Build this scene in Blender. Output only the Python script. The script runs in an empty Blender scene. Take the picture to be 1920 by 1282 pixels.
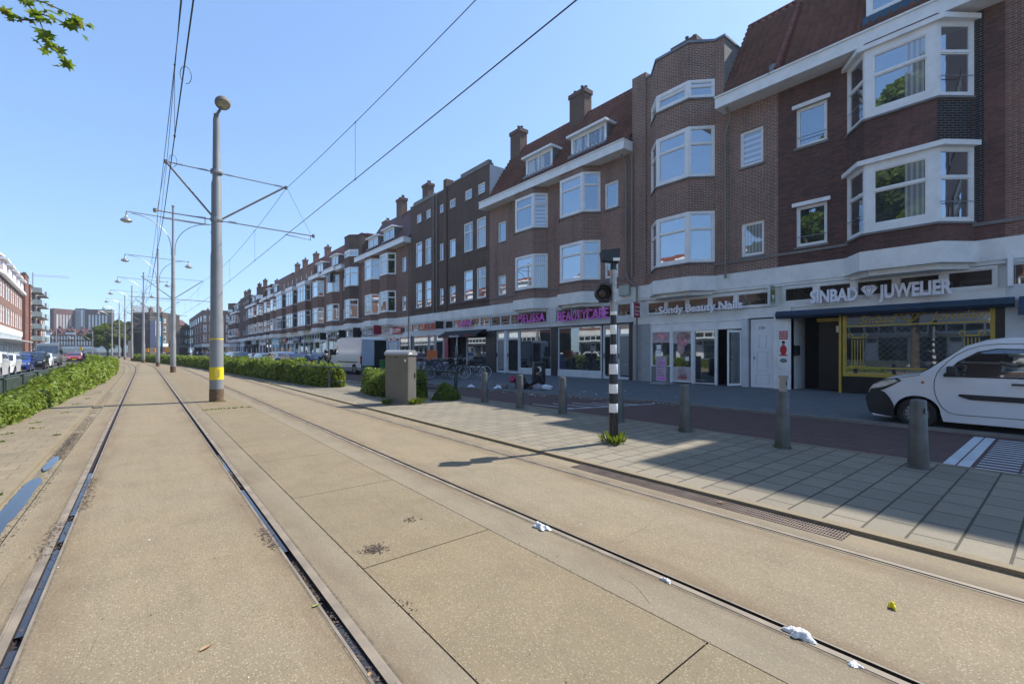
import bpy, bmesh, math, random
import numpy as np
from mathutils import Vector, Matrix
R = math.radians
S = bpy.context.scene
COL = S.collection
# ---------------------------------------------------------------- camera, world, sun, exposure
CH = 1.60
cam_d = bpy.data.cameras.new("camera"); cam = bpy.data.objects.new("camera", cam_d); COL.objects.link(cam)
cam_d.sensor_width = 36; cam_d.lens = 16.0; cam_d.clip_start = 0.05; cam_d.clip_end = 4000
cam_d.shift_y = 18 / 1920
cam.location = (0, 0, CH); cam.rotation_euler = (R(90), 0, R(-38.93))
S.camera = cam
SUN_EL, SUN_AZ = 48.5, 99.8
W = bpy.data.worlds.new("World"); S.world = W; W.use_nodes = True
wn = W.node_tree; wn.nodes.clear()
sky = wn.nodes.new("ShaderNodeTexSky"); sky.sky_type = 'NISHITA'; sky.sun_disc = False
sky.sun_elevation = R(SUN_EL); sky.sun_rotation = R(SUN_AZ)
sky.air_density = 1.0; sky.dust_density = 0.5; sky.ozone_density = 3.0; sky.altitude = 0
bg = wn.nodes.new("ShaderNodeBackground"); bg.inputs[1].default_value = 0.15
wo = wn.nodes.new("ShaderNodeOutputWorld")
gm = wn.nodes.new("ShaderNodeGamma"); gm.inputs[1].default_value = 0.62      # gentler, bluer clear-sky falloff toward the horizon
tn = wn.nodes.new("ShaderNodeMix"); tn.data_type = 'RGBA'; tn.blend_type = 'MULTIPLY'; tn.inputs[0].default_value = 1; tn.inputs[7].default_value = (.78, 1.0, 1.30, 1)
wn.links.new(sky.outputs[0], gm.inputs[0]); wn.links.new(gm.outputs[0], tn.inputs[6]); wn.links.new(tn.outputs[2], bg.inputs[0]); wn.links.new(bg.outputs[0], wo.inputs[0])
sun_d = bpy.data.lights.new("sun", 'SUN'); sun_d.energy = 3.4; sun_d.angle = R(0.53); sun_d.color = (1, .95, .86)
sun = bpy.data.objects.new("sun", sun_d); COL.objects.link(sun)
sdir = Vector((math.sin(R(SUN_AZ)) * math.cos(R(SUN_EL)), math.cos(R(SUN_AZ)) * math.cos(R(SUN_EL)), math.sin(R(SUN_EL))))
sun.rotation_euler = sdir.to_track_quat('Z', 'Y').to_euler(); sun.location = (30, -10, 60)
S.view_settings.view_transform = 'Standard'; S.view_settings.look = 'None'
S.view_settings.exposure = 1.20; S.view_settings.gamma = 1
S.cycles.max_bounces = 6; S.cycles.diffuse_bounces = 3; S.cycles.glossy_bounces = 3
S.cycles.transparent_max_bounces = 6

rnd = random.Random(7)
nrg = np.random.default_rng(11)
# ---------------------------------------------------------------- object helpers
def empty(name, loc=(0, 0, 0), rz=0, parent=None):
    o = bpy.data.objects.new(name, None); COL.objects.link(o)
    o.location = loc; o.rotation_euler = (0, 0, rz); o.empty_display_size = .2
    if parent: o.parent = parent
    return o
def tag(o, label=None, cat=None, group=None, kind=None):
    if label: o['label'] = label
    if cat: o['category'] = cat
    if group: o['group'] = group
    if kind: o['kind'] = kind
    return o
def copy_tree(o, parent=None):
    c = o.copy(); COL.objects.link(c); c.parent = parent
    for ch in list(o.children): copy_tree(ch, c)
    return c

class FR:      # plan frame: a along, o outward, z up
    def __init__(s, p, q=None, d=None):
        s.p = Vector((p[0], p[1]))
        if q is not None:
            v = Vector((q[0] - p[0], q[1] - p[1])); s.L = v.length; v.normalize()
        else:
            v = Vector(d) if d else Vector((1, 0)); s.L = 0
        s.d = v; s.n = Vector((-v.y, v.x))
    def __call__(s, a, o, z):
        w = s.p + s.d * a + s.n * o
        return (w.x, w.y, z)
ID = FR((0, 0))

class MB:
    def __init__(s): s.v = []; s.f = []; s.m = []; s.cur = 0
    def mat(s, i): s.cur = i; return s
    def face(s, pts):
        n = len(s.v); s.v += [tuple(p) for p in pts]; s.f.append(tuple(range(n, n + len(pts)))); s.m.append(s.cur)
    def box(s, a0, a1, o0, o1, z0, z1, fr=ID):
        if a0 > a1: a0, a1 = a1, a0
        if o0 > o1: o0, o1 = o1, o0
        n = len(s.v)
        s.v += [fr(a0, o0, z0), fr(a1, o0, z0), fr(a1, o1, z0), fr(a0, o1, z0), fr(a0, o0, z1), fr(a1, o0, z1), fr(a1, o1, z1), fr(a0, o1, z1)]
        for q in ((0, 3, 2, 1), (4, 5, 6, 7), (0, 1, 5, 4), (1, 2, 6, 5), (2, 3, 7, 6), (3, 0, 4, 7)):
            s.f.append(tuple(n + i for i in q)); s.m.append(s.cur)
        return s
    def prism(s, plan, z0, z1):           # plan ccw
        n = len(s.v); k = len(plan)
        s.v += [(p[0], p[1], z0) for p in plan] + [(p[0], p[1], z1) for p in plan]
        s.f.append(tuple(n + k - 1 - i for i in range(k))); s.m.append(s.cur)
        s.f.append(tuple(n + k + i for i in range(k))); s.m.append(s.cur)
        for i in range(k):
            j = (i + 1) % k
            s.f.append((n + i, n + j, n + k + j, n + k + i)); s.m.append(s.cur)
        return s
    def extr(s, prof, x0, x1, fr=ID):      # prof in (o,z), extruded along a
        n = len(s.v); k = len(prof)
        s.v += [fr(x0, p[0], p[1]) for p in prof] + [fr(x1, p[0], p[1]) for p in prof]
        s.f.append(tuple(n + i for i in range(k))); s.m.append(s.cur)
        s.f.append(tuple(n + 2 * k - 1 - i for i in range(k))); s.m.append(s.cur)
        for i in range(k):
            j = (i + 1) % k
            s.f.append((n + j, n + i, n + k + i, n + k + j)); s.m.append(s.cur)
        return s
    def tube(s, pts, r, seg=8, cap=True):
        pts = [Vector(p) for p in pts]
        rs = r if isinstance(r, (list, tuple)) else [r] * len(pts)
        n0 = len(s.v); prev = None
        for i, p in enumerate(pts):
            if i == 0: t = pts[1] - p
            elif i == len(pts) - 1: t = p - pts[i - 1]
            else: t = (pts[i + 1] - p).normalized() + (p - pts[i - 1]).normalized()
            if t.length < 1e-9: t = Vector((0, 0, 1))
            t.normalize()
            if prev is None:
                u = t.cross(Vector((0, 0, 1)))
                if u.length < .05: u = t.cross(Vector((1, 0, 0)))
            else:
                u = prev - t * prev.dot(t)
            u.normalize(); prev = u; w = t.cross(u)
            for k in range(seg):
                a = 2 * math.pi * k / seg
                s.v.append(tuple(p + (u * math.cos(a) + w * math.sin(a)) * rs[i]))
        for i in range(len(pts) - 1):
            for k in range(seg):
                a = n0 + i * seg + k; b = n0 + i * seg + (k + 1) % seg
                s.f.append((a, b, b + seg, a + seg)); s.m.append(s.cur)
        if cap:
            s.f.append(tuple(n0 + seg - 1 - k for k in range(seg))); s.m.append(s.cur)
            e = n0 + (len(pts) - 1) * seg
            s.f.append(tuple(e + k for k in range(seg))); s.m.append(s.cur)
        return s
    def lathe(s, prof, c=(0, 0, 0), axis='z', seg=20, closed=False):  # prof (r,h)
        n0 = len(s.v); k = len(prof)
        for i in range(seg):
            a = 2 * math.pi * i / seg; ca, sa = math.cos(a), math.sin(a)
            for r, h in prof:
                if axis == 'z': q = (r * ca, r * sa, h)
                elif axis == 'y': q = (r * sa, h, r * ca)
                else: q = (h, r * ca, r * sa)
                s.v.append((c[0] + q[0], c[1] + q[1], c[2] + q[2]))
        for i in range(seg):
            j = (i + 1) % seg
            for t in range(k - 1 if not closed else k):
                u = (t + 1) % k
                s.f.append((n0 + i * k + t, n0 + j * k + t, n0 + j * k + u, n0 + i * k + u)); s.m.append(s.cur)
        return s
    def add(s, other, fn):
        n = len(s.v); s.v += [tuple(fn(Vector(p))) for p in other.v]
        s.f += [tuple(n + i for i in f) for f in other.f]; s.m += [s.cur] * len(other.f)
    def build(s, name, mats, parent=None, smooth=0, bevel=0, merge=False):
        me = bpy.data.meshes.new(name)
        me.from_pydata(s.v, [], s.f)
        if not isinstance(mats, (list, tuple)): mats = [mats]
        for m in mats: me.materials.append(m)
        if len(mats) > 1:
            for p, mi in zip(me.polygons, s.m): p.material_index = mi
        if merge or bevel or smooth:
            bm = bmesh.new(); bm.from_mesh(me)
            bmesh.ops.remove_doubles(bm, verts=bm.verts, dist=.0003)
            if bevel:
                es = [e for e in bm.edges if len(e.link_faces) == 2 and e.calc_face_angle(0) > .6]
                bmesh.ops.bevel(bm, geom=es, offset=bevel, segments=2, affect='EDGES', profile=.6, clamp_overlap=True)
            bmesh.ops.recalc_face_normals(bm, faces=bm.faces)
            bm.to_mesh(me); bm.free()
        if smooth:
            me.polygons.foreach_set('use_smooth', [True] * len(me.polygons))
            me.set_sharp_from_angle(angle=R(smooth))
        me.update()
        o = bpy.data.objects.new(name, me); COL.objects.link(o)
        if parent: o.parent = parent
        return o
def np_mesh(name, V, F, mat, parent=None, smooth=False):
    V = np.asarray(V, dtype=np.float32); F = np.asarray(F, dtype=np.int32); k = F.shape[1]
    me = bpy.data.meshes.new(name)
    me.vertices.add(len(V)); me.vertices.foreach_set('co', V.ravel())
    me.loops.add(F.size); me.loops.foreach_set('vertex_index', F.ravel())
    me.polygons.add(len(F)); me.polygons.foreach_set('loop_start', np.arange(0, F.size, k, dtype=np.int32))
    me.polygons.foreach_set('loop_total', np.full(len(F), k, dtype=np.int32))
    if smooth: me.polygons.foreach_set('use_smooth', [True] * len(F))
    me.materials.append(mat); me.update(calc_edges=True)
    o = bpy.data.objects.new(name, me); COL.objects.link(o)
    if parent: o.parent = parent
    return o
# ---------------------------------------------------------------- materials
class NT:
    def __init__(s, name):
        s.m = bpy.data.materials.new(name); s.m.use_nodes = True; s.t = s.m.node_tree; s.t.nodes.clear()
        s.out = s.n('ShaderNodeOutputMaterial')
    def n(s, typ, **kw):
        x = s.t.nodes.new(typ)
        for k, v in kw.items():
            if k.startswith('i_'): x.inputs[k[2:].replace('_', ' ')].default_value = v
            else: setattr(x, k, v)
        return x
    def l(s, a, b): s.t.links.new(a, b)
    def inp(s, sock, v):
        if isinstance(v, bpy.types.NodeSocket): s.l(v, sock)
        elif isinstance(v, (tuple, list)) and len(v) == 3 and sock.type == 'RGBA': sock.default_value = (*v, 1)
        else: sock.default_value = v
    def math(s, op, a, b=0, c=0, clamp=False):
        x = s.n('ShaderNodeMath', operation=op, use_clamp=clamp)
        s.inp(x.inputs[0], a); s.inp(x.inputs[1], b)
        if op in ('MULTIPLY_ADD',): s.inp(x.inputs[2], c)
        return x.outputs[0]
    def vm(s, op, a, b=(0, 0, 0)):
        x = s.n('ShaderNodeVectorMath', operation=op); s.inp(x.inputs[0], a)
        if op == 'SCALE': s.inp(x.inputs['Scale'], b)
        else: s.inp(x.inputs[1], b)
        return x.outputs['Value'] if op == 'DOT_PRODUCT' else x.outputs['Vector']
    def mix(s, f, a, b, t='MIX'):
        x = s.n('ShaderNodeMix', data_type='RGBA', blend_type=t)
        s.inp(x.inputs[0], f); s.inp(x.inputs[6], a); s.inp(x.inputs[7], b); return x.outputs[2]
    def noise(s, vec, scale, detail=3, rough=.55, dist=0):
        x = s.n('ShaderNodeTexNoise'); s.l(vec, x.inputs['Vector'])
        x.inputs['Scale'].default_value = scale; x.inputs['Detail'].default_value = detail
        x.inputs['Roughness'].default_value = rough; x.inputs['Distortion'].default_value = dist
        return x.outputs['Fac']
    def voro(s, vec, scale, out='Distance', feature='F1'):
        x = s.n('ShaderNodeTexVoronoi', feature=feature); s.l(vec, x.inputs['Vector']); x.inputs['Scale'].default_value = scale
        return x.outputs[out]
    def ramp(s, f, a, b, lo=0., hi=1.):
        x = s.n('ShaderNodeMapRange'); s.inp(x.inputs[0], f)
        x.inputs[1].default_value = a; x.inputs[2].default_value = b; x.inputs[3].default_value = lo; x.inputs[4].default_value = hi
        return x.outputs[0]
    def pos(s): return s.n('ShaderNodeNewGeometry').outputs['Position']
    def obj(s): return s.n('ShaderNodeTexCoord').outputs['Object']
    def bump(s, h, strength=.3, dist=.01, normal=None):
        x = s.n('ShaderNodeBump'); s.inp(x.inputs['Height'], h); x.inputs['Strength'].default_value = strength
        x.inputs['Distance'].default_value = dist
        if normal is not None: s.l(normal, x.inputs['Normal'])
        return x.outputs[0]
    def pbr(s, col, rough=.6, metal=0, normal=None, spec=.5, **kw):
        b = s.n('ShaderNodeBsdfPrincipled')
        s.inp(b.inputs['Base Color'], col if isinstance(col, bpy.types.NodeSocket) else (*col[:3], 1))
        s.inp(b.inputs['Roughness'], rough); s.inp(b.inputs['Metallic'], metal)
        b.inputs['Specular IOR Level'].default_value = spec
        if normal is not None: s.l(normal, b.inputs['Normal'])
        for k, v in kw.items(): s.inp(b.inputs[k.replace('_', ' ')], v)
        return b.outputs[0]
    def fin(s, sh): s.l(sh, s.out.inputs[0]); return s.m
    def wall_uv(s):
        g = s.n('ShaderNodeNewGeometry')
        c = s.vm('CROSS_PRODUCT', g.outputs['True Normal'], (0, 0, 1))
        t = s.vm('NORMALIZE', c)
        u = s.vm('DOT_PRODUCT', g.outputs['Position'], t)
        sp = s.n('ShaderNodeSeparateXYZ'); s.l(g.outputs['Position'], sp.inputs[0])
        cb = s.n('ShaderNodeCombineXYZ'); s.l(u, cb.inputs[0]); s.l(sp.outputs[2], cb.inputs[1])
        return cb.outputs[0], g.outputs['Position'], sp.outputs[2]

def plain(name, col, rough=.55, metal=0, var=.12, scale=3, bump=0, dirt=0, spec=.5):
    t = NT(name); p = t.obj()
    n = t.noise(p, scale, 5)
    c = t.mix(t.ramp(n, .3, .7), tuple(x * (1 - var) for x in col), tuple(min(1, x * (1 + var)) for x in col))
    if dirt:
        n2 = t.noise(t.pos(), 1.3, 6, .7)
        c = t.mix(t.ramp(n2, .45, .75, 0, dirt), c, (.09, .075, .06))
    nm = t.bump(t.noise(p, scale * 12, 4), bump, .01) if bump else None
    return t.fin(t.pbr(c, t.ramp(n, .2, .8, rough * .85, min(1, rough * 1.15)), metal, nm, spec))

def brick(name, c1, c2, mortar, msize=.013, bump=.5, bw=.25, bh=.078, dark=.35):
    t = NT(name); uv, p, z = t.wall_uv()
    b = t.n('ShaderNodeTexBrick'); t.l(uv, b.inputs['Vector'])
    b.offset = .5; b.inputs['Scale'].default_value = 1
    b.inputs['Brick Width'].default_value = bw; b.inputs['Row Height'].default_value = bh
    b.inputs['Mortar Size'].default_value = msize; b.inputs['Mortar Smooth'].default_value = .3; b.inputs['Bias'].default_value = 0
    b.inputs['Color1'].default_value = (*c1, 1); b.inputs['Color2'].default_value = (*c2, 1); b.inputs['Mortar'].default_value = (*mortar, 1)
    n = t.noise(p, .55, 5, .65); n2 = t.noise(p, 9, 3)
    c = t.mix(t.ramp(n, .4, .75, 0, dark), b.outputs['Color'], tuple(x * .45 for x in c1))
    ef = t.noise(p, .23, 6, .7, .8); c = t.mix(t.ramp(ef, .52, .70, 0, .30), c, tuple(min(.5, x * 1.9 + .03) for x in c1))
    c = t.mix(t.ramp(n2, .3, .7, 0, .35), c, tuple(x * .6 for x in c2))
    sg = t.noise(t.vm('MULTIPLY', p, (1.6, 1.6, .18)), 1.0, 4, .6)     # rain streaks
    c = t.mix(t.ramp(sg, .52, .75, 0, .35), c, (.03, .027, .026))
    nm = t.bump(t.math('SUBTRACT', t.math('MULTIPLY', n2, .5), b.outputs['Fac']), bump, .012)
    return t.fin(t.pbr(c, .85, 0, nm, .25))

def glass(name, col, refl=.22, rough=.015, curtain=None, wav=.05, tint=(.9, .95, 1)):
    t = NT(name); uv, p, z = t.wall_uv()
    base = (*col, 1)
    if curtain:
        sp = t.n('ShaderNodeSeparateXYZ'); t.l(uv, sp.inputs[0])
        if curtain == 'drape':
            w = t.math('SINE', t.math('MULTIPLY', sp.outputs[0], 55)); k = t.noise(t.vm('MULTIPLY', uv, (3.0, .15, 1)), 1.3, 2)
            f = t.ramp(k, .50, .54)
            cc = t.mix(t.ramp(w, -1, 1), (.20, .20, .17), (.48, .47, .42))
            base = t.mix(f, col, cc)
        elif curtain == 'full':
            w = t.math('SINE', t.math('MULTIPLY', sp.outputs[0], 45))
            base = t.mix(t.ramp(w, -1, 1), (.20, .21, .22), (.40, .41, .42))
        elif curtain == 'blind':
            w = t.math('SINE', t.math('MULTIPLY', sp.outputs[1], 26))
            base = t.mix(t.ramp(w, -.2, .6), (.22, .24, .28), (.52, .55, .60))
    else:
        n = t.noise(uv, .9, 2); base = t.mix(t.ramp(n, .4, .7), col, tuple(x * 2.6 for x in col))
    d = t.n('ShaderNodeBsdfDiffuse'); t.inp(d.inputs[0], base)
    g = t.n('ShaderNodeBsdfGlossy'); g.inputs[0].default_value = (*tint, 1); g.inputs[1].default_value = rough
    nm = t.bump(t.noise(p, .8, 2), wav, .05); t.l(nm, g.inputs['Normal'])
    fr = t.n('ShaderNodeFresnel'); fr.inputs[0].default_value = 1.5
    f = t.math('ADD', t.math('MULTIPLY', fr.outputs[0], 1.3), refl, clamp=True)
    m = t.n('ShaderNodeMixShader'); t.l(f, m.inputs[0]); t.l(d.outputs[0], m.inputs[1]); t.l(g.outputs[0], m.inputs[2])
    return t.fin(m.outputs[0])

M = {}
M['brick_red'] = brick('brick_red', (.27, .130, .092), (.165, .085, .068), (.52, .44, .38), dark=.3)
M['brick_redlong'] = brick('brick_redlong', (.24, .11, .085), (.17, .08, .065), (.30, .25, .22), dark=.2)
M['brick_dark'] = brick('brick_dark', (.19, .088, .070), (.095, .055, .052), (.12, .095, .085), msize=.008, dark=.4)
M['brick_brown'] = brick('brick_brown', (.165, .102, .080), (.11, .074, .062), (.17, .145, .13), msize=.008, dark=.35)
M['brick_mid'] = brick('brick_mid', (.26, .122, .088), (.17, .084, .066), (.34, .28, .24), dark=.3)
M['brick_glaze'] = brick('brick_glaze', (.016, .018, .024), (.03, .026, .03), (.22, .20, .18), msize=.010)
M['brick_pink'] = brick('brick_pink', (.27, .13, .10), (.22, .105, .08), (.34, .26, .22), dark=.2)
M['brick_warm'] = brick('brick_warm', (.23, .085, .06), (.19, .07, .05), (.22, .15, .12), dark=.2)
M['brick_grey'] = brick('brick_grey', (.115, .10, .092), (.09, .078, .072), (.13, .12, .11), dark=.2)
M['white'] = plain('white_paint', (.82, .82, .80), .45, var=.06, dirt=.12)
M['cream'] = plain('cream_plaster', (.80, .80, .76), .7, var=.07, scale=1.2, bump=.15, dirt=.22)
M['greypaint'] = plain('grey_paint', (.33, .35, .35), .5, var=.08, dirt=.15)
M['palegrey'] = plain('pale_grey_paint', (.62, .65, .66), .5, var=.05, dirt=.15)
M['stone'] = plain('grey_stone', (.20, .19, .175), .8, var=.2, bump=.3, dirt=.3)
M['lead'] = plain('lead_sheet', (.17, .19, .21), .45, .3, var=.25, scale=2)
M['darkfr'] = plain('dark_frame', (.022, .024, .028), .4, var=.2)
M['black'] = plain('black_paint', (.012, .012, .013), .35, var=.3)
M['gold'] = plain('gold_paint', (.48, .34, .06), .42, .1, var=.15)
M['pipe'] = plain('downpipe_metal', (.22, .19, .165), .5, .2, var=.15, dirt=.2)
M['steel'] = plain('pole_steel', (.30, .31, .32), .45, .25, var=.1, scale=2, dirt=.25)
M['polegrey'] = plain('pole_grey_paint', (.235, .25, .265), .5, 0, var=.08, scale=1.5, dirt=.2)
M['rustfoot'] = plain('pole_foot', (.14, .09, .055), .8, var=.35, scale=9, bump=.4)
M['yellow'] = plain('yellow_band', (.80, .62, .02), .5, var=.06, dirt=.1)
M['galv'] = plain('galvanised', (.34, .35, .35), .4, .6, var=.15, scale=6)
M['wire'] = plain('copper_wire', (.03, .03, .032), .5, .4)
M['bollard'] = plain('bollard_grey', (.10, .105, .10), .45, .1, var=.3, scale=5, dirt=.4)
M['rubber'] = plain('tyre_rubber', (.014, .014, .015), .75, var=.2, bump=.2)
M['rim'] = plain('rim_alloy', (.42, .43, .45), .3, .7)
M['darkplastic'] = plain('dark_plastic', (.018, .02, .024), .45, var=.15)
M['chrome'] = plain('chrome', (.6, .6, .6), .15, 1)
M['awnblue'] = plain('awning_navy', (.018, .045, .085), .6, var=.15)
M['awnblack'] = plain('awning_black', (.014, .015, .02), .6)
M['pink'] = plain('sign_pink', (.78, .14, .66), .4)
M['pinkpale'] = plain('sign_pale_pink', (.70, .52, .70), .4)
M['letter'] = plain('letter_white', (.82, .80, .84), .4, var=.03)
M['red'] = plain('sign_red', (.50, .02, .02), .4)
M['crimson'] = plain('sign_crimson', (.32, .012, .05), .4)
M['orange'] = plain('orange_box', (.62, .14, .02), .5)
M['blue'] = plain('blue_plastic', (.05, .18, .50), .45)
M['darkblue'] = plain('dark_blue', (.02, .03, .12), .45)
M['green'] = plain('green_plastic', (.01, .16, .035), .5)
M['cabinet'] = plain('cabinet_grey', (.175, .165, .145), .45, .15, var=.08, scale=1.5, dirt=.3)
M['fence'] = plain('fence_green', (.028, .048, .042), .5, var=.2)
M['cloth_white'] = plain('cloth_white', (.72, .74, .78), .85, bump=.4, scale=6)
M['paperyellow'] = plain('paper_yellow', (.80, .68, .03), .6)
M['cloth_black'] = plain('cloth_black', (.012, .012, .016), .85, bump=.3, scale=8)
M['cloth_grey'] = plain('cloth_grey', (.22, .20, .22), .9, var=.6, scale=9, bump=.3)
M['skin'] = plain('skin', (.45, .26, .18), .6)
M['denim'] = plain('denim', (.03, .045, .09), .85)
M['plastic_bag'] = plain('clear_plastic_litter', (.66, .67, .68), .25, var=.25, scale=14, bump=.6)
M['door_white'] = plain('door_white', (.78, .79, .80), .4, var=.05, dirt=.08)
M['door_frost'] = plain('frosted_glass', (.20, .225, .23), .3, var=.04)
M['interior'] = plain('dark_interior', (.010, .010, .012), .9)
M['teal'] = plain('teal', (.05, .16, .17), .5)
M['g_dark'] = glass('pane_dark', (.020, .024, .027), .30, tint=(.82, .92, 1))
M['g_dark2'] = glass('pane_dim', (.035, .04, .042), .38, tint=(.85, .93, 1))
M['g_drape'] = glass('pane_curtains', (.022, .026, .028), .17, curtain='drape')
M['g_full'] = glass('pane_netting', (.02, .02, .02), .16, curtain='full')
M['g_blind'] = glass('pane_blinds', (.02, .02, .02), .16, curtain='blind')
M['g_trans'] = glass('pane_transom', (.03, .025, .022), .03)
M['g_shop'] = glass('pane_shop', (.020, .023, .024), .20, wav=.02)
M['g_car'] = glass('car_glass', (.012, .016, .018), .12, wav=0)
GL = ['g_dark', 'g_dark', 'g_dark2', 'g_drape', 'g_dark', 'g_full', 'g_blind', 'g_dark2', 'g_dark', 'g_drape']

def paint(name, c, rough=.28):
    t = NT(name); n = t.noise(t.obj(), 2, 4)
    return t.fin(t.pbr(t.mix(t.ramp(n, .3, .7), tuple(x * .93 for x in c), c), rough, 0, None, .5, Coat_Weight=.7, Coat_Roughness=.08))
M['p_white'] = paint('car_white', (.72, .74, .76)); M['p_silver'] = paint('car_silver', (.36, .37, .39)); M['p_blue'] = paint('car_blue', (.012, .035, .22))
M['p_navy'] = paint('car_navy', (.012, .02, .05)); M['p_black'] = paint('car_black', (.012, .013, .016)); M['p_grey'] = paint('car_grey', (.10, .115, .13))
M['p_red'] = paint('car_red', (.30, .015, .015)); M['p_teal'] = paint('car_teal', (.03, .10, .15)); M['p_vanblue'] = paint('van_pale_blue', (.42, .50, .60))

def tiles_mat():
    t = NT('pantiles'); g = t.n('ShaderNodeNewGeometry'); p = g.outputs['Position']
    c = t.vm('NORMALIZE', t.vm('CROSS_PRODUCT', g.outputs['True Normal'], (0, 0, 1)))
    sp = t.n('ShaderNodeSeparateXYZ'); t.l(p, sp.inputs[0])
    cell = t.n('ShaderNodeTexWhiteNoise', noise_dimensions='2D')
    cb = t.n('ShaderNodeCombineXYZ'); t.l(t.math('FLOOR', t.math('DIVIDE', sp.outputs[1], .30)), cb.inputs[0]); t.l(t.math('FLOOR', t.math('DIVIDE', sp.outputs[2], .305)), cb.inputs[1])
    t.l(cb.outputs[0], cell.inputs['Vector'])
    col = t.mix(cell.outputs['Value'], (.175, .088, .078), (.235, .115, .098))
    n = t.noise(p, .5, 5, .6); col = t.mix(t.ramp(n, .45, .75, 0, .5), col, (.06, .045, .045))
    return t.fin(t.pbr(col, .55, 0, t.bump(t.noise(p, 30, 3), .2, .01), .4))
def tiles_far(name, c1, c2):
    t = NT(name); uv, p, z = t.wall_uv()
    b = t.n('ShaderNodeTexBrick'); t.l(uv, b.inputs['Vector']); b.inputs['Scale'].default_value = 1
    b.inputs['Brick Width'].default_value = .26; b.inputs['Row Height'].default_value = .3; b.inputs['Mortar Size'].default_value = .03; b.offset = 0
    b.inputs['Color1'].default_value = (*c1, 1); b.inputs['Color2'].default_value = (*c2, 1); b.inputs['Mortar'].default_value = (*(x * .4 for x in c1), 1)
    n = t.noise(p, .5, 5, .6); col = t.mix(t.ramp(n, .4, .75, 0, .5), b.outputs[0], tuple(x * .5 for x in c1))
    return t.fin(t.pbr(col, .65, 0, t.bump(b.outputs['Fac'], .6, .03), .3))
M['tiles'] = tiles_mat(); M['tiles_far'] = tiles_far('tiles_far', (.17, .075, .065), (.13, .062, .055)); M['tiles_red'] = tiles_far('tiles_red', (.24, .062, .035), (.19, .05, .032))

def leafmat(name, c1, c2, trans=.35):
    t = NT(name); g = t.n('ShaderNodeNewGeometry'); n = t.noise(g.outputs['Position'], 1.1, 3)
    c = t.mix(g.outputs['Random Per Island'], c1, c2)
    c = t.mix(t.math('LESS_THAN', t.math('FRACT', t.math('MULTIPLY', g.outputs['Random Per Island'], 37.0)), .05), c, (.16, .11, .04))
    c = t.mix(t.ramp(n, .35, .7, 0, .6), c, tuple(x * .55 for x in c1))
    d = t.pbr(c, .5, 0, None, .3)
    tr = t.n('ShaderNodeBsdfTranslucent'); t.inp(tr.inputs[0], t.mix(.5, c, (.30, .36, .03)))
    m = t.n('ShaderNodeMixShader'); m.inputs[0].default_value = trans; t.l(d, m.inputs[1]); t.l(tr.outputs[0], m.inputs[2])
    return t.fin(m.outputs[0])
M['ivy'] = leafmat('ivy_leaves', (.12, .19, .028), (.27, .35, .05))
M['leaf'] = leafmat('tree_leaves', (.075, .13, .02), (.17, .25, .035), .45)
M['leaf_dark'] = leafmat('dark_leaves', (.045, .085, .02), (.09, .14, .03), .3)
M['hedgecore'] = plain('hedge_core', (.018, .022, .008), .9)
M['bark'] = plain('bark', (.09, .075, .055), .9, var=.4, bump=.5)
M['weed'] = leafmat('weeds', (.08, .13, .02), (.20, .26, .03))

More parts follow.
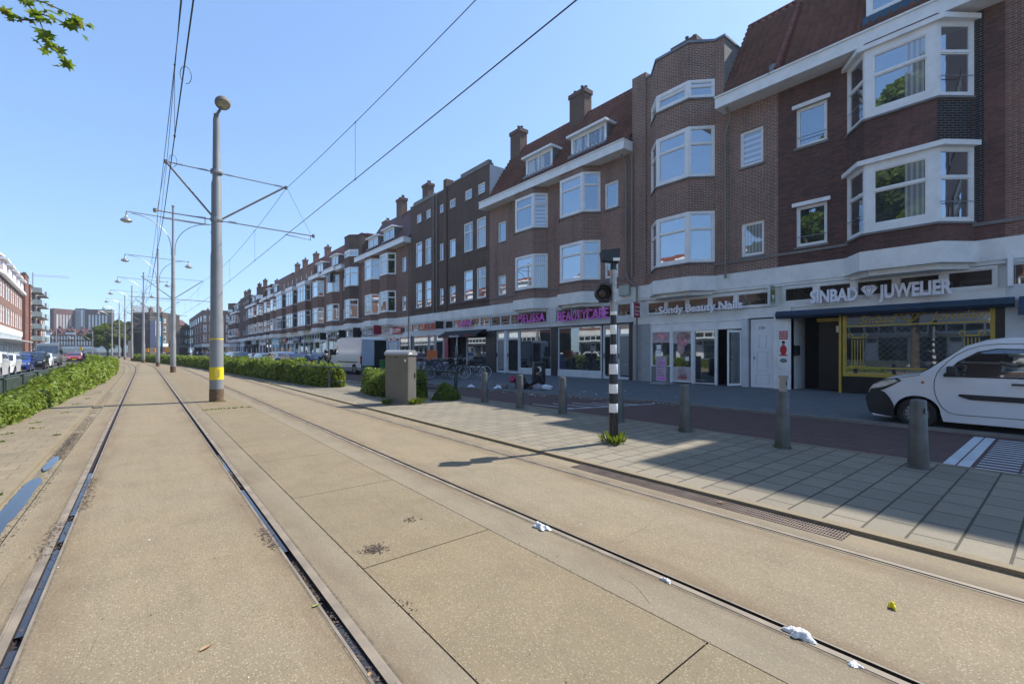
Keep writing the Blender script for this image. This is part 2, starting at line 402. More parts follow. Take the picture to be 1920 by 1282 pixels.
def concrete(name, base, spk=1.0, warm=(.28, .205, .12), joints=None, wet=0):
    t = NT(name); p = t.pos()
    big = t.noise(p, .35, 5, .6); mid = t.noise(p, 2.2, 5, .6); fine = t.noise(p, 60, 3, .7)
    c = t.mix(t.ramp(big, .38, .66, 0, .55), base, warm)
    c = t.mix(t.ramp(mid, .45, .75, 0, .5), c, tuple(x * .68 for x in base))
    oil = t.noise(t.vm('MULTIPLY', p, (1.1, .5, 1)), .9, 6, .7, .6); c = t.mix(t.ramp(oil, .55, .72, 0, .45), c, tuple(x * .55 for x in base))
    st = t.noise(t.vm('MULTIPLY', p, (6, .25, 1)), 1.6, 4, .6)          # tyre and brake-dust streaks along the rails
    c = t.mix(t.ramp(st, .5, .75, 0, .22), c, tuple(x * .6 for x in base))
    v = t.n('ShaderNodeTexVoronoi', feature='F1'); t.l(p, v.inputs['Vector']); v.inputs['Scale'].default_value = 75
    sp = t.n('ShaderNodeSeparateColor'); t.l(v.outputs['Color'], sp.inputs[0])
    stone = t.math('MULTIPLY', t.math('LESS_THAN', v.outputs['Distance'], .36), t.math('GREATER_THAN', sp.outputs[0], .62))
    c = t.mix(t.math('MULTIPLY', stone, .45 * spk), c, (.55, .48, .36))
    dk = t.math('MULTIPLY', t.math('LESS_THAN', v.outputs['Distance'], .30), t.math('LESS_THAN', sp.outputs[0], .22))
    c = t.mix(t.math('MULTIPLY', dk, .65 * spk), c, (.06, .05, .04))
    c = t.mix(t.ramp(fine, .3, .75, 0, .4), c, tuple(x * .55 for x in base))
    sx_ = t.n('ShaderNodeSeparateXYZ'); t.l(p, sx_.inputs[0]); dmin = None        # rust and brake dust bleeding from the four rails
    for xr in (-.57, .91, 2.87, 4.37):
        d_ = t.math('ABSOLUTE', t.math('SUBTRACT', sx_.outputs[0], xr)); dmin = d_ if dmin is None else t.math('MINIMUM', dmin, d_)
    rn = t.noise(t.vm('MULTIPLY', p, (3, .6, 1)), 1.4, 6, .7)
    c = t.mix(t.math('MULTIPLY', t.ramp(dmin, .04, .32, .75, 0), t.ramp(rn, .35, .65)), c, (.135, .088, .055))
    pt_ = t.n('ShaderNodeTexVoronoi', feature='F1'); t.l(t.vm('ADD', p, (.3, .7, 0)), pt_.inputs['Vector']); pt_.inputs['Scale'].default_value = .55
    pc = t.n('ShaderNodeSeparateColor'); t.l(pt_.outputs['Color'], pc.inputs[0]); c = t.mix(t.math('MULTIPLY', t.ramp(pc.outputs[0], 0, 1), .16), c, tuple(x * .55 for x in base))
    v2 = t.n('ShaderNodeTexVoronoi'); t.l(p, v2.inputs['Vector']); v2.inputs['Scale'].default_value = 1.7
    c = t.mix(t.math('MULTIPLY', t.math('LESS_THAN', v2.outputs['Distance'], .022), .85), c, (.045, .035, .03))
    nm = t.bump(t.math('ADD', t.math('MULTIPLY', fine, .6), t.math('MULTIPLY', v.outputs['Distance'], .5)), .45, .006)
    return t.fin(t.pbr(c, .88, 0, nm, .2))
M['conc'] = concrete('exposed_aggregate', (.262, .217, .148))
M['conc2'] = concrete('smooth_concrete', (.258, .217, .155), .55, (.26, .205, .13))
M['conc3'] = concrete('middle_slabs', (.243, .198, .130), .8, (.25, .18, .10))
M['kerb'] = concrete('kerbstone', (.27, .225, .155), .5)
M['joint'] = plain('joint_dirt', (.15, .12, .08), .95, var=.4, scale=30, bump=.4)
M['mud'] = plain('gutter_mud', (.085, .06, .045), .8, var=.5, scale=12, bump=.6)
M['railsteel'] = plain('rail_steel', (.22, .18, .135), .7, 0, var=.3, scale=4, dirt=.25)
M['groove'] = plain('rail_groove_dirt', (.028, .018, .018), .7, var=.5, scale=25, bump=.5)
def water():
    t = NT('puddle_water'); p = t.pos()
    return t.fin(t.pbr((.03, .028, .03), .03, 0, t.bump(t.noise(p, 3, 2), .02, .01), .5, IOR=1.5))
M['water'] = water()
def paver(name, c1, c2, mortar, w, h, rot=0, msize=.008, off=.5, var=.4, bump=.4, warp=0):
    t = NT(name); p = t.pos()
    mp = t.n('ShaderNodeMapping'); t.l(p, mp.inputs[0]); mp.inputs['Rotation'].default_value = (0, 0, R(rot))
    b = t.n('ShaderNodeTexBrick'); t.l(mp.outputs[0], b.inputs['Vector']); b.offset = off; b.inputs['Scale'].default_value = 1
    b.inputs['Brick Width'].default_value = w; b.inputs['Row Height'].default_value = h; b.inputs['Mortar Size'].default_value = msize
    b.inputs['Mortar Smooth'].default_value = .2
    b.inputs['Color1'].default_value = (*c1, 1); b.inputs['Color2'].default_value = (*c2, 1); b.inputs['Mortar'].default_value = (*mortar, 1)
    n = t.noise(p, .8, 6, .65); f = t.noise(p, 45, 3, .7); c = t.mix(t.ramp(n, .4, .75, 0, var), b.outputs[0], tuple(x * .55 for x in c1))
    c = t.mix(t.ramp(f, .35, .75, 0, .35), c, tuple(x * .5 for x in c2))
    v2 = t.n('ShaderNodeTexVoronoi'); t.l(p, v2.inputs['Vector']); v2.inputs['Scale'].default_value = 2.3
    c = t.mix(t.math('MULTIPLY', t.math('LESS_THAN', v2.outputs['Distance'], .03), .8), c, (.07, .06, .05))
    nm = t.bump(t.math('SUBTRACT', t.math('MULTIPLY', f, .3), b.outputs['Fac']), bump, .008)
    return t.fin(t.pbr(c, .85, 0, nm, .25))
M['tiles_pave'] = paver('pavement_tiles', (.27, .235, .175), (.215, .19, .145), (.055, .045, .033), .45, .30, 0, .011)
M['walk'] = paver('sidewalk_tiles', (.145, .155, .16), (.12, .13, .137), (.06, .06, .06), .3, .3, 0, .005)
M['redroad'] = paver('red_clinker', (.145, .082, .072), (.105, .066, .060), (.035, .03, .03), .22, .11, 45, .006)
M['asphalt'] = paver('asphalt', (.10, .098, .095), (.09, .088, .086), (.09, .088, .086), 3, 3, 0, .001)
M['roadpaint'] = plain('road_paint', (.52, .55, .56), .6, var=.12, scale=8, dirt=.3, bump=.2)

M['tiles_left'] = paver('dusty_tiles', (.29, .235, .16), (.235, .195, .135), (.16, .125, .08), .30, .30, 0, .008, var=.8)
# ---------------------------------------------------------------- ground: strips that follow the bend of the tramway
def sx(y): return -max(0., y - 46.) ** 2 / 1150.
YS = [-14, -8, -4, 0, 4, 8, 12, 17, 23, 30, 38, 46, 54, 62, 70, 78, 86, 94, 104, 116, 130, 150, 175, 210]
def cut(ys, a, b): return [a] + [y for y in ys if a < y < b] + [b]
def strip(name, x0, x1, z, mat, y0=-14, y1=210, kind='structure', top=True, parent=None, label=None):
    f0 = x0 if callable(x0) else (lambda y: x0); f1 = x1 if callable(x1) else (lambda y: x1)
    mb = MB(); ys = cut(YS, y0, y1)
    for a, b in zip(ys, ys[1:]):
        mb.face([(f0(a) + sx(a), a, z), (f1(a) + sx(a), a, z), (f1(b) + sx(b), b, z), (f0(b) + sx(b), b, z)])
    o = mb.build(name, mat, parent)
    if kind: o['kind'] = kind
    return o
def strips(name, segs, mat, parent=None, kind='structure'):
    mb = MB()
    for (x0, x1, z, y0, y1) in segs:
        ys = cut(YS, y0, y1)
        for a, b in zip(ys, ys[1:]):
            mb.face([(x0 + sx(a), a, z), (x1 + sx(a), a, z), (x1 + sx(b), b, z), (x0 + sx(b), b, z)])
    o = mb.build(name, mat, parent)
    if kind: o['kind'] = kind
    return o
g = MB(); g.face([(-900, -900, -.06), (900, -900, -.06), (900, 900, -.06), (-900, 900, -.06)]); g.build('ground', M['asphalt'])['kind'] = 'structure'
TY0, TY1 = -14, 210
strips('track_concrete', [(-.925, -.629, 0, TY0, TY1), (-.51, .848, 0, TY0, TY1), (2.922, 4.334, 0, TY0, TY1)], M['conc'])
strips('rail_surround', [(.967, 1.248, 0, TY0, TY1), (2.417, 2.815, 0, TY0, TY1), (4.425, 4.60, 0, TY0, TY1)], M['conc2'])
# middle slabs with their joints
mb = MB(); y = -13.1
random.seed(3)
while y < 200:
    y2 = y + 2.05
    mb.face([(1.256 + sx(y), y + .005, .001), (2.409 + sx(y), y + .005 + .02, .001), (2.409 + sx(y2), y2 - .005 + .02, .001), (1.256 + sx(y2), y2 - .005, .001)]); y = y2
mb.build('middle_slabs', M['conc3'])['kind'] = 'structure'
strips('slab_joints', [(1.245, 2.42, -.012, TY0, TY1)], M['joint'])
# left gutter channel with mud, and the kerbs
strips('gutter', [(-1.17, -.925, -.03, TY0, TY1), (4.60, 4.86, -.004, TY0, TY1)], M['kerb'])
k = MB()
for (x0, x1, z0, z1, e) in ((-1.25, -1.17, -.05, .012, 0), (4.86, 4.97, -.05, .034, 0)):
    ys = YS
    for a, b in zip(ys, ys[1:]):
        for q in ([(x0, z1), (x1, z1)], [(x1, z1), (x1, z0)], [(x0, z0), (x0, z1)]):
            (xa, za), (xb, zb) = q
            k.face([(xa + sx(a), a, za), (xb + sx(a), a, zb), (xb + sx(b), b, zb), (xa + sx(b), b, za)])
k.build('kerb', M['kerb'])['kind'] = 'structure'
# silted edge where the channel has filled up with dirt, cracked along the rails
def ribbon_np(x0, w0, y0, y1, z, name, mat, seedv, amp=.5, step=.06):
    r = np.random.default_rng(seedv); n = int((y1 - y0) / step) + 1; ys = np.linspace(y0, y1, n)
    a = np.convolve(r.normal(0, 1, n + 8), np.ones(9) / 3, 'valid'); b = np.convolve(r.normal(0, 1, n + 8), np.ones(9) / 3, 'valid')
    env = np.sqrt(np.clip(np.minimum(ys - y0, y1 - ys) / .25, 0, 1))
    xl = x0 - w0 * env * (1 + a * amp * .4) * .5; xr = x0 + w0 * env * (1 + b * amp * .4) * .5
    s_ = -np.maximum(0, ys - 46) ** 2 / 1150
    V = np.stack([np.stack([xl + s_, ys, np.full(n, z)], 1), np.stack([xr + s_, ys, np.full(n, z)], 1)], 1).reshape(-1, 3)
    F = [[2 * i, 2 * i + 1, 2 * i + 3, 2 * i + 2] for i in range(n - 1)]
    return np_mesh(name, V, F, mat)
for nm, x0, w, a, b, lab in (('puddle', -1.06, .145, -2, 8.35, 'long strip of blue-reflecting water in the left gutter, nearest the camera'), ('puddle', -1.05, .09, 8.75, 9.9, 'short blue puddle in the left gutter, behind the long one')):
    ribbon_np(x0, w, a, b, -.012, nm, M['water'], int(b * 10), .3)['kind'] = 'structure'
def crumbs(segs, name, label, mat, seedv, smax=.012):
    """loose dirt: many small flakes gathered along short lines (x, y0, y1, spread, z, count)"""
    r = np.random.default_rng(seedv); V = []; F = []
    for (x, y0, y1, sp_, z, n) in segs:
        for _ in range(n):
            cx = x + r.normal(0, sp_); cy = r.uniform(y0, y1) + r.normal(0, .03); s_ = r.uniform(.002, smax); a = r.uniform(0, 6.28); b = len(V)
            for k in range(4): t = a + k * 1.57; rr = s_ * r.uniform(.4, 1.3); V.append((cx + rr * math.cos(t), cy + rr * math.sin(t), z + r.uniform(0, s_ * .8)))
            F.append((b, b + 1, b + 2, b + 3))
    return tag(np_mesh(name, V, F, mat), label, name.replace('_', ' '), kind='stuff')
crumbs([(-1.03, 9.6, 12.6, .055, -.028, 2600), (-1.02, 12.8, 15.5, .05, -.028, 900), (-1.03, 16, 24, .04, -.028, 900), (-.50, 6.3, 7.8, .035, .002, 500), (.86, 3.1, 3.75, .04, -.02, 1500), (.83, 4.1, 4.6, .03, 0, 200), (.90, 2.0, 2.9, .02, -.015, 500), (.88, 6.2, 7.2, .025, -.01, 500), (-.55, 2.4, 8, .02, -.016, 500), (-.62, 5.0, 6.0, .03, .002, 250),
        (4.74, 5, 16, .05, 0, 900), (2.88, 1, 6, .02, -.03, 500), (1.45, 3.5, 3.62, .05, .002, 260), (1.3, 2.6, 2.7, .02, 0, 30), (1.97, 3.95, 4.0, .03, .002, 60), (2.41, 1, 9, .01, -.004, 400), (1.25, 1, 12, .01, -.004, 500), (-1.0, 2, 9, .05, -.029, 800), (-.90, 2, 9, .015, .0, 300)],
       'leaf_dirt', 'dark crumbly leaf dirt gathered in the gutters and rail grooves', M['mud'], 5)
crumbs([(11.95, 9.9, 11.5, .12, -.015, 60), (11.3, 12, 16, .2, -.015, 130), (12.5, 7.5, 9.6, .10, -.015, 40), (10.9, 16, 20, .15, -.015, 40), (13.2, 8, 20, .9, .052, 70)], 'paper_litter', 'pale paper scraps lying along the far kerb and sidewalk', M['cloth_white'], 8, .045)
# hairline cracks in the concrete
r = np.random.default_rng(12); V = []; F = []
for (x, y, dx, dy, n) in ((-.4, 2.6, .02, .10, 9), (.2, 5.2, .06, .02, 10), (1.3, 2.2, .055, .03, 9), (1.9, 4.2, .02, .09, 12), (3.1, 2.4, .07, .015, 12), (3.4, 5.0, .02, .12, 14), (3.0, 7.2, .08, .01, 14), (-.8, 4.2, .01, .12, 16), (2.5, 1.7, .02, .05, 7), (-.3, 8.5, .08, .0, 14), (3.0, 10.5, .08, .01, 15)):
    b = len(V)
    for i in range(n + 1):
        w = .0022 * (1 - i / (n + 3)) * r.uniform(.6, 1.6); nx_, ny_ = (0, 1) if dx > dy else (1, 0); V += [(x - nx_ * w, y - ny_ * w, .0016), (x + nx_ * w, y + ny_ * w, .0016)]
        if i < n: F.append((b + 2 * i, b + 2 * i + 1, b + 2 * i + 3, b + 2 * i + 2))
        x += dx + r.normal(0, .012); y += dy + r.normal(0, .012)
np_mesh('cracks', V, F, M['joint'])['kind'] = 'structure'
# rails: head, groove and lip, one pair of rails per track
def rail(x, side, lab, water, gw=.024):
    """x = centre of the groove, side = +1 if the running head lies to the right of the groove"""
    e = empty('tram_rail', (x, 0, 0)); tag(e, lab, 'tram rail', 'grooved tram rails set in concrete')
    g0, g1 = -gw, gw
    segs = lambda a, b, z: [(a, b, z, TY0, TY1)]
    def sp(name, lst, mat, p):
        mb = MB()
        for (x0, x1, z0, z1) in lst:
            for a, b in zip(YS, YS[1:]):
                mb.face([(x0 + sx(a), a, z0), (x1 + sx(a), a, z1), (x1 + sx(b), b, z1), (x0 + sx(b), b, z0)])
        return mb.build(name, mat, p)
    if side > 0: head = (g1, g1 + .045); lip = (g0 - .016, g0)
    else: head = (g0 - .045, g0); lip = (g1, g1 + .016)
    sp('rail_head', [(head[0], head[1], .004, .004), (head[1] if side > 0 else head[0] - .01, head[1] + .01 if side > 0 else head[0], .002, -.0)], M['railsteel'], e)
    sp('rail_lip', [(lip[0], lip[1], .003, .003)], M['railsteel'], e)
    sp('groove', [(g0, g0, .003, -.035), (g0, g1, -.034, -.034), (g1, g1, -.034, .004)], M['groove'], e)
    for (a, b) in water:
        mb = MB(); n = max(2, int((b - a) / .5))
        mb.face([(g0 + .001, a, -.012), (g1 - .001, a, -.012), (g1 - .001, b, -.012), (g0 + .001, b, -.012)])
        mb.build('groove_water', M['water'], e)
    mb = MB()
    for a, b in zip(YS, YS[1:]):   # grout line beside the rail
        x0, x1 = (head[1] + .01, head[1] + .025) if side > 0 else (head[0] - .025, head[0] - .01)
        mb.face([(x0 + sx(a), a, .001), (x1 + sx(a), a, .001), (x1 + sx(b), b, .001), (x0 + sx(b), b, .001)])
        x0, x1 = (lip[0] - .012, lip[0]) if side > 0 else (lip[1], lip[1] + .012)
        mb.face([(x0 + sx(a), a, .001), (x1 + sx(a), a, .001), (x1 + sx(b), b, .001), (x0 + sx(b), b, .001)])
    mb.build('grout', M['joint'], e)
rail(-.55, -1, 'leftmost tram rail, its groove filled with blue-reflecting water', [(-3, 3.6), (3.75, 5.2), (5.4, 6.0), (6.2, 8.2)])
rail(.888, 1, 'second tram rail from the left, groove half full of water and dirt', [(-2, 2.75), (4.0, 6.1), (6.9, 8.4)])
rail(2.888, -1, 'third tram rail from the left, dark groove with white litter in it', [], .018)
rail(4.36, 1, 'rightmost tram rail, thin and running beside the metal drain grate', [], .010)
# base concrete closing small gaps beside the rails
strips('rail_bedding', [(-.66, -.46, -.04, TY0, TY1), (.80, 1.0, -.04, TY0, TY1), (2.80, 3.0, -.04, TY0, TY1), (4.26, 4.46, -.04, TY0, TY1)], M['joint'])
# drain grate
def grate():
    e = empty('drain_grate', (4.73, 2.8, 0)); tag(e, 'long rusty brown metal drain grate beside the tiled pavement', 'drain grate')
    mb = MB(); y = -1.55
    while y < 1.6:
        mb.box(-.125, .125, y, y + .010, -.012, .004); y += .024
    for x in (-.13, -.065, 0, .065, .12): mb.box(x, x + .010, -1.56, 1.6, -.014, .0055)
    mb.build('grating', plain('grate_metal', (.15, .115, .10), .6, .4, var=.3, scale=5, dirt=.4), e)
grate()
# pavements and roads
strip('pavement', 4.97, 8.62, .03, M['tiles_pave'])
k = MB()
for a, b in zip(YS, YS[1:]):
    k.face([(8.62 + sx(a), a, .034), (8.72 + sx(a), a, .034), (8.72 + sx(b), b, .034), (8.62 + sx(b), b, .034)])
    k.face([(8.72 + sx(a), a, .034), (8.72 + sx(a), a, -.02), (8.72 + sx(b), b, -.02), (8.72 + sx(b), b, .034)])
k.build('kerb', M['kerb'])['kind'] = 'structure'
strip('pavement', -3.0, -1.25, .008, M['tiles_left'])
WE = [(-14, 12.55), (8.4, 12.55), (9.8, 12.05), (13, 11.4), (17.5, 10.8), (23, 10.8), (24.5, 13.2), (210, 13.2)]
def we(y):
    for (a, xa), (b, xb) in zip(WE, WE[1:]):
        if a <= y <= b: return xa + (xb - xa) * (y - a) / (b - a)
    return 13.2
ys = sorted(set([p[0] for p in WE] + YS)); r = MB(); w = MB(); kk = MB()
for a, b in zip(ys, ys[1:]):
    r.face([(8.72 + sx(a), a, -.02), (we(a) , a, -.02), (we(b), b, -.02), (8.72 + sx(b), b, -.02)])
    w.face([(we(a) + .1, a, .05), (22, a, .05), (22, b, .05), (we(b) + .1, b, .05)])
    kk.face([(we(a), a, -.02), (we(a), b * 0 + a, .052), (we(b), b, .052), (we(b), b, -.02)])
    kk.face([(we(a), a, .052), (we(a) + .1, a, .052), (we(b) + .1, b, .052), (we(b), b, .052)])
r.build('road', M['redroad'])['kind'] = 'structure'; w.build('sidewalk', M['walk'])['kind'] = 'structure'
kk.build('kerb', M['stone'])['kind'] = 'structure'
k = MB(); k.face([(-11, -14, -.03), (-3.0, -14, -.03), (-3.0, 46, -.03), (-11, 46, -.03)]); k.face([(-11, 46, -.03), (-3, 46, -.03), (-13, 150, -.03), (-20, 150, -.03)])
k.build('road', M['asphalt'])['kind'] = 'structure'
k = MB(); k.face([(-24, -14, .03), (-11, -14, .03), (-11, 90, .03), (-24, 90, .03)]); k.face([(-24, 90, .03), (-11, 90, .03), (-15, 150, .03), (-30, 150, .03)]); k.build('sidewalk', M['walk'])['kind'] = 'structure'
# road markings
m = MB(); Z = -.015
m.face([(8.8, .93, Z), (12.3, .93, Z), (12.3, 1.06, Z), (8.8, 1.06, Z)]); m.face([(8.8, 1.08, Z), (12.3, 1.08, Z), (12.3, 1.21, Z), (8.8, 1.21, Z)])
x = 8.95
while x < 12.3:
    y = .88
    while y > -4:
        m.face([(x, y - .40, Z), (x + .085, y - .40, Z), (x + .085, y, Z), (x, y, Z)]); y -= .43
    x += .225
m.build('zebra_crossing', M['roadpaint'])['kind'] = 'structure'
m = MB()
def ln(p, q, w=.1):
    p = Vector(p); q = Vector(q); d = (q - p).normalized(); n = Vector((-d.y, d.x)) * w / 2
    m.face([(p.x - n.x, p.y - n.y, Z), (q.x - n.x, q.y - n.y, Z), (q.x + n.x, q.y + n.y, Z), (p.x + n.x, p.y + n.y, Z)])
ln((8.85, 9.1), (12.3, 8.2)); ln((8.85, 9.1), (8.95, 10.1))
for i, (xa, ya) in enumerate(((9.5, 9.0), (10.1, 8.85), (10.7, 8.7), (11.2, 8.5), (11.7, 8.4))): ln((xa, ya), (xa - .2, ya + 1.5 - .12 * i), .08)
m.build('road_marking', M['roadpaint'])['kind'] = 'structure'

# ---------------------------------------------------------------- facade builder
def window(parent, fr, a0, a1, z0, z1, lay='T', glassm=None, o=-.06, fw=.085, sill=None, fm=None, name='window', transom=.32, mull=None):
    """white frame, panes; lay: '1' single, 'T' with transom, 'TM' transom with mullions"""
    fm = fm or M['white']; mb = MB(); D = .07
    mb.box(a0, a0 + fw, o - D, o, z0, z1, fr); mb.box(a1 - fw, a1, o - D, o, z0, z1, fr)
    mb.box(a0 + fw, a1 - fw, o - D, o, z0, z0 + fw * 1.1, fr); mb.box(a0 + fw, a1 - fw, o - D, o, z1 - fw, z1, fr)
    zt = z1 - (z1 - z0) * transom; xs = [a0 + fw] + [a0 + (a1 - a0) * t for t in (mull or [])] + [a1 - fw]
    zs = [z0 + fw * 1.1] + ([zt] if 'T' in lay else []) + [z1 - fw]
    if 'T' in lay: mb.box(a0 + fw, a1 - fw, o - D, o + .006, zt - .035, zt + .035, fr)
    for t in (mull or []):
        x = a0 + (a1 - a0) * t; mb.box(x - .03, x + .03, o - D, o + .003, z0 + fw * 1.1, z1 - fw, fr)
    # inner sash
    if fw > .07:
        for xa, xb in zip(xs, xs[1:]):
            for i, (za, zb) in enumerate(zip(zs, zs[1:])):
                e = .03; s_ = .035; A = xa + (.03 if xa != xs[0] else 0); B = xb - (.03 if xb != xs[-1] else 0)
                C = za + (.035 if i else 0); D2 = zb - (.035 if i < len(zs) - 2 else 0)
                mb.box(A, A + s_, o - D, o - .022, C, D2, fr); mb.box(B - s_, B, o - D, o - .022, C, D2, fr)
                mb.box(A + s_, B - s_, o - D, o - .022, C, C + s_, fr); mb.box(A + s_, B - s_, o - D, o - .022, D2 - s_, D2, fr)
    w = mb.build(name, fm, parent)
    p = MB(); y = o - .055
    p.face([fr(a0 + .01, y, z0 + .01), fr(a0 + .01, y, z1 - .01), fr(a1 - .01, y, z1 - .01), fr(a1 - .01, y, z0 + .01)])
    p.build('pane', M[glassm or rnd.choice(GL)], w)
    if sill:
        s = MB(); s.box(a0 - .06, a1 + .06, -.11, .06, z0 - .09, z0, fr); s.build('sill', M[sill], w)
    return w

def wall(mb, fr, a0, a1, z0, z1, holes, rev=.12):
    xs = sorted(set([a0, a1] + [h[0] for h in holes] + [h[1] for h in holes])); zs = sorted(set([z0, z1] + [h[2] for h in holes] + [h[3] for h in holes]))
    xs = [x for x in xs if a0 <= x <= a1]; zs = [z for z in zs if z0 <= z <= z1]
    for xa, xb in zip(xs, xs[1:]):
        for za, zb in zip(zs, zs[1:]):
            cx, cz = (xa + xb) / 2, (za + zb) / 2
            if any(h[0] < cx < h[1] and h[2] < cz < h[3] for h in holes): continue
            mb.face([fr(xa, 0, za), fr(xa, 0, zb), fr(xb, 0, zb), fr(xb, 0, za)])
    for h in holes:
        A, B, C, D = h[:4]
        mb.face([fr(A, 0, C), fr(A, 0, D), fr(A, -rev, D), fr(A, -rev, C)][::-1]); mb.face([fr(B, 0, C), fr(B, 0, D), fr(B, -rev, D), fr(B, -rev, C)])
        mb.face([fr(A, 0, D), fr(B, 0, D), fr(B, -rev, D), fr(A, -rev, D)][::-1]); mb.face([fr(A, 0, C), fr(B, 0, C), fr(B, -rev, C), fr(A, -rev, C)])

EAVE, RIDGE = 12.75, 17.4
RY0, RY1 = .35, -2.55
def roof_y(z): return RY0 + (RY1 - RY0) * (z - EAVE) / (RIDGE - EAVE)
def chimney(par, a, y=-2.6, z0=15.5, z1=18.6, w=1.1, d=.7, mat='brick_brown', pots=3):
    mb = MB(); mb.box(a - w / 2, a + w / 2, y - d / 2, y + d / 2, z0, z1 - .28); mb.box(a - w / 2 - .07, a + w / 2 + .07, y - d / 2 - .07, y + d / 2 + .07, z1 - .28, z1)
    c = mb.build('chimney', M[mat], par)
    p = MB()
    for i in range(pots):
        x = a + (i - (pots - 1) / 2) * w / (pots + .2); h = (.28, .42, .2, .34)[i % 4]
        p.tube([(x, y, z1 - .01), (x, y, z1 + h)], .085, 8); p.lathe([(.12, h - .06), (.12, h)], (x, y, z1), 'z', 8)
    p.build('chimney_pot', M['darkfr'], c)
def roof(par, L, tile='tiles', detail=True, ends=(1, 1)):
    mb = MB(); k = [(RY0, EAVE), (RY1, RIDGE), (-5.2, RIDGE), (-8.3, EAVE)]
    mb.extr(k, 0, L); r = mb.build('roof', M['tiles_far' if tile == 'tiles' else tile], par)
    if detail:       # real pantiles: an S-wave across, stepped courses up
        n = Vector((0, RIDGE - EAVE, -(RY1 - RY0))).normalized(); up = Vector((0, RY1 - RY0, RIDGE - EAVE)); SL = up.length; up.normalize()
        nx = int(L / .30) * 6; rows = int(SL / .36)
        V = []; F = []
        xs = np.linspace(0.02, L - .02, nx + 1); ph = xs / .30 % 1
        prof = np.where(ph < .62, .085 * np.sin(ph / .62 * math.pi), -.03 * np.sin((ph - .62) / .38 * math.pi))
        for rr in range(rows):
            for (t, off) in ((rr * SL / rows, .125), ((rr + 1) * SL / rows + .03, .025)):
                base = Vector((0, RY0, EAVE)) + up * t
                for x, h in zip(xs, prof):
                    q = base + n * (off + h); V.append((x, q.y, q.z))
        m_ = nx + 1
        for rr in range(rows):
            b0 = rr * 2 * m_
            for i in range(nx): F.append((b0 + i, b0 + i + 1, b0 + m_ + i + 1, b0 + m_ + i))
            if rr:
                pb = b0 - m_
                for i in range(nx): F.append((b0 + i, pb + i, pb + i + 1, b0 + i + 1))
        np_mesh('pantiles', V, F, M['tiles'], r)
        rm = MB(); rm.tube([(0, RY1, RIDGE + .05), (L, RY1, RIDGE + .05)], .13, 10); rm.build('ridge_tiles', M['tiles_red'], r)
    return r
def gutter(par, a0, a1, ends=True, z0=12.35, z1=12.86, o=.82, mat='white'):
    mb = MB(); mb.box(a0, a1, .0, o, z0, z1 - .06); mb.box(a0 - .02, a1 + .02, .0, o + .05, z1 - .06, z1); mb.box(a0 + .01, a1 - .01, o, o + .02, z0 - .02, z0 + .07)
    return mb.build('gutter', M[mat], par)
def dormer(par, a0, a1, z0=13.65, z1=14.75, lights=2, glassm=None):
    yf = roof_y(z0) + .12; yb = roof_y(z1) - .35
    mb = MB(); mb.box(a0, a1, yb, yf - .1, z0 - .25, z1)
    d = mb.build('dormer', M['lead'], par)
    window(d, FR((a0, yf)), 0, a1 - a0, z0, z1, '1', glassm, o=0, fw=.13, mull=[i / lights for i in range(1, lights)])
    c = MB(); c.box(a0 - .18, a1 + .18, yb, yf + .28, z1, z1 + .14); c.build('dormer_roof', M['white'], d)
    s = MB(); s.box(a0 - .1, a1 + .1, yf - .05, yf + .22, z0 - .16, z0 - .02); s.build('dormer_flashing', M['lead'], d)
def bay_plan(a0, a1, p, k): return [(a0, 0), (a0 + k, p), (a1 - k, p), (a1, 0)]
def bay(par, a0, a1, bmat, levels=((5.72, 8.12), (9.68, 12.05)), p=.75, k=.95, ztop=12.35, style='brick', glassm=None, lintel=None, base=True, posts=.16, transom=.32, mid=None, name='bay_window'):
    """polygonal bay: brick bands, white windows on three facets"""
    P = bay_plan(a0, a1, p, k); PI = bay_plan(a0 + .12, a1 - .12, p - .14, k); mb = MB(); rings = [(5.1, P)]
    for (w0, w1) in levels: rings += [(w0 - .07, P), (w0 - .07, PI), (w1, PI), (w1, P)]
    rings.append((ztop, P))
    for z, pl in rings: mb.v += [(q[0], q[1], z) for q in pl]
    for i in range(len(rings) - 1):
        for q in range(4): r_ = (q + 1) % 4; mb.f.append((4 * i + q, 4 * i + r_, 4 * i + 4 + r_, 4 * i + 4 + q)); mb.m.append(0)
    nn = 4 * (len(rings) - 1); mb.f += [(3, 2, 1, 0), (nn, nn + 1, nn + 2, nn + 3)]; mb.m += [0, 0]
    b = mb.build(name, M[bmat], par)
    PP = bay_plan(a0 - .06, a1 + .06, p + .07, k)
    for (w0, w1) in levels:
        trim = MB(); trim.prism(PP, w0 - .07, w0); trim.build('sill', M['stone'], b)
        if lintel: t = MB(); t.prism(bay_plan(a0 - .18, a1 + .18, p + .12, k), w1, w1 + .16); t.build('lintel', M[lintel], b)
    for (w0, w1) in levels:
        for i in range(3):
            fr = FR(P[i], P[i + 1]); L = fr.L
            gm = glassm or rnd.choice(GL)
            if i == 1:
                window(b, fr, .0, L, w0, w1, 'T', gm, o=.0, fw=posts, transom=transom, mull=mid)
            else: window(b, fr, .0, L, w0, w1, 'T', gm, o=.0, fw=.11, transom=transom)
    if base:
        q = MB(); q.prism(bay_plan(a0 - .12, a1 + .12, p + .10, k), 4.42, 5.08); q.prism(bay_plan(a0 + .1, a1 - .1, p - .12, k), 4.24, 4.42); q.build('bay_base', M['cream'], b)
    return b
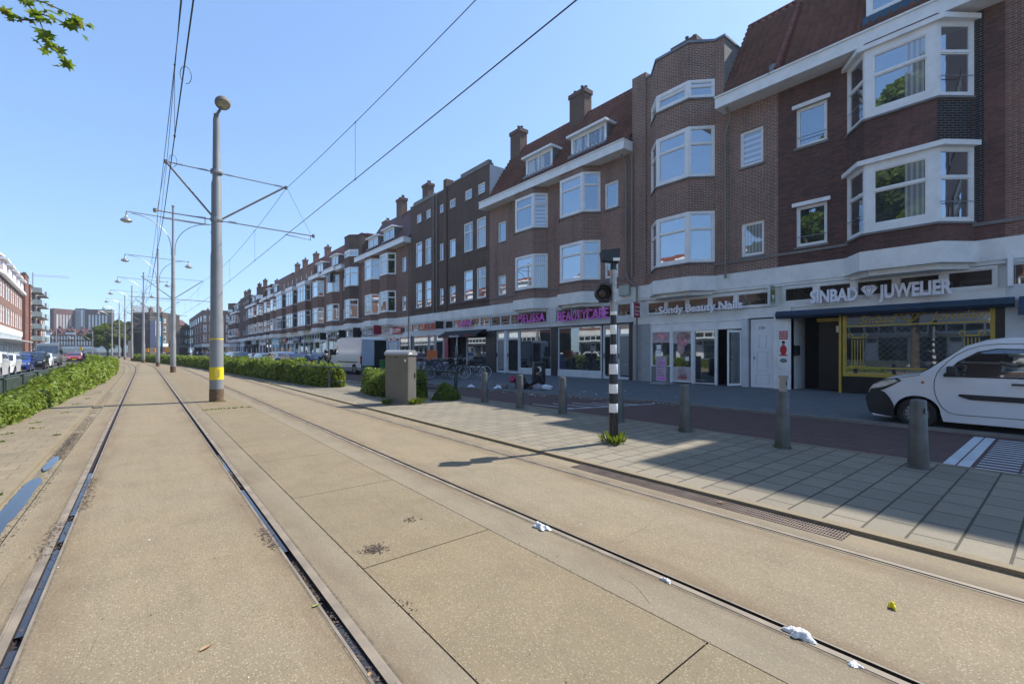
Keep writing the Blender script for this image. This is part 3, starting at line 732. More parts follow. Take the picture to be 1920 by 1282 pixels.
def pipe(par, a, z0, z1, o=.1, hop=None):
    mb = MB(); pts = [(a, o, z0)]
    if hop: pts += [(a, o, z1 - .9), (a + hop[0], o + .05, z1 - .35), (a + hop[0], o + hop[1], z1)]
    else: pts += [(a, o, z1)]
    mb.tube(pts, .055, 8)
    for z in (z0 + 1, z0 + 3.4, z0 + 6): mb.lathe([(.075, -.03), (.075, .03)], (a, o, z), 'z', 10)
    return mb.build('downpipe', M['pipe'], par, smooth=50)
SHOPS = ['palegrey', 'white', 'greypaint', 'darkfr', 'white', 'palegrey', 'cream']
def shopfront(par, a0, a1, segs=None, fm='palegrey', trans=True, band=(4.42, 5.1), zt=3.15, box=True, basem='stone', door='door_white', transm='g_shop'):
    """segs: (kind, a, b) kind in win, door, dark, pier"""
    mb = MB(); mb.box(a0, a1, -.05, .02, band[0], band[1]); mb.build('fascia_band', M['cream'], par)
    f = MB(); o = -.04
    f.box(a0, a1, -.14, o, zt, zt + .42); f.box(a0, a1, -.14, o + .03, 4.30, band[0])
    fo = f.build('shop_fascia', M[fm], par)
    if trans:
        n = max(2, round((a1 - a0) / 1.35)); w = (a1 - a0) / n
        for i in range(n): window(par, ID, a0 + i * w, a0 + (i + 1) * w, zt + .42, 4.30, '1', transm, o=o - .01, fw=.07, fm=M[fm], name='transom_window')
    if segs is None:
        L = a1 - a0; dw = 1.05; segs = [('pier', a0, a0 + .25), ('win', a0 + .25, a0 + .25 + (L - .5 - dw) * .5), ('door', a0 + .25 + (L - .5 - dw) * .5, a0 + .25 + (L - .5 - dw) * .5 + dw), ('win', a0 + .25 + (L - .5 - dw) * .5 + dw, a1 - .25), ('pier', a1 - .25, a1)]
    for sg in segs:
        kd, A, B = sg[:3]
        if kd == 'pier':
            q = MB(); q.box(A, B, -.3, .015, 0.02, zt); q.build('pier', M[sg[3] if len(sg) > 3 else fm], par)
        elif kd == 'win':
            zb = sg[3] if len(sg) > 3 else .5
            q = MB(); q.box(A, B, -.14, -.01, .03, zb); q.build('stall_riser', M[basem], par)
            window(par, ID, A, B, zb, zt, '1', 'g_shop', o=-.05, fw=.07, fm=M[fm], mull=sg[4] if len(sg) > 4 else None, name='shop_window')
        elif kd == 'door':
            dm = sg[3] if len(sg) > 3 else door
            w = window(par, ID, A, B, .06, zt, 'T', 'g_shop', o=-.05, fw=.09, fm=M[fm], transom=.2, name='door')
            q = MB(); q.box(A + .12, B - .12, -.095, -.07, .12, 2.5)
            if dm != 'glass': q.build('door_panel', M[dm], w)
            h = MB(); h.box(A + .16, A + .19, -.07, -.02, 1.1, 1.4); h.build('handle', M['galv'], w)
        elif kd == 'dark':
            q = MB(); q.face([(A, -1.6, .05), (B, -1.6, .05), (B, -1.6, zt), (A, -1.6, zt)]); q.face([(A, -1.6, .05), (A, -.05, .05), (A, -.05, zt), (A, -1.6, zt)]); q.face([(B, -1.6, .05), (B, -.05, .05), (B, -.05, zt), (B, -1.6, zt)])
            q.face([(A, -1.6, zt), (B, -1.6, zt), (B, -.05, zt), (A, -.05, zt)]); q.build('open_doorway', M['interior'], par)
def awning(par, a0, a1, z=3.15, o=.0, mat='awnblue', ext=.0, val=.22, name='awning'):
    mb = MB()
    mb.extr([(o, z - .16), (o + .22, z - .18), (o + .33, z - .08), (o + .33, z + .04), (o + .24, z + .12), (o, z + .14)], a0, a1)
    if ext: mb.extr([(o + .24, z + .06), (o + ext, z - .25), (o + ext, z - .27), (o + .24, z + .04)], a0, a1); mb.extr([(o + ext, z - .24), (o + ext + .02, z - .24), (o + ext + .02, z - .24 - val), (o + ext, z - .24 - val)], a0, a1)
    return mb.build(name, M[mat], par, smooth=35)
def body(par, L, bmat, z0=5.1, z1=12.4, holes=(), depth=8.3, core=.2):
    mb = MB(); wall(mb, ID, 0, L, z0, z1, list(holes))
    mb.face([(0, 0, z0), (0, 0, z1), (0, -depth, z1), (0, -depth, z0)]); mb.face([(L, 0, z0), (L, 0, z1), (L, -depth, z1), (L, -depth, z0)][::-1])
    mb.face([(0, -depth, 0), (0, -depth, z1), (L, -depth, z1), (L, -depth, 0)][::-1])
    mb.face([(0, 0, z1), (L, 0, z1), (L, -depth, z1), (0, -depth, z1)])
    w = mb.build('wall', M[bmat], par)
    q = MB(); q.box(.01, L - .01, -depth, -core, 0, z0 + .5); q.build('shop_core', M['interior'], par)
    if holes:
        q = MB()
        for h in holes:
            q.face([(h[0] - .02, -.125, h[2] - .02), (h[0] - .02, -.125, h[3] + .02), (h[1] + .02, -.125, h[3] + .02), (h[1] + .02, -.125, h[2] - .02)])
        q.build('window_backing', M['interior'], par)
    return w
def string_course(par, L, z=5.55, mat='stone', a0=0):
    mb = MB(); mb.box(a0, L, 0, .05, z, z + .1); mb.build('string_course', M[mat], par)
def text(s, size, loc, mat, parent=None, ext=.03, name='lettering', shear=0, space=1.0, align='LEFT', rz=-90, bold=0, xs=1.0, width=None):
    c = bpy.data.curves.new(name, 'FONT'); c.body = s; c.size = size; c.extrude = ext; c.shear = shear; c.space_character = space; c.align_x = align; c.offset = bold; c.resolution_u = 3
    tmp = bpy.data.objects.new('tmp', c); COL.objects.link(tmp); dg = bpy.context.evaluated_depsgraph_get(); dg.update()
    me = bpy.data.meshes.new_from_object(tmp.evaluated_get(dg)); COL.objects.unlink(tmp); bpy.data.objects.remove(tmp)
    if width:
        xx = [v.co.x for v in me.vertices]; xs = width / (max(xx) - min(xx))
    me.materials.clear(); me.materials.append(M[mat]); me.name = name
    o = bpy.data.objects.new(name, me); COL.objects.link(o); o.location = loc; o.rotation_euler = (R(90), 0, R(rz)); o.scale = (xs, 1, 1); text.xs = xs
    if parent: o.parent = parent
    return o
XF = 20.5
def house(name, label, y0, loc=None, rz=None, group=None, cat='house'):
    e = empty(name, loc or (XF, y0, 0), R(90) if rz is None else rz); tag(e, label, cat, group); return e
# ---------------------------------------------------------------- right-hand row of houses
def railbar(par, a0, a1, z, fr=ID, o=.05):
    mb = MB(); mb.tube([fr(a0, o, z), fr(a1, o, z)], .014, 6); mb.build('safety_bar', M['galv'], par)
def sm(e, a0, a1, z0, z1, lay='1', g=None, sill='stone', lintel=None, bar=False, **k):
    w = window(e, ID, a0, a1, z0, z1, lay, g, sill=sill, **k)
    if lintel: mb = MB(); mb.box(a0 - .12, a1 + .12, -.02, .09, z1 + .0, z1 + .15); mb.build('lintel', M[lintel], w)
    if bar: railbar(w, a0, a1, z0 + .38)
    return w
# A: corner house at the right edge of the photograph
A = house('corner_house', 'red brick house at the far right edge, beside the jeweller, with a navy awning', -7.0); L = 8.35
hs = [(1.0, 2.2, 5.8, 8.1), (1.0, 2.2, 9.7, 12.0), (3.0, 6.4, 5.8, 8.1), (3.0, 6.4, 9.7, 12.0)]
body(A, L, 'brick_mid', z1=17.3, holes=hs)
for h in hs: sm(A, *h, lay='T')
shopfront(A, 0, L, [('pier', 0, .5, 'palegrey'), ('win', .5, 4.5), ('door', 4.5, 5.5), ('win', 5.5, 7.85), ('pier', 7.85, L, 'palegrey')])
string_course(A, L, 5.55)
# B: jeweller
y0 = 1.35; B = house('jeweller_house', 'dark brown brick house over the SINBAD JUWELIER shop with large white-framed bay windows', y0); L = 6.42
l = lambda y: y - y0
hs = [(4.67, 5.75, 5.8, 7.42), (4.67, 5.75, 9.78, 11.36)]
body(B, L, 'brick_dark', holes=hs, core=1.7)
for i, h in enumerate(hs): sm(B, *h, g='g_dark', lintel='white', bar=True)
b = bay(B, l(2.02), l(5.38), 'brick_dark', levels=((5.72, 8.1), (9.7, 12.08)), p=.9, k=.74, glassm='g_dark2', lintel='white', posts=.26, transom=.40)
for z0, z1 in ((5.9, 7.95), (9.85, 11.95)):
    m = MB(); frc = FR((l(2.76), .9), (l(4.64), .9)); m.box(.32, .80, -.053, -.050, z0, z1, frc); m.build('curtain', M['g_full'], b)
for fa, fb in (((l(2.02), 0), (l(2.76), .9)), ((l(4.64), .9), (l(5.38), 0))):
    fr = FR(fa, fb)
    for z in (6.35, 10.33): railbar(b, .05, fr.L - .05, z, fr, .06)
gl = MB(); fr = FR((l(2.02), 0), (l(2.76), .9))
gl.box(.02, fr.L + .01, .002, .012, 8.28, 9.6, fr); gl.box(0, .2, .001, .01, 5.7, 12.3, FR((l(1.80), .01))); gl.build('glazed_brick_panel', M['brick_glaze'], b)
string_course(B, L, 5.55)
roof(B, L); gutter(B, -.02, L + .0)
yy = roof_y(13.8) + .1
dm = MB(); dm.box(.7, 3.5, -1.9, yy - .08, 13.4, 15.5); d = dm.build('dormer', M['lead'], B)
window(d, FR((.7, yy)), 0, 2.8, 13.85, 15.5, '1', 'g_dark2', o=0, fw=.16, mull=[.5])
dm = MB(); dm.box(.55, 3.65, -1.9, yy + .3, 15.5, 15.68); dm.build('dormer_roof', M['white'], d)
dm = MB(); dm.box(.62, 3.58, yy - .1, yy + .12, 13.45, 13.85); dm.build('dormer_flashing', plain('blue_flashing', (.02, .09, .16), .5), d)
hip = MB(); hip.tube([(L - .1, RY0 + .1, EAVE + .35), (L + .0, RY1, RIDGE + .08)], .11, 8); hip.build('verge_tiles', M['tiles_red'], B)
vp = MB(); vp.tube([(L + .05, RY0 + .0, EAVE + .25), (L + .05, RY0 + .05, EAVE + .62)], .14, 10); vp.build('roof_vent', M['lead'], B)
chimney(B, 1.0, y=-3.2)
# shop of the jeweller
shopfront(B, 0, L, [('pier', 0, .20, 'black'), ('pier', .20, l(1.56) + .0, 'darkfr')], fm='cream', trans=False)
nT = 5
for i in range(nT):
    a = .16 + i * (L - .3) / nT; window(B, ID, a, a + (L - .3) / nT, 3.55, 4.28, '1', 'g_trans', o=-.03, fw=.09, fm=M['cream'], name='transom_window')
sb = MB(); a0, a1 = l(1.56), l(5.52)
sb.box(a0, a1, -.2, -.02, .03, .68); sb.build('stall_riser', M['black'], B)
sw = window(B, ID, a0, a1, .68, 3.08, '1', 'g_shop', o=.0, fw=.075, fm=M['gold'], name='shop_window')
m = MB()
for z in (2.52, .98): m.box(a0 + .1, a1 - .1, -.052, -.048, z, z + .05)
for cx in (a0 + .52, a1 - .45):   # gold columns on the glass
    for i in range(5): m.box(cx - .17 + i * .085 - .012, cx - .17 + i * .085 + .012, -.052, -.048, 1.12, 2.05)
    m.box(cx - .24, cx + .24, -.052, -.048, 1.05, 1.09); m.box(cx - .25, cx + .25, -.052, -.048, 2.10, 2.14)
    for sgn in (-1, 1): m.lathe([(.055, -.002), (.085, -.002), (.085, .002), (.055, .002)], (cx + sgn * .22, -.05, 2.20), 'y', 14, True)
ccx = (a0 + a1) / 2 + .05
for p, q in (((-.42, 2.92), (.42, 2.92)), ((-.42, 2.92), (0, 2.60)), ((.42, 2.92), (0, 2.60)), ((-.25, 2.92), (-.1, 2.66)), ((-.25, 2.92), (0, 2.6)), ((.25, 2.92), (.1, 2.66)), ((.25, 2.92), (0, 2.6)), ((-.08, 2.92), (-.02, 2.64)), ((.08, 2.92), (.02, 2.64))):
    m.tube([(ccx + p[0], -.05, p[1]), (ccx + q[0], -.05, q[1])], .011, 4)
m.build('window_decoration', M['gold'], sw)
tx = text('Sinbad', .40, (0, 0, 0), 'gold', sw, .002, 'lettering', .35, 1.0, 'LEFT', 180); tx.location = (l(5.05), -.045, 2.63)
tx = text('Juwelier', .40, (0, 0, 0), 'gold', sw, .002, 'lettering', .35, 1.0, 'LEFT', 180); tx.location = (l(3.05), -.045, 2.66)
tx = text('Goud &', .13, (0, 0, 0), 'gold', sw, .002, 'lettering', .1, 1.1, 'LEFT', 180); tx.location = (l(4.5), -.045, .80)
# roll-grille behind the glass
m = MB(); A0, A1 = a0 + .95, a1 - .9
for i in range(-10, 20):
    x = A0 + i * .2
    for s_ in (1, -1):
        x0 = x; x1 = x + s_ * 1.35; z0, z1 = 1.1, 2.45
        def clip(x0, z0, x1, z1):
            t0, t1 = 0, 1; dx = x1 - x0
            for (lo, hi) in ((A0, A1),):
                ta, tb = (lo - x0) / dx, (hi - x0) / dx
                if ta > tb: ta, tb = tb, ta
                t0 = max(t0, ta); t1 = min(t1, tb)
            return None if t0 >= t1 else (x0 + dx * t0, z0 + (z1 - z0) * t0, x0 + dx * t1, z0 + (z1 - z0) * t1)
        c = clip(x0, z0, x1, z1)
        if c: m.tube([(c[0], -.05, c[1]), (c[2], -.05, c[3])], .0045, 3, False)
m.build('security_grille', M['pipe'], sw)
m = MB(); m.box(0, L, -.24, -.13, 3.08, 4.42); m.build('shop_backing', M['cream'], B)
# porch: white side wall, dark door in a gold frame
m = MB(); px0, px1 = l(5.62), l(7.28)
m.face([(px1, -1.5, .05), (px1, 0, .05), (px1, 0, 3.4), (px1, -1.5, 3.4)]); m.face([(px0, -1.5, 3.4), (px1, -1.5, 3.4), (px1, 0, 3.4), (px0, 0, 3.4)]); m.build('porch_wall', M['cream'], B)
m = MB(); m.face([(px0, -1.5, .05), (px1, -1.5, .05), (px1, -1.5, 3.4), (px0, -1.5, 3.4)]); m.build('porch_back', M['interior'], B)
m = MB(); m.box(px0 + .02, px0 + .85, -.6, -.55, .08, 2.75); dd = m.build('door', M['black'], B)
m = MB(); m.box(px0 - .06, px0 + .02, -.62, .02, .05, 3.0); m.box(px0, px0 + .9, -.56, -.48, 2.78, 2.92); m.build('door_frame', M['gold'], dd)
m = MB(); m.box(px0 + .15, px0 + .25, -.54, -.5, 2.35, 2.6); m.build('door_label', M['white'], dd)
m = MB(); m.box(px1 - .14, px1 - .01, -.55, -.25, 1.45, 1.85); m.build('mailbox', M['darkplastic'], B)
m = MB(); m.box(px1, L, -.3, .03, .05, 3.5); m.build('pier', M['cream'], B)
m = MB(); m.box(px1, px0, -.3, -.1, 3.05, 3.55); m.build('porch_head', M['cream'], B)


def glyphs(par, w, h, loc, mat, n, seed=1, rz=-90, th=.12, name='lettering', slant=0):
    """rows of letter-like strokes for writing that is too small to read in the photograph"""
    r_ = random.Random(seed); m = MB(); cw = w / n; t = cw * th
    for i in range(n):
        x0 = i * cw + cw * .1; x1 = (i + 1) * cw - cw * .14; k = r_.randrange(6)
        def bar(a, b, c, d): m.v += [(a + slant * c, 0, c), (b + slant * c, 0, c), (b + slant * d, 0, d), (a + slant * d, 0, d)]; q = len(m.v) - 4; m.f.append((q, q + 1, q + 2, q + 3)); m.m.append(0)
        t = cw * .2; u = h * .16
        if k != 4: bar(x0, x0 + t, 0, h)
        if k in (0, 2, 3, 4): bar(x1 - t, x1, 0 if k != 3 else h * .5, h)
        if k in (0, 1, 3): bar(x0 + t, x1 - t * (k != 1), h - u, h)
        if k in (1, 2, 3, 5): bar(x0 + t, x1 - t * (k in (2, 3)), h * .45, h * .45 + u)
        if k in (0, 1, 4): bar(x0 + (t if k != 4 else 0), x1 - t * (k != 1), 0, u)
    o = m.build(name, M[mat], par); o.location = loc; o.rotation_euler = (0, 0, R(rz)); return o
def letters(name, label, s, size, y, z, mat, x=XF - .2, back=None, space=1.0, xs=1.0, bold=.0, ext=.035, cat='shop sign', halo=None, shear=0, width=None):
    e = empty(name, (x, y, z)); tag(e, label, cat)
    t = text(s, size, (0, 0, 0), mat, e, ext, 'lettering', shear, space, bold=bold, xs=xs, width=width)
    if halo: text(s, size, (ext * .9, 0, 0), halo, e, ext * .8, 'letter_edge', shear, space, bold=bold + .014, xs=text.xs)
    if back:
        y1, y2, z1, z2, m_ = back; mb = MB(); mb.box(ext + .01, ext + .06, y2 - y, y1 - y, z1 - z, z2 - z); mb.build('backing_board', M[m_], e)
    return e
e = letters('shop_sign', 'white raised letters SINBAD JUWELIER with a diamond above the gold jeweller window', 'SINBAD', .64, 6.53, 3.50, 'letter', bold=.024, width=1.53)
text('JUWELIER', .64, (0, -2.18, 0), 'letter', e, .035, 'lettering', bold=.024, width=1.91)
m = MB(); c0 = -1.86
V = [(-.25, .36), (-.14, .46), (.14, .46), (.25, .36), (0, 0)]
m.extr([(a, b) for a, b in V], 0, .05, FR((0, 0)))
dg = MB(); dg.v = [(p[0] - .03, c0 + p[1], p[2] + .02) for p in m.v]; dg.f = m.f; dg.m = m.m
dg.build('diamond', M['letter'], e)
m = MB()
for p, q in (((-.25, .36), (.25, .36)), ((-.1, .36), (0, 0)), ((.1, .36), (0, 0)), ((-.1, .36), (-.02, .46)), ((.1, .36), (.02, .46))):
    m.tube([(-.036, c0 + p[0], p[1] + .02), (-.036, c0 + q[0], q[1] + .02)], .008, 4)
m.build('facets', M['galv'], e)
def awn_thing(label, y0, y1, z, mat='awnblue', ext=0, x=XF):
    e = empty('awning', (x, y0, 0), R(90)); tag(e, label, 'awning'); awning(e, 0, y1 - y0, z, 0.02, mat, ext, name='awning_box')
    m = MB()
    for a in (.1, y1 - y0 - .1): m.box(a - .04, a + .04, 0, .25, z - .02, z + .10)
    m.build('bracket', M['darkplastic'], e); return e
awn_thing('rolled-up navy awning above the gold-framed jeweller window', 1.15, 7.75, 3.12)
awn_thing('navy awning of the house at the far right edge', -5.5, 1.05, 3.12, ext=.7)
def blade(label, y, z0, z1, w, mat, lines=(), lm='letter', size=.16, x=XF, t=.1):
    """projecting box sign at right angles to the facade"""
    e = empty('projecting_sign', (x, y, z0)); tag(e, label, 'sign')
    m = MB(); m.box(-w - .08, -.08, -t / 2, t / 2, 0, z1 - z0); m.build('sign_box', M[mat], e)
    m = MB(); m.tube([(-.08, 0, .1), (.02, 0, .1)], .02, 6); m.tube([(-.08, 0, z1 - z0 - .1), (.02, 0, z1 - z0 - .1)], .02, 6); m.build('bracket', M['galv'], e)
    for i, s in enumerate(lines):
        t_ = text(s, size, (-.08 - w + .05, -t / 2 - .004, z1 - z0 - .06 - (i + 1) * size * 1.15), lm, e, .003, 'lettering', rz=0)
    return e
blade('blank white box sign beside the navy awning at the far right', 1.22, 3.55, 4.5, .42, 'white')
e = blade('x', 7.9, 3.55, 4.35, .5, 'palegrey')
e['label'] = 'olive green box sign with a pale diamond, between the jeweller and the nail salon signs'
ol = MB(); ol.box(-.56, -.10, -.06, -.052, .06, .74); ol.build('sign_face', plain('olive', (.17, .19, .03), .5), e)
glyphs(e, .36, .11, (-.51, -.064, .60), 'letter', 4, 3, 0); glyphs(e, .36, .04, (-.51, -.064, .09), 'letter', 5, 4, 0)
m = MB(); m.extr([(-.49, .36), (-.17, .36), (-.33, .12)], 0, .004, FR((0, -.068), d=(0, 1)))
mm = MB(); mm.v = [(p[0] * -1 if False else q[0], q[1], q[2]) for p, q in zip(m.v, [(-.49, -.066, .38), (-.17, -.066, .38), (-.33, -.066, .14)] * 2)]
mm.f = [(0, 1, 2)]; mm.m = [0]; mm.build('diamond', M['letter'], e)

# C: Sondy Beauty Nails with the tower bay
y0 = 7.77; C_ = house('nail_salon_house', 'red-brown brick house with a four-storey bay tower over the Sondy Beauty Nails shop', y0); L = 7.23
l = lambda y: y - y0
hs = [(l(8.32), l(9.28), 5.75, 7.22), (l(8.35), l(9.33), 9.68, 11.25)]
body(C_, L, 'brick_red', holes=hs, z1=12.4, core=1.7)
for h, g in zip(hs, ('g_full', 'g_blind')): sm(C_, *h, g=g)
m = MB(); T0 = l(10.05); m.box(T0, L, -2.2, .0, 12.4, 15.9); m.box(L - .85, L, -2.2, .06, 5.1, 16.25)
tw = m.build('tower', M['brick_red'], C_)
m = MB(); m.box(T0 - .03, T0 + .0, -2.2, .0, 12.5, 15.9); m.face([(T0 - .005, 0, 12.8), (T0 - .005, -2.2, 12.8), (T0 - .005, -2.2, 16.0), (T0 - .005, 0, 16.0)]); m.build('tower_cheek', M['stone'], tw)
m = MB(); m.box(T0 - .08, L - .85, -2.3, .05, 15.9, 16.0); m.prism(bay_plan(l(10.42), l(13.9), .88, .85), 15.9, 16.02); m.build('coping', M['lead'], tw)
b = bay(C_, l(10.47), l(13.86), 'brick_red', levels=((5.74, 8.1), (9.7, 12.05), (13.35, 14.2)), p=.82, k=.85, ztop=15.9, glassm='g_dark2', posts=.16, transom=.34, mid=None)
string_course(C_, L, 5.55)
r = roof(C_, T0); gutter(C_, 0, T0 + .0)
pipe(C_, T0 - .15, 4.9, 12.35, o=.16, hop=(-.25, .4))
pipe(C_, L - .05, 5.6, 12.2, o=.14)
chimney(C_, L - .6, y=-4.4, z0=15, z1=19.7, w=1.5, mat='brick_brown'); chimney(C_, 4.6, y=-4.8, z0=15, z1=18.0, w=.9, pots=2)
shopfront(C_, 0, L, [('pier', 0, .17, 'cream'), ('pier', l(9.0), l(9.25), 'palegrey'), ('pier', l(13.93), L, 'greypaint')], fm='cream', trans=False, zt=3.05)
for a, b_ in ((.1, 1.75), (1.75, 2.95), (2.95, 4.1), (4.1, 5.25), (5.25, 6.4)): window(C_, ID, a, b_, 3.5, 4.22, '1', 'g_trans', o=-.02, fw=.08, fm=M['cream'], name='transom_window')
m = MB(); m.box(0, L, -.24, -.13, 3.08, 4.42); m.build('shop_backing', M['cream'], C_)
# white panelled door 154
w = window(C_, ID, l(7.95), l(8.92), .06, 3.0, '1', 'g_dark', o=-.12, fw=.1, fm=M['door_white'], name='house_door')
m = MB(); m.box(l(8.05), l(8.82), -.19, -.15, .1, 2.95); dp = m.build('door_leaf', M['door_white'], w)
m = MB()
for (xa, xb, za, zb) in ((8.28, 8.6, 1.75, 2.3), (8.22, 8.66, .75, 1.6), (8.16, 8.72, .2, .6)):
    for q in ((xa, xb, za, za + .02), (xa, xb, zb - .02, zb), (xa, xa + .02, za, zb), (xb - .02, xb, za, zb)): m.box(l(q[0]), l(q[1]), -.15, -.135, q[2], q[3])
m.build('door_moulding', M['palegrey'], dp)
m = MB(); m.box(l(8.76), l(8.79), -.15, -.09, 1.25, 1.4); m.build('door_handle', M['galv'], dp)
tx = text('154', .17, (0, 0, 0), 'darkfr', w, .003, 'house_number', rz=180); tx.location = (l(8.6), -.13, 2.56)
# salon front: white upper panels, two windows with pictures, glass door, open door
m = MB()
xs = [(9.28, 10.38), (10.44, 11.55), (11.6, 12.72), (12.76, 13.9)]
for a, c in xs: m.box(l(a), l(c), -.1, -.06, 2.68, 3.02)
m.build('upper_panel', M['white'], C_)
m = MB(); m.box(l(9.2), l(13.95), -.12, -.03, 3.0, 3.1); m.box(l(9.2), l(13.95), -.12, -.03, 2.62, 2.70)
for x in (9.22, 10.41, 11.58, 12.74, 13.93): m.box(l(x) - .045, l(x) + .045, -.12, -.025, .05, 3.02)
m.build('salon_frame', M['white'], C_)
def salonwin(a, c, z0, z1): return window(C_, ID, l(a), l(c), z0, z1, '1', 'g_shop', o=-.045, fw=.045, fm=M['white'], name='shop_window')
w1 = salonwin(12.78, 13.88, .85, 2.62); w2 = salonwin(11.63, 12.69, .1, 2.62); w3 = salonwin(10.46, 11.53, .08, 2.62)
m = MB(); m.box(l(12.78), l(13.88), -.12, -.05, .05, .85); m.build('stall_riser', plain('riser_grey', (.20, .20, .20), .7), C_)
flesh = plain('picture_flesh', (.45, .30, .30), .5, var=.5, scale=1.7); rose = plain('picture_rose', (.55, .25, .28), .5, var=.5, scale=4)
for wi, (a, c, z0, z1, mt) in ((w1, (12.82, 13.84, 2.05, 2.6, 'f')), (w2, (11.67, 12.65, 2.0, 2.6, 'p')), (w2, (11.67, 12.65, .12, .85, 'p'))):
    m = MB(); m.face([(l(a), -.092, z0), (l(c), -.092, z0), (l(c), -.092, z1), (l(a), -.092, z1)]); m.build('window_film', plain('film_white', (.50, .46, .47), .5, var=.1) if mt == 'p' else plain('film_pink', (.46, .34, .36), .5, var=.2), wi)
# portrait and hand pictures on the film (generic shapes)
def blob(par, pts, mat, y, name='picture'):
    m = MB(); m.face([(p[0], y, p[1]) for p in pts]); return m.build(name, mat, par)
def ell(cx, cz, rx, rz_, n=18, a=0): return [(cx + rx * math.cos(t) * math.cos(a) - rz_ * math.sin(t) * math.sin(a), cz + rx * math.cos(t) * math.sin(a) + rz_ * math.sin(t) * math.cos(a)) for t in [2 * math.pi * i / n for i in range(n)]]
blob(w1, ell(l(13.3), 2.4, .36, .13, a=.4), rose, -.088); blob(w1, ell(l(13.05), 2.3, .15, .10), flesh, -.087)
blob(w2, ell(l(12.1), 2.32, .38, .24), plain('hair', (.35, .22, .2), .6, var=.4), -.088); blob(w2, ell(l(12.22), 1.75, .2, .28), flesh, -.087); blob(w2, ell(l(12.15), 2.05, .28, .22), rose, -.086)
for i in range(4): blob(w2, ell(l(12.0 + i * .11), .62, .04, .2, a=(i - 1.5) * .12), flesh, -.087)
blob(w2, ell(l(12.12), .36, .24, .16), flesh, -.086)
for i in range(5): blob(w2, ell(l(11.98 + i * .1), .30 + .03 * (i % 2), .045, .05), plain('nail_red', (.45, .03, .05), .3), -.085)
for (a, c, z0, z1) in ((13.35, 13.65, 1.2, 1.42), (13.35, 13.65, 1.45, 1.67), (13.35, 13.6, 1.72, 1.95), (11.8, 12.0, 1.15, 1.35)):
    m = MB(); m.face([(l(a), -.09, z0), (l(c), -.09, z0), (l(c), -.09, z1), (l(a), -.09, z1)])
    m.build('notice_sheet', M['white'], w1)
m = MB(); m.box(l(10.9), l(11.35), -.6, -.3, .3, .9); m.build('shop_interior_plant_box', M['green'], C_)
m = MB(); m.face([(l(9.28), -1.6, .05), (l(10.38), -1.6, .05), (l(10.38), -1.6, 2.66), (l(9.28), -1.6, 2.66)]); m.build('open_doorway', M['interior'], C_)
m = MB(); fr = FR((l(9.3), -.02), d=(.45, .89))
for q in ((0, .07, .1, 2.55), (.62, .69, .1, 2.55), (.07, .62, .1, .2), (.07, .62, 2.45, 2.55)): m.box(q[0], q[1], 0, .045, q[2], q[3], fr)
dl = m.build('open_door_leaf', M['white'], C_)
m = MB(); m.box(.07, .62, .015, .03, .2, 2.45, fr); m.build('door_glass', M['g_shop'], dl)
m = MB(); m.box(.60, .63, -.06, 0, 1.2, 1.5, fr); m.build('handle', M['galv'], dl)
letters('shop_sign', 'white letters Sondy Beauty Nails above the nail salon front', 'Sondy Beauty Nails', .52, 13.28, 3.50, 'letter', width=4.15, bold=.014)
e = blade('crimson box sign reading Sondy Beauty Nails beside the downpipe', 14.55, 3.40, 4.15, .50, 'crimson', ('Sondy', 'Beauty', 'Nails'), size=.17)
m = MB(); m.box(-.66, -.60, -.055, .055, 0, .75); m.build('sign_edge', M['white'], e)
# poster strip on the white pier
e = empty('poster', (XF - .035, 7.55, .95)); tag(e, 'tall white poster with a red-clothed figure and red banner on the pier between the shops', 'poster')
m = MB(); m.box(-.012, 0, -.17, .17, 0, 2.0); m.build('poster_sheet', M['white'], e)
m = MB(); m.box(-.016, -.012, -.16, .16, 1.15, 1.50); m.build('red_banner', M['red'], e)
def onp(par, pts, mat, x): 
    m = MB(); m.face([(x, p[0], p[1]) for p in pts]); return m.build('picture', mat, par)
onp(e, ell(0, .72, .13, .20), M['red'], -.014); onp(e, ell(0, .98, .06, .08), M['skin'], -.016); onp(e, ell(0, 1.04, .065, .05), M['black'], -.017); onp(e, ell(0, .28, .14, .09), M['stone'], -.014); onp(e, ell(0, 1.75, .13, .10), M['olive'] if 'olive' in M else M['cream'], -.014)
m = MB(); m.box(-.016, -.012, -.15, .15, .48, .54); m.build('red_table', M['red'], e)
for i in range(3): glyphs(e, .28, .065, (-.018, .14, 1.40 - i * .10), 'letter', 9 + i, 20 + i)

# D: duo house Melissa / Beautycare
def duo(e, y0, flip=False, bm='brick_red', L=13.1, shop=True, detail=True, seed=1, near=False):
    """two mirrored dwellings under one long gutter: small window, bay, bay, small window, two dormers"""
    X = (lambda a: L - a) if flip else (lambda a: a)
    def iv(a, b): a, b = X(a), X(b); return (min(a, b), max(a, b))
    rnd.seed(seed)
    sw = [iv(.98, 1.95) , iv(11.1, 12.05)]
    hs = [(*s_, *z) for s_ in sw for z in ((5.75, 7.22), (9.68, 11.18))]
    body(e, L, bm, holes=hs)
    for h in hs: sm(e, *h)
    for s_, k, lv in ((iv(2.25, 5.5), .70, ((5.75, 8.05), (9.68, 12.0))), (iv(6.65, 9.7), .6, ((5.75, 8.0), (9.68, 11.95)))):
        bay(e, *s_, bm, levels=lv, p=.75, k=k)
    string_course(e, L, 5.55)
    roof(e, L, detail=detail); gutter(e, -.02, L + .25)
    dormer(e, *iv(1.9, 4.65), lights=2); dormer(e, *iv(6.35, 8.95), z1=14.85, lights=2)
    c1 = X(6.0); c2 = X(12.4)
    chimney(e, c1, y=-2.4, z0=15.6, z1=19.0, w=1.35, mat='brick_brown', pots=4); chimney(e, c2, y=-2.3, z0=15.5, z1=18.8, w=1.2, mat='brick_brown')
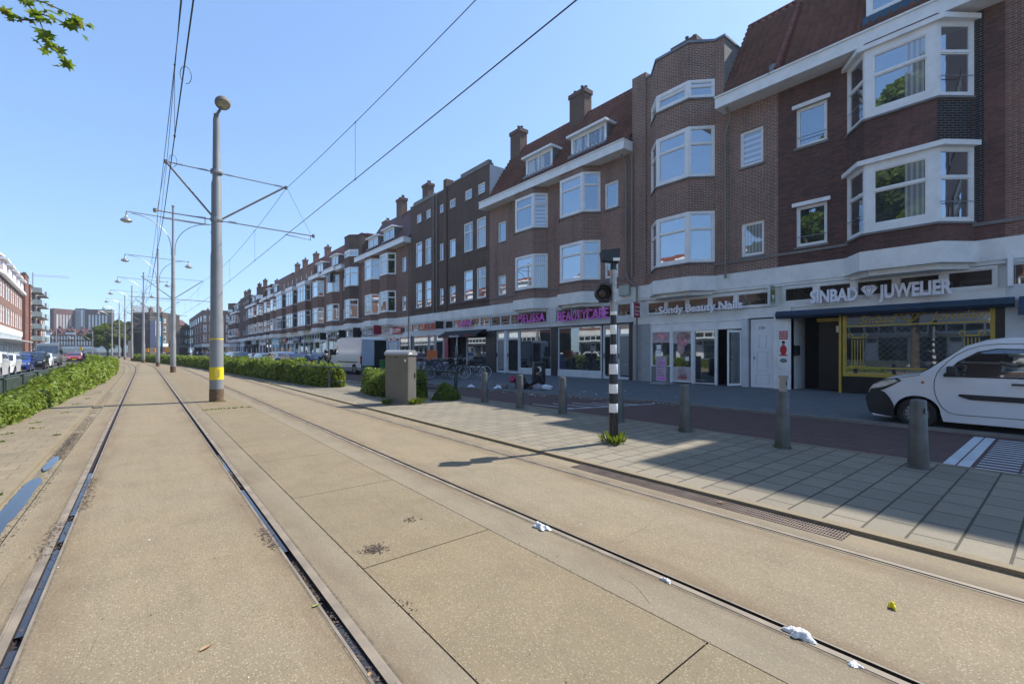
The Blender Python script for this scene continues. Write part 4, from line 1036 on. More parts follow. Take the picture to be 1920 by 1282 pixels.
y0 = 15.0; D_ = house('duo_house', 'red-brown brick double house with two dormers over the pink MELISSA and BEAUTYCARE signs', y0); L = 13.1
duo(D_, y0, seed=5); l = lambda y: y - y0
pipe(D_, .35, 5.6, 12.2, o=.14, hop=(0, .4))
m = MB(); m.tube([(.35, .14, 5.9), (.2, .14, 5.5), (-.35, .14, 5.0), (-.35, .14, .1)], .055, 8); m.build('downpipe', M['pipe'], D_, smooth=50)
m = MB(); m.box(.1, .75, .03, .25, 4.65, 5.2); m.build('meter_box', plain('box_green_grey', (.36, .40, .34), .5), D_)
m = MB(); m.box(0, L, -.05, .02, 4.42, 5.1); m.build('fascia_band', M['cream'], D_)
f = MB(); f.box(0, L, -.14, -.03, 3.20, 3.52); f.box(0, L, -.14, -.01, 4.26, 4.42); f.box(l(20.9), l(21.75), -.14, .02, 3.5, 4.42); f.build('shop_fascia', M['palegrey'], D_)
f = MB(); f.box(0, L, -.1, .05, 3.14, 3.20); f.build('fascia_edge', M['darkfr'], D_)
for a, c in ((.15, 1.1), (1.1, 2.1), (2.1, 3.3), (3.3, 4.6), (4.6, 5.85), (6.8, 8.1), (8.1, 9.4), (9.4, 10.6), (10.6, 11.8), (11.8, 12.95)):
    window(D_, ID, a, c, 3.52, 4.26, '1', 'g_trans', o=-.05, fw=.06, fm=M['palegrey'], name='transom_window')
def door(par, a, c, z1, panel='door_frost', fm='palegrey', slot=True, o=-.06):
    w = window(par, ID, a, c, .06, z1, 'T', 'g_dark', o=o, fw=.09, fm=M[fm], transom=.2, name='house_door')
    m = MB(); m.box(a + .12, c - .12, o - .04, o - .02, .3, z1 * .78); p = m.build('door_panel', M[panel], w)
    if slot: m = MB(); m.box((a + c) / 2 - .15, (a + c) / 2 + .15, o - .02, o + .01, .85, .93); m.build('letter_slot', M['galv'], p)
    m = MB(); m.box(c - .10, c - .07, o, o + .05, 1.2, 1.5); m.build('door_handle', M['darkplastic'], w)
door(D_, l(14.75) + .25, l(16.05), 3.12); 
def pier(par, a, c, mat, o=.02, z=3.14): m = MB(); m.box(a, c, -.2, o, .03, z); m.build('pier', M[mat], par)
pier(D_, .0, .25, 'darkfr'); door(D_, l(16.1), l(17.1), 3.12, panel='interior', slot=False)
for a, c in ((17.2, 20.75), (21.35, 24.6)):
    window(D_, ID, l(a), l(c), .4, 3.12, '1', 'g_shop', o=-.03, fw=.07, fm=M['palegrey'], name='shop_window')
    m = MB(); m.box(l(a), l(c), -.15, .0, .05, .4); m.build('stall_riser', M['palegrey'], D_)
pier(D_, l(20.75), l(21.35), 'darkfr')
door(D_, l(24.7), l(26.0), 3.12, panel='interior', slot=False); pier(D_, l(26.0), l(26.3), 'palegrey'); door(D_, l(26.3), l(27.3), 3.12); pier(D_, l(27.3), L, 'darkfr')
letters('shop_sign', 'pink MELISSA letters above the left half of the beauty shop', 'MELISSA', .78, 24.5, 3.60, 'pink', width=2.7, bold=.008, space=1.05)
letters('shop_sign', 'pink BEAUTYCARE letters above the right half of the beauty shop', 'BEAUTYCARE', .84, 20.5, 3.50, 'pink', width=3.95, bold=.008, space=1.05)

# E: dark brick flat-topped pair
def flat(e, L, pair, mids, bm='brick_brown', top=15.8, step=None, seed=1):
    rnd.seed(seed); hs = []
    for a, c in pair: hs += [(a, c, 5.78, 8.2), (a, c, 9.72, 12.1), (a + .12, c - .2, 13.95, 14.78)]
    for a, c in mids: hs += [(a, c, 5.75, 7.22), (a, c, 9.66, 11.2), (a, c, 13.9, 14.65)]
    body(e, L, bm, z1=top, holes=hs, depth=8.3)
    for h in hs: window(e, ID, *h, 'T' if h[3] - h[2] > 2 else '1', sill='stone', fw=.10)
    string_course(e, L, 5.5, 'brick_dark')
    m = MB(); m.box(-.03, L + .03, -.35, .06, top, top + .14); m.build('coping', M['stone'], e)
    a0, a1 = pair[0][0] - .4, pair[1][1] + .4
    m = MB(); m.box(a0, a1, -.3, .03, top + .0, top + .40); m.build('parapet', M['stone'], e)
E1 = house('flat_roofed_house', 'dark flat-topped brick house with tall paired windows, directly left of the MELISSA house', 28.1); L = 6.7
flat(E1, L, [(.5, 1.8), (2.3, 3.65)], [(4.9, 5.9)], seed=8, top=15.9)
m = MB(); m.box(6.2, 6.7, -.6, .12, 5.1, 16.6); m.build('pilaster', M['brick_brown'], E1); chimney(E1, 5.0, y=-3, z0=15.5, z1=17.6, w=.8)
ck = MB(); ck.face([(-.01, 0, 12.8), (-.01, -3.2, 12.8), (-.01, -3.2, 15.9), (-.01, 0, 15.9)]); ck.build('cheek', M['palegrey'], E1)
E2 = house('flat_roofed_house', 'dark brown brick flat-topped house with a downpipe recess, above the red sign', 34.8); L2 = 6.5
flat(E2, L2, [(2.4, 3.6), (4.2, 5.5)], [(.02 + .1, .9)], seed=9, top=15.7)
pipe(E2, 1.2, 5.1, 15.6, .12); pipe(E2, 1.75, 5.1, 15.6, .12)
shopfront(E1, 0, L, [('pier', 0, .5, 'darkfr'), ('win', .5, 3.3, .35), ('dark', 3.3, 4.6), ('pier', 4.6, 4.75, 'white'), ('dark', 4.75, 6.1), ('pier', 6.1, L, 'crimson')], fm='palegrey')
shopfront(E2, 0, L2, [('pier', 0, .3, 'greypaint'), ('door', .3, 1.7, 'interior'), ('win', 1.9, 2.9, .4), ('win', 3.1, 6.2, .4), ('pier', 6.2, L2, 'darkfr')], fm='palegrey', basem='palegrey')
aw = awn_thing('black awning with white lettering over the dark open shop beside the parked bicycles', 28.5, 34.3, 3.2, 'awnblack', .9)
glyphs(aw, 1.5, .16, (4.0, .955, 2.76), 'letter', 16, 31, 180, slant=.15); glyphs(aw, .9, .12, (1.6, .955, 2.78), 'red', 7, 32, 180); glyphs(aw, .9, .12, (5.6, .955, 2.78), 'crimson', 7, 33, 180)
e = empty('shop_sign', (XF - .2, 32.4, 3.5)); tag(e, 'pink and red slanted script sign above the black awning', 'shop sign'); glyphs(e, 2.1, .55, (0, 0, .12), 'red', 6, 41, slant=.3); glyphs(e, 2.1, .57, (.02, .03, .1), 'pinkpale', 6, 41, slant=.3); glyphs(e, 1.9, .5, (-.01, -.12, .1), 'pink', 8, 43, slant=.5)
e = empty('shop_sign', (XF - .2, 39.2, 3.55)); tag(e, 'bright red blocky letters in a row above the white-fronted shop behind the grey cabinet', 'shop sign'); glyphs(e, 3.3, .55, (0, 0, .05), 'red', 9, 51, slant=.1); glyphs(e, 3.3, .55, (.02, -.06, .07), 'orange', 9, 51, slant=.1)
blade('small dark box sign with white lines between the red sign and the script sign', 34.9, 3.6, 4.25, .75, 'darkfr', )

# F .. the rest of the row toward the bend
def gen_shop(e, L, seed, n=None):
    r_ = random.Random(seed); n = n or max(1, round(L / 6.4)); w = L / n
    for i in range(n): shopfront(e, i * w, (i + 1) * w, fm=r_.choice(SHOPS), basem=r_.choice(['stone', 'darkfr', 'palegrey']), zt=3.1, transm=r_.choice(['g_dark', 'g_dark2', 'g_full']))
def tower(e, flip, bm='brick_brown', L=7.23, seed=1, det=False):
    rnd.seed(seed); X = (lambda a: L - a) if flip else (lambda a: a)
    def iv(a, b): a, b = X(a), X(b); return (min(a, b), max(a, b))
    hs = [(*iv(.57, 1.53), 5.75, 7.22), (*iv(.57, 1.53), 9.68, 11.25)]
    body(e, L, bm, holes=hs)
    for h in hs: sm(e, *h)
    m = MB(); a, c = iv(2.28, L); m.box(a, c, -2.2, 0, 12.4, 15.9); m.build('tower', M[bm], e)
    m = MB(); m.box(a - .04, c + .04, -2.3, .05, 15.9, 16.0); m.prism(bay_plan(*iv(2.65, 6.13), .88, .85), 15.9, 16.02); m.build('coping', M['tiles_red'], e)
    bay(e, *iv(2.7, 6.1), bm, levels=((5.74, 8.1), (9.7, 12.05), (13.35, 14.2)), p=.82, k=.85, ztop=15.9, posts=.13)
    string_course(e, L, 5.55)
    roof2 = empty('x') if False else None
    a, c = iv(0, 2.28); mb = MB(); mb.extr([(RY0, EAVE), (RY1, RIDGE), (-5.2, RIDGE), (-8.3, EAVE)], a, c); mb.build('roof', M['tiles_far'], e); gutter(e, a, c)
    chimney(e, X(6.4), y=-3.6, z0=15, z1=18.2, w=1.4, mat='brick_mid')
def bayhouse(e, L, bm, roofm='tiles_red', seed=1, off=.9):
    rnd.seed(seed); hs = [(L - 1.1, L - .35, 5.75, 7.22), (L - 1.1, L - .35, 9.66, 11.2)]
    body(e, L, bm, holes=hs)
    for h in hs: sm(e, *h)
    bay(e, off, off + 3.7, bm, levels=((5.75, 8.05), (9.68, 12.0)), p=.75, k=.6, posts=.12)
    string_course(e, L, 5.55); roof(e, L, tile=roofm, detail=False); gutter(e, off - .6, off + 4.6, z0=12.4, z1=12.95, o=1.0); gutter(e, 0, L, o=.35)
    dormer(e, off + .6, off + 3.2, z0=13.5, z1=14.8, lights=2)
def oriels(e, L, bm, seed):
    rnd.seed(seed); n = 3; w = L / n; hs = []
    for i in range(int(L / 3.0)): hs.append((1.0 + i * 3.0, 1.75 + i * 3.0, 13.5, 14.25))
    body(e, L, bm, z1=15.0, holes=hs)
    for h in hs: sm(e, *h, g='g_full')
    for i in range(n):
        a = i * w + w * .2; c = a + w * .62
        P = [(a, 0), (a, .85), (c, .85), (c, 0)]
        m = MB(); m.prism([(a, 0), (a, .85), (c, .85), (c, 0)][::-1], 5.1, 5.7); b = m.build('oriel', M[bm], e); m = MB(); m.prism(P[::-1], 8.15, 9.6); m.build('spandrel', M[bm], b)
        m = MB(); m.prism([(a - .1, 0), (a - .1, .97), (c + .1, .97), (c + .1, 0)][::-1], 12.2, 12.75); m.build('oriel_cornice', M['white'], b)
        m = MB(); m.prism([(a + .1, 0), (a + .1, .74), (c - .1, .74), (c - .1, 0)][::-1], 5.7, 8.15); m.prism([(a + .1, 0), (a + .1, .74), (c - .1, .74), (c - .1, 0)][::-1], 9.6, 12.2); m.build('oriel_interior', M['interior'], b)
        for z0, z1 in ((5.7, 8.15), (9.6, 12.2)):
            window(b, FR((a, .85)), 0, c - a, z0, z1, 'T', None, o=0, fw=.14, mull=[.33, .67]); window(b, FR((a, 0), (a, .85)), 0, .85, z0, z1, 'T', 'g_dark', o=0, fw=.1); window(b, FR((c, .85), (c, 0)), 0, .85, z0, z1, 'T', 'g_dark', o=0, fw=.1)
    string_course(e, L, 5.2, 'white')
    m = MB(); m.box(-.03, L + .03, -.3, .06, 15, 15.12); m.build('coping', M['stone'], e)
    m = MB(); m.extr([(-1.6, 15), (-3.6, 18), (-6, 18), (-8.3, 15)], 0, L); m.build('roof', M['tiles_red'], e)
    for a in (3, 9.5, 16.5, 22): chimney(e, min(a, L - 1), y=-3, z0=16, z1=18.8, w=1.2, mat='brick_mid')

F_ = house('duo_house', 'brown brick double house with a long white gutter, behind the white delivery van', 41.3); duo(F_, 41.3, True, 'brick_mid', detail=False, seed=21, L=13.1); gen_shop(F_, 13.1, 3)
pipe(F_, .3, .2, 12.2, .12, hop=(0, .4))
G_ = house('tower_house', 'dark brown house with a bay tower topped by orange tiles, left of the delivery van', 54.4); tower(G_, True, 'brick_brown', L=7.2, seed=22); gen_shop(G_, 7.2, 4)
H1 = house('bay_house', 'red-roofed brick house with an air-conditioner box in its upper bay', 61.6); bayhouse(H1, 6.3, 'brick_mid', seed=23)
m = MB(); m.box(1.1, 2.4, .75, 1.15, 11.0, 12.1); m.build('air_conditioner', M['black'], H1); gen_shop(H1, 6.3, 5)
H2 = house('bay_house', 'red-roofed brick house beside the row of three wide white oriels', 67.9); bayhouse(H2, 6.5, 'brick_mid', seed=24, off=1.4); gen_shop(H2, 6.5, 6)
O_ = house('oriel_house', 'long flat brick block with three wide white oriels per floor under small square windows', 74.4); oriels(O_, 23.6, 'brick_mid', 25); gen_shop(O_, 23.6, 7)
H3 = house('bay_house', 'far brick house with a small white gutter, left of the oriel block', 98.0); bayhouse(H3, 6.6, 'brick_mid', seed=26, off=1.2); gen_shop(H3, 6.6, 8)
H4 = house('bay_house', 'far brick house with a pale gable, right of the distant bay tower', 104.6); bayhouse(H4, 6.2, 'brick_brown', seed=27); gen_shop(H4, 6.2, 9)
G2 = house('tower_house', 'distant dark house with a bay tower halfway down the row', 110.8); tower(G2, False, 'brick_brown', L=7.2, seed=28); gen_shop(G2, 7.2, 10)
F2 = house('duo_house', 'distant double house with a long white gutter, left of the distant bay tower', 118.0); duo(F2, 118, False, 'brick_brown', detail=False, seed=29); gen_shop(F2, 13.1, 11)
E3 = house('flat_roofed_house', 'distant dark flat-topped house in the far part of the row with paired windows', 131.1); flat(E3, 13.2, [(.5, 1.8), (2.3, 3.65)], [(5.0, 6.0), (7.2, 8.2)], seed=30); gen_shop(E3, 13.2, 12)
wl = []
F3 = house('duo_house', 'farthest visible double house of the right row, beside the tall grey pole', 144.3); duo(F3, 144.3, True, 'brick_brown', detail=False, seed=31); gen_shop(F3, 13.1, 13)
G3 = house('tower_house', 'end house of the right row, hidden mostly by the tall grey pole', 157.4); tower(G3, True, 'brick_brown', L=7.2, seed=32); gen_shop(G3, 7.2, 14)
# signs along the far shops
def board(label, y, z0, z1, w, mat, s, size, lm='letter', y_in=.1, xs=1, x=XF - .12):
    e = empty('shop_sign', (x, y, z0)); tag(e, label, 'shop sign')
    m = MB(); m.box(-.06, 0, -w, 0, 0, z1 - z0); m.build('sign_board', M[mat], e)
    if s == 'KEMO': text(s, size, (-.064, -y_in, (z1 - z0 - size * .68) / 2), lm, e, .004, 'lettering', xs=xs)
    else: glyphs(e, min(w - .3, size * .7 * s), size * .7, (-.064, -y_in, (z1 - z0 - size * .68) / 2), lm, s, int(y * 10))
    return e
board('white sign board reading KEMO above the open doors of the white delivery van', 47.4, 3.45, 4.2, 2.2, 'white', 'KEMO', .7, 'darkfr', xs=.8)
board('red part of a sign board right beside the white KEMO board', 45.1, 3.45, 4.1, 2.0, 'red', 5, .5, 'letter', xs=.9)
board('grey board with pale letters left of the red projecting sign', 53.6, 3.45, 4.15, 4.2, 'greypaint', 6, .6, 'letter')
blade('red and black projecting sign above the open van doors', 48.3, 3.5, 4.5, .9, 'crimson')
board('pale board with white letters above the cab of the white delivery van', 58.6, 3.4, 4.15, 3.9, 'palegrey', 9, .6, 'darkfr')
blade('black projecting sign left of the grey board', 54.6, 3.3, 4.5, .9, 'black')
blade('second black projecting sign, over the dark shop with white script', 59.8, 3.4, 4.4, .9, 'black')
board('black shop board with white lettering behind the motor rider', 66.9, 3.1, 3.9, 4.6, 'black', 9, .55, 'letter')
blade('black projecting sign farther down, before the oriel block', 67.9, 3.3, 4.3, .9, 'black')
board('bright green and red grocery board in the middle of the row', 97.5, 3.2, 4.2, 3.0, 'green', 5, .6, 'letter')
board('red shop board beside the green grocery board', 94.4, 3.3, 4.1, 2.8, 'red', 6, .5, 'letter')
board('purple-blue shop board below the middle oriel', 86.5, 3.1, 4.2, 4.6, 'darkblue', 8, .55, 'letter')
blade('black projecting sign on the far part of the row', 128, 3.3, 4.3, .9, 'black'); blade('white projecting sign on the far part of the row', 121, 3.3, 4.3, .9, 'white')
awn_thing('striped dark awning far down the row', 119, 124, 3.1, 'awnblack', 1.2)
# ---------------------------------------------------------------- vehicles
class CarShape:
    def __init__(s, L, W, H, belt, top, wheels, wr, tumble=.15, rear_round=.10, front_round=.22, crown=.035, low=.2):
        s.L, s.W, s.H, s.belt, s.top, s.wheels, s.wr, s.tumble, s.rr, s.frr, s.crown, s.low = L, W, H, belt, top, wheels, wr, tumble, rear_round, front_round, crown, low
        a = wr + .055
        pts = [(p[0], p[1]) for p in top]          # from rear bottom, over the roof, to front bottom
        bot = []
        for wx in sorted(wheels, reverse=True):
            z0 = low
            h = max(-.99, min(.99, (z0 - wr) / a)); t0 = math.asin(h)
            for i in range(13):
                t = t0 + (math.pi - 2 * t0) * i / 12; bot.append((wx + a * math.cos(t), wr + a * math.sin(t)))
        s.outline = pts + bot
    def hw(s, x, z):
        e = s.L / 2; r = 1
        if x > e - 1.0: r -= s.frr * ((x - e + 1.0) / 1.0) ** 2.6
        if x < -e + .7: r -= s.rr * ((-e + .7 - x) / .7) ** 2.4
        t = 1
        if z > s.belt: t -= s.tumble * ((z - s.belt) / (s.H - s.belt)) ** 1.25
        else: t -= .05 * ((s.belt * .75 - z) / s.belt) ** 2 if z < s.belt * .75 else 0
        return s.W / 2 * r * t
    def P(s, x, yn, z, off=0):
        w = s.hw(x, z); k = max(0, min(1, (z - .55) / .35))
        return (x, yn * w + (off if yn > 0 else -off) * (abs(yn) > .99), z + s.crown * k * (1 - abs(yn) ** 3.2) - s.crown * .6 * k)
    def body(s, parent, mat, name='body'):
        T = s.top; im = max(range(len(T)), key=lambda i: T[i][0]); ir = min(range(len(T)), key=lambda i: T[i][0])
        up = T[ir:im + 1]; lowf = T[im:][::-1]; lowr = T[:ir + 1][::-1]       # all with x increasing
        ux = [p[0] for p in up]; uz = [p[1] for p in up]
        lo = lowr + lowf; lx = [p[0] for p in lo]; lz = [p[1] for p in lo]
        lx = lx[:len(lowr)] + [lowr[-1][0] + .06] + [lowf[0][0] - .06] + lx[len(lowr):]; lz = lz[:len(lowr)] + [s.low, s.low] + lz[len(lowr):]
        a = s.wr + .055
        xs = set(np.linspace(ux[0], ux[-1], 40)) | set(ux) | set(lx)
        for wx in s.wheels: xs |= {wx + a * math.cos(math.pi * k / 22) for k in range(23)} | {wx - a * 1.0, wx + a * 1.0}
        xs = sorted(round(float(x), 4) for x in xs if ux[0] <= x <= ux[-1]); xs = [x for i, x in enumerate(xs) if i == 0 or x - xs[i - 1] > .004]
        NZ = 14; ys = (-1, -.95, -.85, -.6, -.3, 0, .3, .6, .85, .95, 1); V = []; F = []; MI = []
        def col(x):
            zt = float(np.interp(x, ux, uz)); zb = float(np.interp(x, lx, lz)); arch = False
            for wx in s.wheels:
                if abs(x - wx) < a: h = s.wr + math.sqrt(a * a - (x - wx) ** 2); arch = arch or h > zb; zb = max(zb, h)
            return min(zb, zt - .002), zt, arch
        C = [col(x) for x in xs]; n = len(xs)
        def vid(p): V.append(s.P(*p)); return len(V) - 1
        for sg in (-1, 1):
            G = [[vid((x, sg, zb + (zt - zb) * k / NZ)) for k in range(NZ + 1)] for x, (zb, zt, ar) in zip(xs, C)]
            for i in range(n - 1):
                for k in range(NZ): F.append((G[i][k], G[i + 1][k], G[i + 1][k + 1], G[i][k + 1])); MI.append(0)
        for top in (0, 1):
            G = [[vid((x, y, zt if top else zb)) for y in ys] for x, (zb, zt, ar) in zip(xs, C)]
            for i in range(n - 1):
                for k in range(len(ys) - 1): F.append((G[i][k], G[i + 1][k], G[i + 1][k + 1], G[i][k + 1])); MI.append(0 if top else 1)
        bm = bmesh.new(); vs = [bm.verts.new(v) for v in V]
        for f, m_ in zip(F, MI): q = bm.faces.new([vs[i] for i in f]); q.material_index = m_
        bmesh.ops.remove_doubles(bm, verts=bm.verts, dist=.0006); bmesh.ops.recalc_face_normals(bm, faces=bm.faces)
        me = bpy.data.meshes.new(name); bm.to_mesh(me); bm.free(); me.materials.append(mat); me.materials.append(M['darkplastic'])
        me.polygons.foreach_set('use_smooth', [True] * len(me.polygons)); me.set_sharp_from_angle(angle=R(38))
        o = bpy.data.objects.new(name, me); COL.objects.link(o); o.parent = parent; return o
    def side(s, poly, mat, parent, name, sides=(1, -1), off=.006, cut=.12):
        o = None
        for sg in sides:
            bm = bmesh.new(); vs = [bm.verts.new((x, sg, z)) for x, z in poly]; bm.faces.new(vs)
            bmesh.ops.triangulate(bm, faces=bm.faces[:], ngon_method='EAR_CLIP')
            def cp(co, no): bmesh.ops.bisect_plane(bm, geom=bm.verts[:] + bm.edges[:] + bm.faces[:], plane_co=co, plane_no=no, dist=1e-5)
            zz = .3037
            while zz < s.H: cp((0, 0, zz), (0, 0, 1)); zz += .13
            xx = -s.L / 2 + .1213
            while xx < s.L / 2: cp((xx, 0, 0), (1, 0, 0)); xx += .2
            for v in bm.verts: v.co = Vector(s.P(*v.co, off))
            me = bpy.data.meshes.new(name); bm.to_mesh(me); bm.free(); me.materials.append(mat)
            me.polygons.foreach_set('use_smooth', [True] * len(me.polygons))
            o = bpy.data.objects.new(name, me); COL.objects.link(o); o.parent = parent
        return o
    def cross(s, p, q, y0, y1, mat, parent, name, off=.008, ny=8, thick=0):
        """panel across the car between outline points p and q (x,z)"""
        d = Vector((q[0] - p[0], 0, q[1] - p[1])); n = Vector((-d.z, 0, d.x)).normalized()
        if n.dot(Vector(((p[0] + q[0]) / 2, 0, (p[1] + q[1]) / 2 - .6))) < 0: n = -n
        m = MB(); N = 5; off = off + .006
        for i in range(N):
            for j in range(ny):
                f = []
                for (a, b) in ((i, j), (i + 1, j), (i + 1, j + 1), (i, j + 1)):
                    t = a / N; yn = y0 + (y1 - y0) * b / ny
                    c = s.P(p[0] + d.x * t, yn, p[1] + d.z * t); f.append((c[0] + n.x * off, c[1], c[2] + n.z * off))
                m.face(f)
        return m.build(name, mat, parent, smooth=60)
def wheel(parent, x, y, r, w=.2, rimr=None, spokes=10, hub='rim'):
    sg = 1 if y > 0 else -1; rr = rimr or r * .66
    m = MB(); m.lathe([(rr, -w / 2), (r * .93, -w / 2), (r, -w * .32), (r, w * .32), (r * .93, w / 2), (rr, w / 2)], (0, 0, 0), 'y', 28, True)
    t = m.build('wheel', M['rubber'], parent, smooth=40); t.location = (x, y, r)
    m = MB(); m.lathe([(rr + .005, w / 2 * sg), (rr * .93, w / 2 * sg), (rr * .86, w * .36 * sg), (0.001, w * .30 * sg)], (0, 0, 0), 'y', 24)
    d = m.build('rim_disc', M['darkplastic'], t, smooth=30)
    m = MB()
    for i in range(spokes):
        a = 2 * math.pi * i / spokes; ca, sa = math.cos(a), math.sin(a); wd = rr * .11
        pts = []
        for (rd, ww) in ((rr * .16, wd), (rr * .95, wd * 1.2)):
            pts.append((rd * sa - ww * ca, rd * ca + ww * sa)); pts.append((rd * sa + ww * ca, rd * ca - ww * sa))
        y0, y1 = w * .44 * sg, w * .36 * sg
        m.face([(pts[0][0], y0, pts[0][1]), (pts[1][0], y0, pts[1][1]), (pts[3][0], y0, pts[3][1]), (pts[2][0], y0, pts[2][1])])
    m.lathe([(0.001, w * .47 * sg), (rr * .2, w * .46 * sg), (rr * .22, w * .36 * sg)], (0, 0, 0), 'y', 14); m.lathe([(rr * .9, w * .40 * sg), (rr * 1.0, w * .51 * sg), (rr * 1.02, w * .40 * sg)], (0, 0, 0), 'y', 28)
    m.build('rim', M[hub], t, smooth=30)
    return t
LAMP = plain('lamp_glass', (.55, .58, .6), .12, .3, var=.3, scale=10); TAIL = plain('tail_lamp', (.35, .01, .01), .2, var=.2)
def plate(par, x, z, y=0, rz=0, yellow=True):
    m = MB(); m.box(x - .008, x + .008, y - .26, y + .26, z - .055, z + .055); return m.build('number_plate', M['paperyellow'] if yellow else M['white'], par)
def finish_car(e, sh, paint, ws, rw, sw, hl, tl, mirror=True, spokes=10, plates=(.45, .8), pillars=(), bumper=None, ywh=.0):
    b = sh.body(e, M[paint])
    for k in (0, 1):
        for sd in (1, -1): wheel(e, sh.wheels[k], sd * (sh.W / 2 - .12), sh.wr, .2, spokes=spokes)
    sh.cross(ws[0], ws[1], -.86, .86, M['g_car'], e, 'windshield')
    if rw: sh.cross(rw[0], rw[1], -.80, .80, M['g_car'], e, 'rear_window')
    for poly in sw: sh.side(poly, M['g_car'], e, 'side_window')
    for poly in pillars: sh.side(poly, M['darkplastic'], e, 'window_pillar', off=.009)
    if hl: sh.side(hl, LAMP, e, 'headlight', off=.010)
    if tl: sh.side(tl, TAIL, e, 'taillight', off=.010)
    e_ = sh.L / 2
    fx = max(p[0] for p in sh.top); rx = min(p[0] for p in sh.top)
    # front end: grille, lamps wrap, plate
    m = MB(); w = sh.hw(fx - .02, .6)
    m.box(fx - .06, fx + .006, -w * .55, w * .55, .30, .42); m.box(fx - .08, fx - .004, -w * .5, w * .5, .56, .68); m.build('grille', M['darkplastic'], e)
    for sd in (1, -1):
        m = MB(); m.box(fx - .16, fx - .035, sd * w * .62, sd * w * .97, .60, .74); m.build('headlight', LAMP, e, bevel=.02)
        m = MB(); m.box(rx - .004, rx + .05, sd * sh.hw(rx, .8) * .72, sd * sh.hw(rx, .8) * .99, .78, 1.02); m.build('taillight', TAIL, e, bevel=.01)
        if mirror:
            mx = ws[1][0] - .28 if ws[1][0] > ws[0][0] else ws[0][0] - .28
            m = MB(); y = sd * (sh.hw(mx, sh.belt) + .11); m.box(mx - .05, mx + .09, y - .11, y + .11, sh.belt - .01, sh.belt + .16); m.build('mirror', M[paint] if paint != 'p_silver' else M['darkplastic'], e, bevel=.03, smooth=40)
    plate(e, fx + .008, plates[0]); plate(e, rx - .008, plates[1])
    return b
SH = {}
SH['hatch'] = CarShape(4.1, 1.80, 1.47, .92, [(-1.98, .30), (-2.05, .45), (-2.03, .80), (-1.93, .98), (-1.62, 1.38), (-1.45, 1.44), (-.8, 1.47), (.1, 1.45), (.35, 1.40), (1.12, .96), (1.3, .91), (1.78, .80), (1.96, .68), (2.04, .48), (2.0, .24)], (-1.25, 1.28), .31)
SH['suv'] = CarShape(4.4, 1.85, 1.62, 1.03, [(-2.12, .34), (-2.2, .5), (-2.17, .92), (-2.1, 1.08), (-1.85, 1.5), (-1.65, 1.59), (-.8, 1.63), (.2, 1.6), (.42, 1.54), (1.05, 1.07), (1.3, 1.02), (1.9, .93), (2.1, .78), (2.18, .5), (2.14, .26)], (-1.32, 1.36), .34)
SH['vans'] = CarShape(4.62, 1.88, 1.90, 1.14, [(-2.25, .32), (-2.31, .5), (-2.31, 1.5), (-2.24, 1.84), (-2.1, 1.90), (-.8, 1.92), (.1, 1.90), (.42, 1.85), (.70, 1.74), (1.22, 1.28), (1.37, 1.17), (1.85, 1.08), (2.08, .98), (2.24, .80), (2.31, .55), (2.30, .40), (2.24, .28)], (-1.40, 1.42), .325, tumble=.15, rear_round=.05, front_round=.20)
SH['cargo'] = CarShape(5.9, 2.05, 2.62, 1.25, [(-2.9, .42), (-2.95, .55), (-2.95, 1.5), (-2.88, 2.5), (-2.78, 2.61), (-1, 2.65), (1.0, 2.60), (1.35, 2.48), (2.12, 1.42), (2.3, 1.22), (2.7, 1.08), (2.88, .85), (2.95, .5), (2.92, .32)], (-1.9, 1.95), .36, tumble=.10, rear_round=.04, front_round=.16, low=.35)
def car_at(kind, paint, label, x, y, rz, cat='car', name='parked_car', group=None, spokes=10):
    e = empty(name, (x, y, -.03)); e.rotation_euler = (0, 0, R(rz)); tag(e, label, cat, group); s = SH[kind]
    if kind == 'hatch':
        finish_car(e, s, paint, ((1.08, .985), (.37, 1.385)), ((-1.66, 1.34), (-1.9, 1.02)), [[(-.35, .95), (-.35, 1.36), (.28, 1.36), (.45, 1.28), (.92, .95)], [(-1.62, 1.0), (-1.45, 1.28), (-1.2, 1.36), (-.42, 1.36), (-.42, .95)]], [(1.9, .60), (1.55, .68), (1.6, .78), (1.86, .73)], [(-1.98, .72), (-1.72, .78), (-1.75, .95), (-1.93, .95)], spokes=spokes)
    elif kind == 'suv':
        finish_car(e, s, paint, ((1.02, 1.09), (.44, 1.52)), ((-1.88, 1.47), (-2.07, 1.12)), [[(-.35, 1.07), (-.35, 1.5), (.32, 1.5), (.48, 1.42), (.9, 1.07)], [(-1.8, 1.12), (-1.65, 1.42), (-1.4, 1.5), (-.42, 1.5), (-.42, 1.07)]], [(2.05, .74), (1.65, .82), (1.7, .92), (2.0, .88)], [(-2.13, .85), (-1.85, .9), (-1.87, 1.08), (-2.08, 1.06)], spokes=spokes)
    return e
